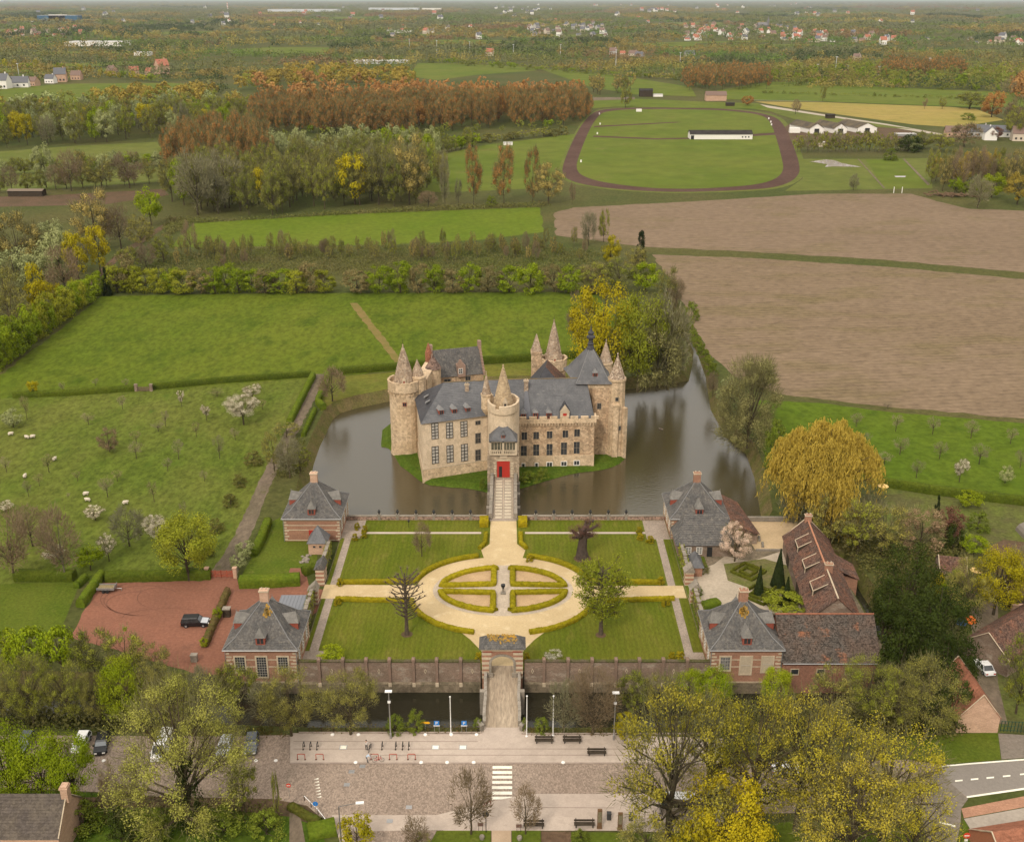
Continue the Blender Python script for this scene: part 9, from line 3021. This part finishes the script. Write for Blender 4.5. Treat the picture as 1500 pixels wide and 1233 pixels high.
b = MB()
b.box(p.x - 1.6, p.x + 1.6, p.y + .2, p.y + .6, PZ + .42, PZ + .5)
for s in (-1.3, 1.3):
 b.box(p.x + s - .05, p.x + s + .05, p.y + .35, p.y + .45, PZ, PZ + .42)
b.build('seat',darkwood, t)
p = P(737, 869, 0)
t = thing('stone_urn', 'dark urn on a pedestal in the centre of the parterre', 'urn', p)
b = MB()
b.box(p.x - .45, p.x + .45, p.y - .45, p.y + .45,.035,.25)
b.lathe((p.x, p.y),[(.26,.25),(.2,.45),(.2,.95),(.28, 1.05)], 10)
b.build('pedestal', stonegrey, t)
b = MB()
b.lathe((p.x, p.y),[(.12, 1.05),(.1, 1.15),(.34, 1.4),(.4, 1.65),(.3, 1.7),(.42, 1.78),(.42, 1.84)], 12)
b.build('bowl', blackm, t)
for px, py,d in ((599, 772, 'left'),(868, 782, 'right')):
 p = P(px, py, 0)
 h = 1.1 if px < 700 else 2.6
 t = thing('garden_lamp',('low black garden lamp on the rear left lawn' if px < 700 else 'tall black garden lamp beside the gnarled tree'), 'lamp', p)
 b = MB()
 b.tube([p, p + Vector((0, 0, h))],.05, 6)
 b.build('post', blackm, t)
 b = MB()
 b.lathe((p.x, p.y),[(.08, h),(.2, h + .1),(.24, h + .4),(.3, h + .42),(.05, h + .6)], 6)
 b.build('lantern', blackm, t)
p = P(448, 818)
b = MB()
rg = random.Random(3)
for i in range(26):
 x, y = p.x + rg.uniform(-.8,.8), p.y + rg.uniform(-1.8, 1.2)
 b.obox((x, y), rg.uniform(0, 3), rg.uniform(.3,.7), rg.uniform(.25,.5), GZ, GZ + rg.uniform(.08,.3))
o = tag(b.build('stone_steps', stonegrey, loc=(p.x, p.y, GZ)), 'rough pale stones laid beside the small slate shed', 'stones')
o['kind'] = 'stuff'
def animal_mesh(kind):
 sk = bpy.data.meshes.new(kind)
 if kind == 'sheep':
  vs = [(-.45, 0,.62),(0, 0,.66),(.42, 0,.66),(.62, 0,.80),(.80, 0,.72),(-.42,.16,.34),(-.42,.16,.02),(-.42,-.16,.34),(-.42,-.16,.02),(.38,.16,.34),(.38,.16,.02),(.38,-.16,.34),(.38,-.16,.02),(-.62, 0,.55)]
  es = [(0, 1),(1, 2),(2, 3),(3, 4),(0, 5),(5, 6),(0, 7),(7, 8),(2, 9),(9, 10),(2, 11),(11, 12),(0, 13)]
  rs = [.30,.34,.28,.15,.09,.08,.05,.08,.05,.08,.05,.08,.05,.06]
 else:
  vs = [(-.30, 0,.10),(0, 0,.10),(.26, 0,.13),(.34, 0,.30),(.46, 0,.34),(-.48, 0,.18)]
  es = [(0, 1),(1, 2),(2, 3),(3, 4),(0, 5)]
  rs = [.15,.19,.14,.07,.05,.05]
 sk.from_pydata(vs, es,[])
 o = bpy.data.objects.new(kind, sk)
 COL.objects.link(o)
 md = o.modifiers.new('skin', 'SKIN')
 if not sk.skin_vertices:
  sk.skin_vertices.new()
 for i, r_ in enumerate(rs):
  sk.skin_vertices[0].data[i].radius = (r_, r_)
 sk.skin_vertices[0].data[1].use_root = True
 sd = o.modifiers.new('sub', 'SUBSURF')
 sd.levels = sd.render_levels = 1
 bpy.context.view_layer.update()
 me = bpy.data.meshes.new_from_object(o.evaluated_get(bpy.context.evaluated_depsgraph_get()))
 bpy.data.objects.remove(o)
 return me
shm = animal_mesh('sheep')
shm.materials.append(mat('fleece',(.60,.53,.42),(.50,.43,.33), s1=3, fine=.2))
shm.materials.append(mat('sheep_face',(.13,.10,.08)))
for pl in shm.polygons:
 c = pl.center
 pl.material_index = 1 if (c.x > .66 or c.z < .3) else 0
for i,(px, py, a,d) in enumerate(((16, 638,.3, 'leftmost sheep in the orchard'),(40, 643, 2.8, 'left of two sheep standing together'),(48, 642,.2, 'right of two sheep standing together'),(80, 675, 1.2, 'sheep beside a pale blossom tree'),(37, 700, 1.6, 'sheep seen from behind near the left edge'),
  (126, 726,.1, 'upper sheep above the white blossom tree'),(129, 735, 3.0, 'lower sheep above the white blossom tree'),(184, 739,.2, 'sheep grazing above the bare olive tree'))):
 p = P(px, py)
 o = bpy.data.objects.new('sheep', shm)
 o.location = p + Vector((0, 0,.015))
 o.rotation_euler = (0, 0, a)
 o.scale = (1.05, 1.05, 1.05)
 COL.objects.link(o)
 tag(o,d, 'sheep', 'sheep grazing in the orchard')
dk = animal_mesh('duck')
dk.materials.append(mat('duck_feathers',(.07,.055,.045),(.16,.13,.11), s1=4))
p = P(968, 629, WZ)
o = bpy.data.objects.new('duck',dk)
o.location = p + Vector((0, 0,-.05))
o.rotation_euler = (0, 0, 2.6)
o.scale = (1.5, 1.5, 1.5)
COL.objects.link(o)
tag(o, 'dark duck swimming on the lake right of the castle', 'duck')
# -- people on the plaza
def person(label, loc, rz, pose, cols):
 """pose: joint name -> (x, y, z); y is forward"""
 J = dict(pelvis=(0, 0,.95), waist=(0, 0, 1.10), chest=(0,.01, 1.32), neck=(0,.01, 1.50), head=(0,.03, 1.63), crown=(0,.02, 1.74),
    lsh=(-.19, 0, 1.42), lel=(-.26,.02, 1.14), lwr=(-.25,.12,.90), lha=(-.25,.17,.82), rsh=(.19, 0, 1.42), rel=(.26,.02, 1.14), rwr=(.25,.12,.90), rha=(.25,.17,.82),
    lhip=(-.10, 0,.90), lkn=(-.11,.03,.50), lan=(-.11, 0,.09), lto=(-.11,.17,.04), rhip=(.10, 0,.90), rkn=(.11,.03,.50), ran=(.11, 0,.09), rto=(.11,.17,.04))
 J.update(pose)
 RAD = dict(pelvis=.145, waist=.13, chest=.155, neck=.06, head=.105, crown=.085, lsh=.075, lel=.05, lwr=.036, lha=.04, rsh=.075, rel=.05, rwr=.036, rha=.04, lhip=.095, lkn=.065, lan=.045, lto=.04, rhip=.095, rkn=.065, ran=.045, rto=.04)
 E = [('pelvis', 'waist'),('waist', 'chest'),('chest', 'neck'),('neck', 'head'),('head', 'crown'),('chest', 'lsh'),('lsh', 'lel'),('lel', 'lwr'),('lwr', 'lha'),('chest', 'rsh'),('rsh', 'rel'),('rel', 'rwr'),('rwr', 'rha'),
   ('pelvis', 'lhip'),('lhip', 'lkn'),('lkn', 'lan'),('lan', 'lto'),('pelvis', 'rhip'),('rhip', 'rkn'),('rkn', 'ran'),('ran', 'rto')]
 nm = list(J)
 sk = bpy.data.meshes.new('person')
 sk.from_pydata([J[k] for k in nm],[(nm.index(a), nm.index(b_)) for a, b_ in E],[])
 o = bpy.data.objects.new('person', sk)
 COL.objects.link(o)
 o.modifiers.new('skin', 'SKIN')
 if not sk.skin_vertices:
  sk.skin_vertices.new()
 for i, k in enumerate(nm):
  sk.skin_vertices[0].data[i].radius = (RAD[k], RAD[k])
 sk.skin_vertices[0].data[nm.index('pelvis')].use_root = True
 sd = o.modifiers.new('sub', 'SUBSURF')
 sd.levels = sd.render_levels = 1
 bpy.context.view_layer.update()
 me = bpy.data.meshes.new_from_object(o.evaluated_get(bpy.context.evaluated_depsgraph_get()))
 bpy.data.objects.remove(o)
 skin = mat('skin',(.42,.25,.17))
 me.materials.clear()
 for m in (skin, cols[0], cols[1], tyre):
  me.materials.append(m)
 zone = dict(pelvis=2, lhip=2, rhip=2, lkn=2, rkn=2, waist=1, chest=1, neck=0, head=0, crown=0, lsh=1, rsh=1, lel=1, rel=1, lwr=1, rwr=1, lha=0, rha=0, lan=3, ran=3, lto=3, rto=3)
 jp = [(Vector(J[k]), zone[k]) for k in nm] + [((Vector(J[a]) + Vector(J[b_])) / 2, zone[b_] if zone[b_] != 3 or a.endswith('an') else 2) for a, b_ in E]
 for pl in me.polygons:
  pl.material_index = min(jp, key=lambda q: (q[0] - pl.center).length)[1]
  pl.use_smooth = True
 p = bpy.data.objects.new('person', me)
 p.location = loc
 p.rotation_euler = (0, 0, rz)
 COL.objects.link(p)
 hb = MB()
 c = Vector(J['head'])
 hc = Vector(J['crown'])
 hd = (hc - c).normalized()
 ctr = c + hd * .06
 n = 10
 fr_ = hd.orthogonal().normalized()
 for i in range(5):
  t0, t1 = math.pi * .5 * i / 5, math.pi * .5 * (i + 1) / 5
  for k in range(n):
   a0, a1 = 2 * math.pi * k / n, 2 * math.pi * (k + 1) / n
   sd_ = hd.cross(fr_)
   q = lambda t, a: tuple(ctr + (fr_ * math.cos(a) + sd_ * math.sin(a)) * (.115 * math.cos(t)) + hd * (.12 * math.sin(t)))
   hb.add([q(t0, a0), q(t0, a1), q(t1, a1), q(t1, a0)],[(0, 1, 2, 3)])
 hb.v = [(v[0] + loc[0], v[1] + loc[1], v[2] + loc[2]) for v in hb.v]
 hb.build('hair', cols[2], p)
 return tag(p, label, 'person')
def bicycle(label, loc, rz, m):
 t = thing('bicycle', label, 'bicycle', loc, None, rz)
 def mk(b, nm, mm):
  b.v = [(v[0] + loc[0], v[1] + loc[1], v[2] + loc[2]) for v in b.v]
  b.build(nm, mm, t)
 for x in (-.52,.52):
  b = MB()
  b.tube([(x + .33 * math.cos(2 * math.pi * k / 14), 0,.345 + .33 * math.sin(2 * math.pi * k / 14)) for k in range(15)],.022, 5)
  for k in range(4):
   a = math.pi * k / 4
   b.tube([(x - .32 * math.cos(a), 0,.345 - .32 * math.sin(a)),(x + .32 * math.cos(a), 0,.345 + .32 * math.sin(a))],.006, 3)
  mk(b, 'wheel', tyre)
 b = MB()
 for a, c in (((-.52,.345),(-.05,.30)),((-.05,.30),(-.18,.82)),((-.18,.78),(.38,.80)),((-.05,.30),(.40,.72)),((.36,.92),(.52,.345)),((-.52,.345),(-.18,.78))):
  b.tube([(a[0], 0, a[1]),(c[0], 0, c[1])],.022, 5)
 mk(b, 'frame', m)
 b = MB()
 b.tube([(.34, 0,.95),(.40,.0, 1.02)],.02, 5)
 b.tube([(.30,-.28, 1.0),(.42,-.1, 1.03),(.42,.1, 1.03),(.30,.28, 1.0)],.016, 5)
 mk(b, 'handlebar', blackm)
 b = MB()
 b.lathe((-.2, 0),[(.05,.84),(.11,.87),(.10,.91),(.03,.92)], 8)
 mk(b, 'saddle', blackm)
 return t
p = P(541, 1098, PZ)
bicycle('dark bicycle held by the person on the plaza',(p.x + .1, p.y, PZ), R(80), blackm)
person('person in a pale top and dark trousers standing with a dark bicycle',(p.x - .38, p.y - .05, PZ), R(-20), {'rel': (.30,.15, 1.18), 'rwr': (.36,.32, 1.05), 'rha': (.38,.40, 1.03)},(plain('pale_top',(.50,.46,.42)), plain('dark_trousers',(.03,.03,.035)), plain('brown_hair',(.05,.03,.02))))
p = P(553, 1113, PZ)
bicycle('red bicycle leaning beside the red hoop rack',(p.x + .15, p.y - .35, PZ), R(5), carpaint('bike_red',(.55,.03,.02)))
p = P(539, 1116, PZ)
bend = {'pelvis': (0,-.10,.92), 'waist': (0,.02, 1.06), 'chest': (0,.22, 1.18), 'neck': (0,.38, 1.22), 'head': (0,.50, 1.22), 'crown': (0,.60, 1.24), 'lsh': (-.19,.26, 1.20), 'rsh': (.19,.26, 1.20), 'lel': (-.23,.40,.98), 'rel': (.23,.40,.98),
  'lwr': (-.18,.58,.86), 'rwr': (.18,.58,.86), 'lha': (-.16,.66,.84), 'rha': (.16,.66,.84), 'lhip': (-.10,-.10,.88), 'rhip': (.10,-.10,.88)}
person('person in a pale blue top bending over towards the red bicycle',(p.x - .1, p.y, PZ), R(-70), bend,(plain('blue_top',(.40,.47,.55)), plain('grey_trousers',(.12,.12,.13)), plain('brown_hair',(.05,.03,.02))))
# -- haze over the whole land
b = MB()
b.box(-95000, 95000,-65000, 95000,-6.0, 104.0)
hz = b.build('haze',[], kind='stuff')
hm = bpy.data.materials.new('haze_air')
hm.use_nodes = True
nt = hm.node_tree
nt.nodes.remove(nt.nodes['Principled BSDF'])
pv = nt.nodes.new('ShaderNodeVolumePrincipled')
pv.inputs['Color'].default_value = (.86,.92, 1.0, 1)
pv.inputs['Density'].default_value = HAZE
pv.inputs['Anisotropy'].default_value = .2
nt.links.new(pv.outputs[0], nt.nodes['Material Output'].inputs['Volume'])
hz.data.materials.clear()
hz.data.materials.append(hm)
hz['label'] = 'thin blue haze over the far land'
hz['category'] = 'haze'
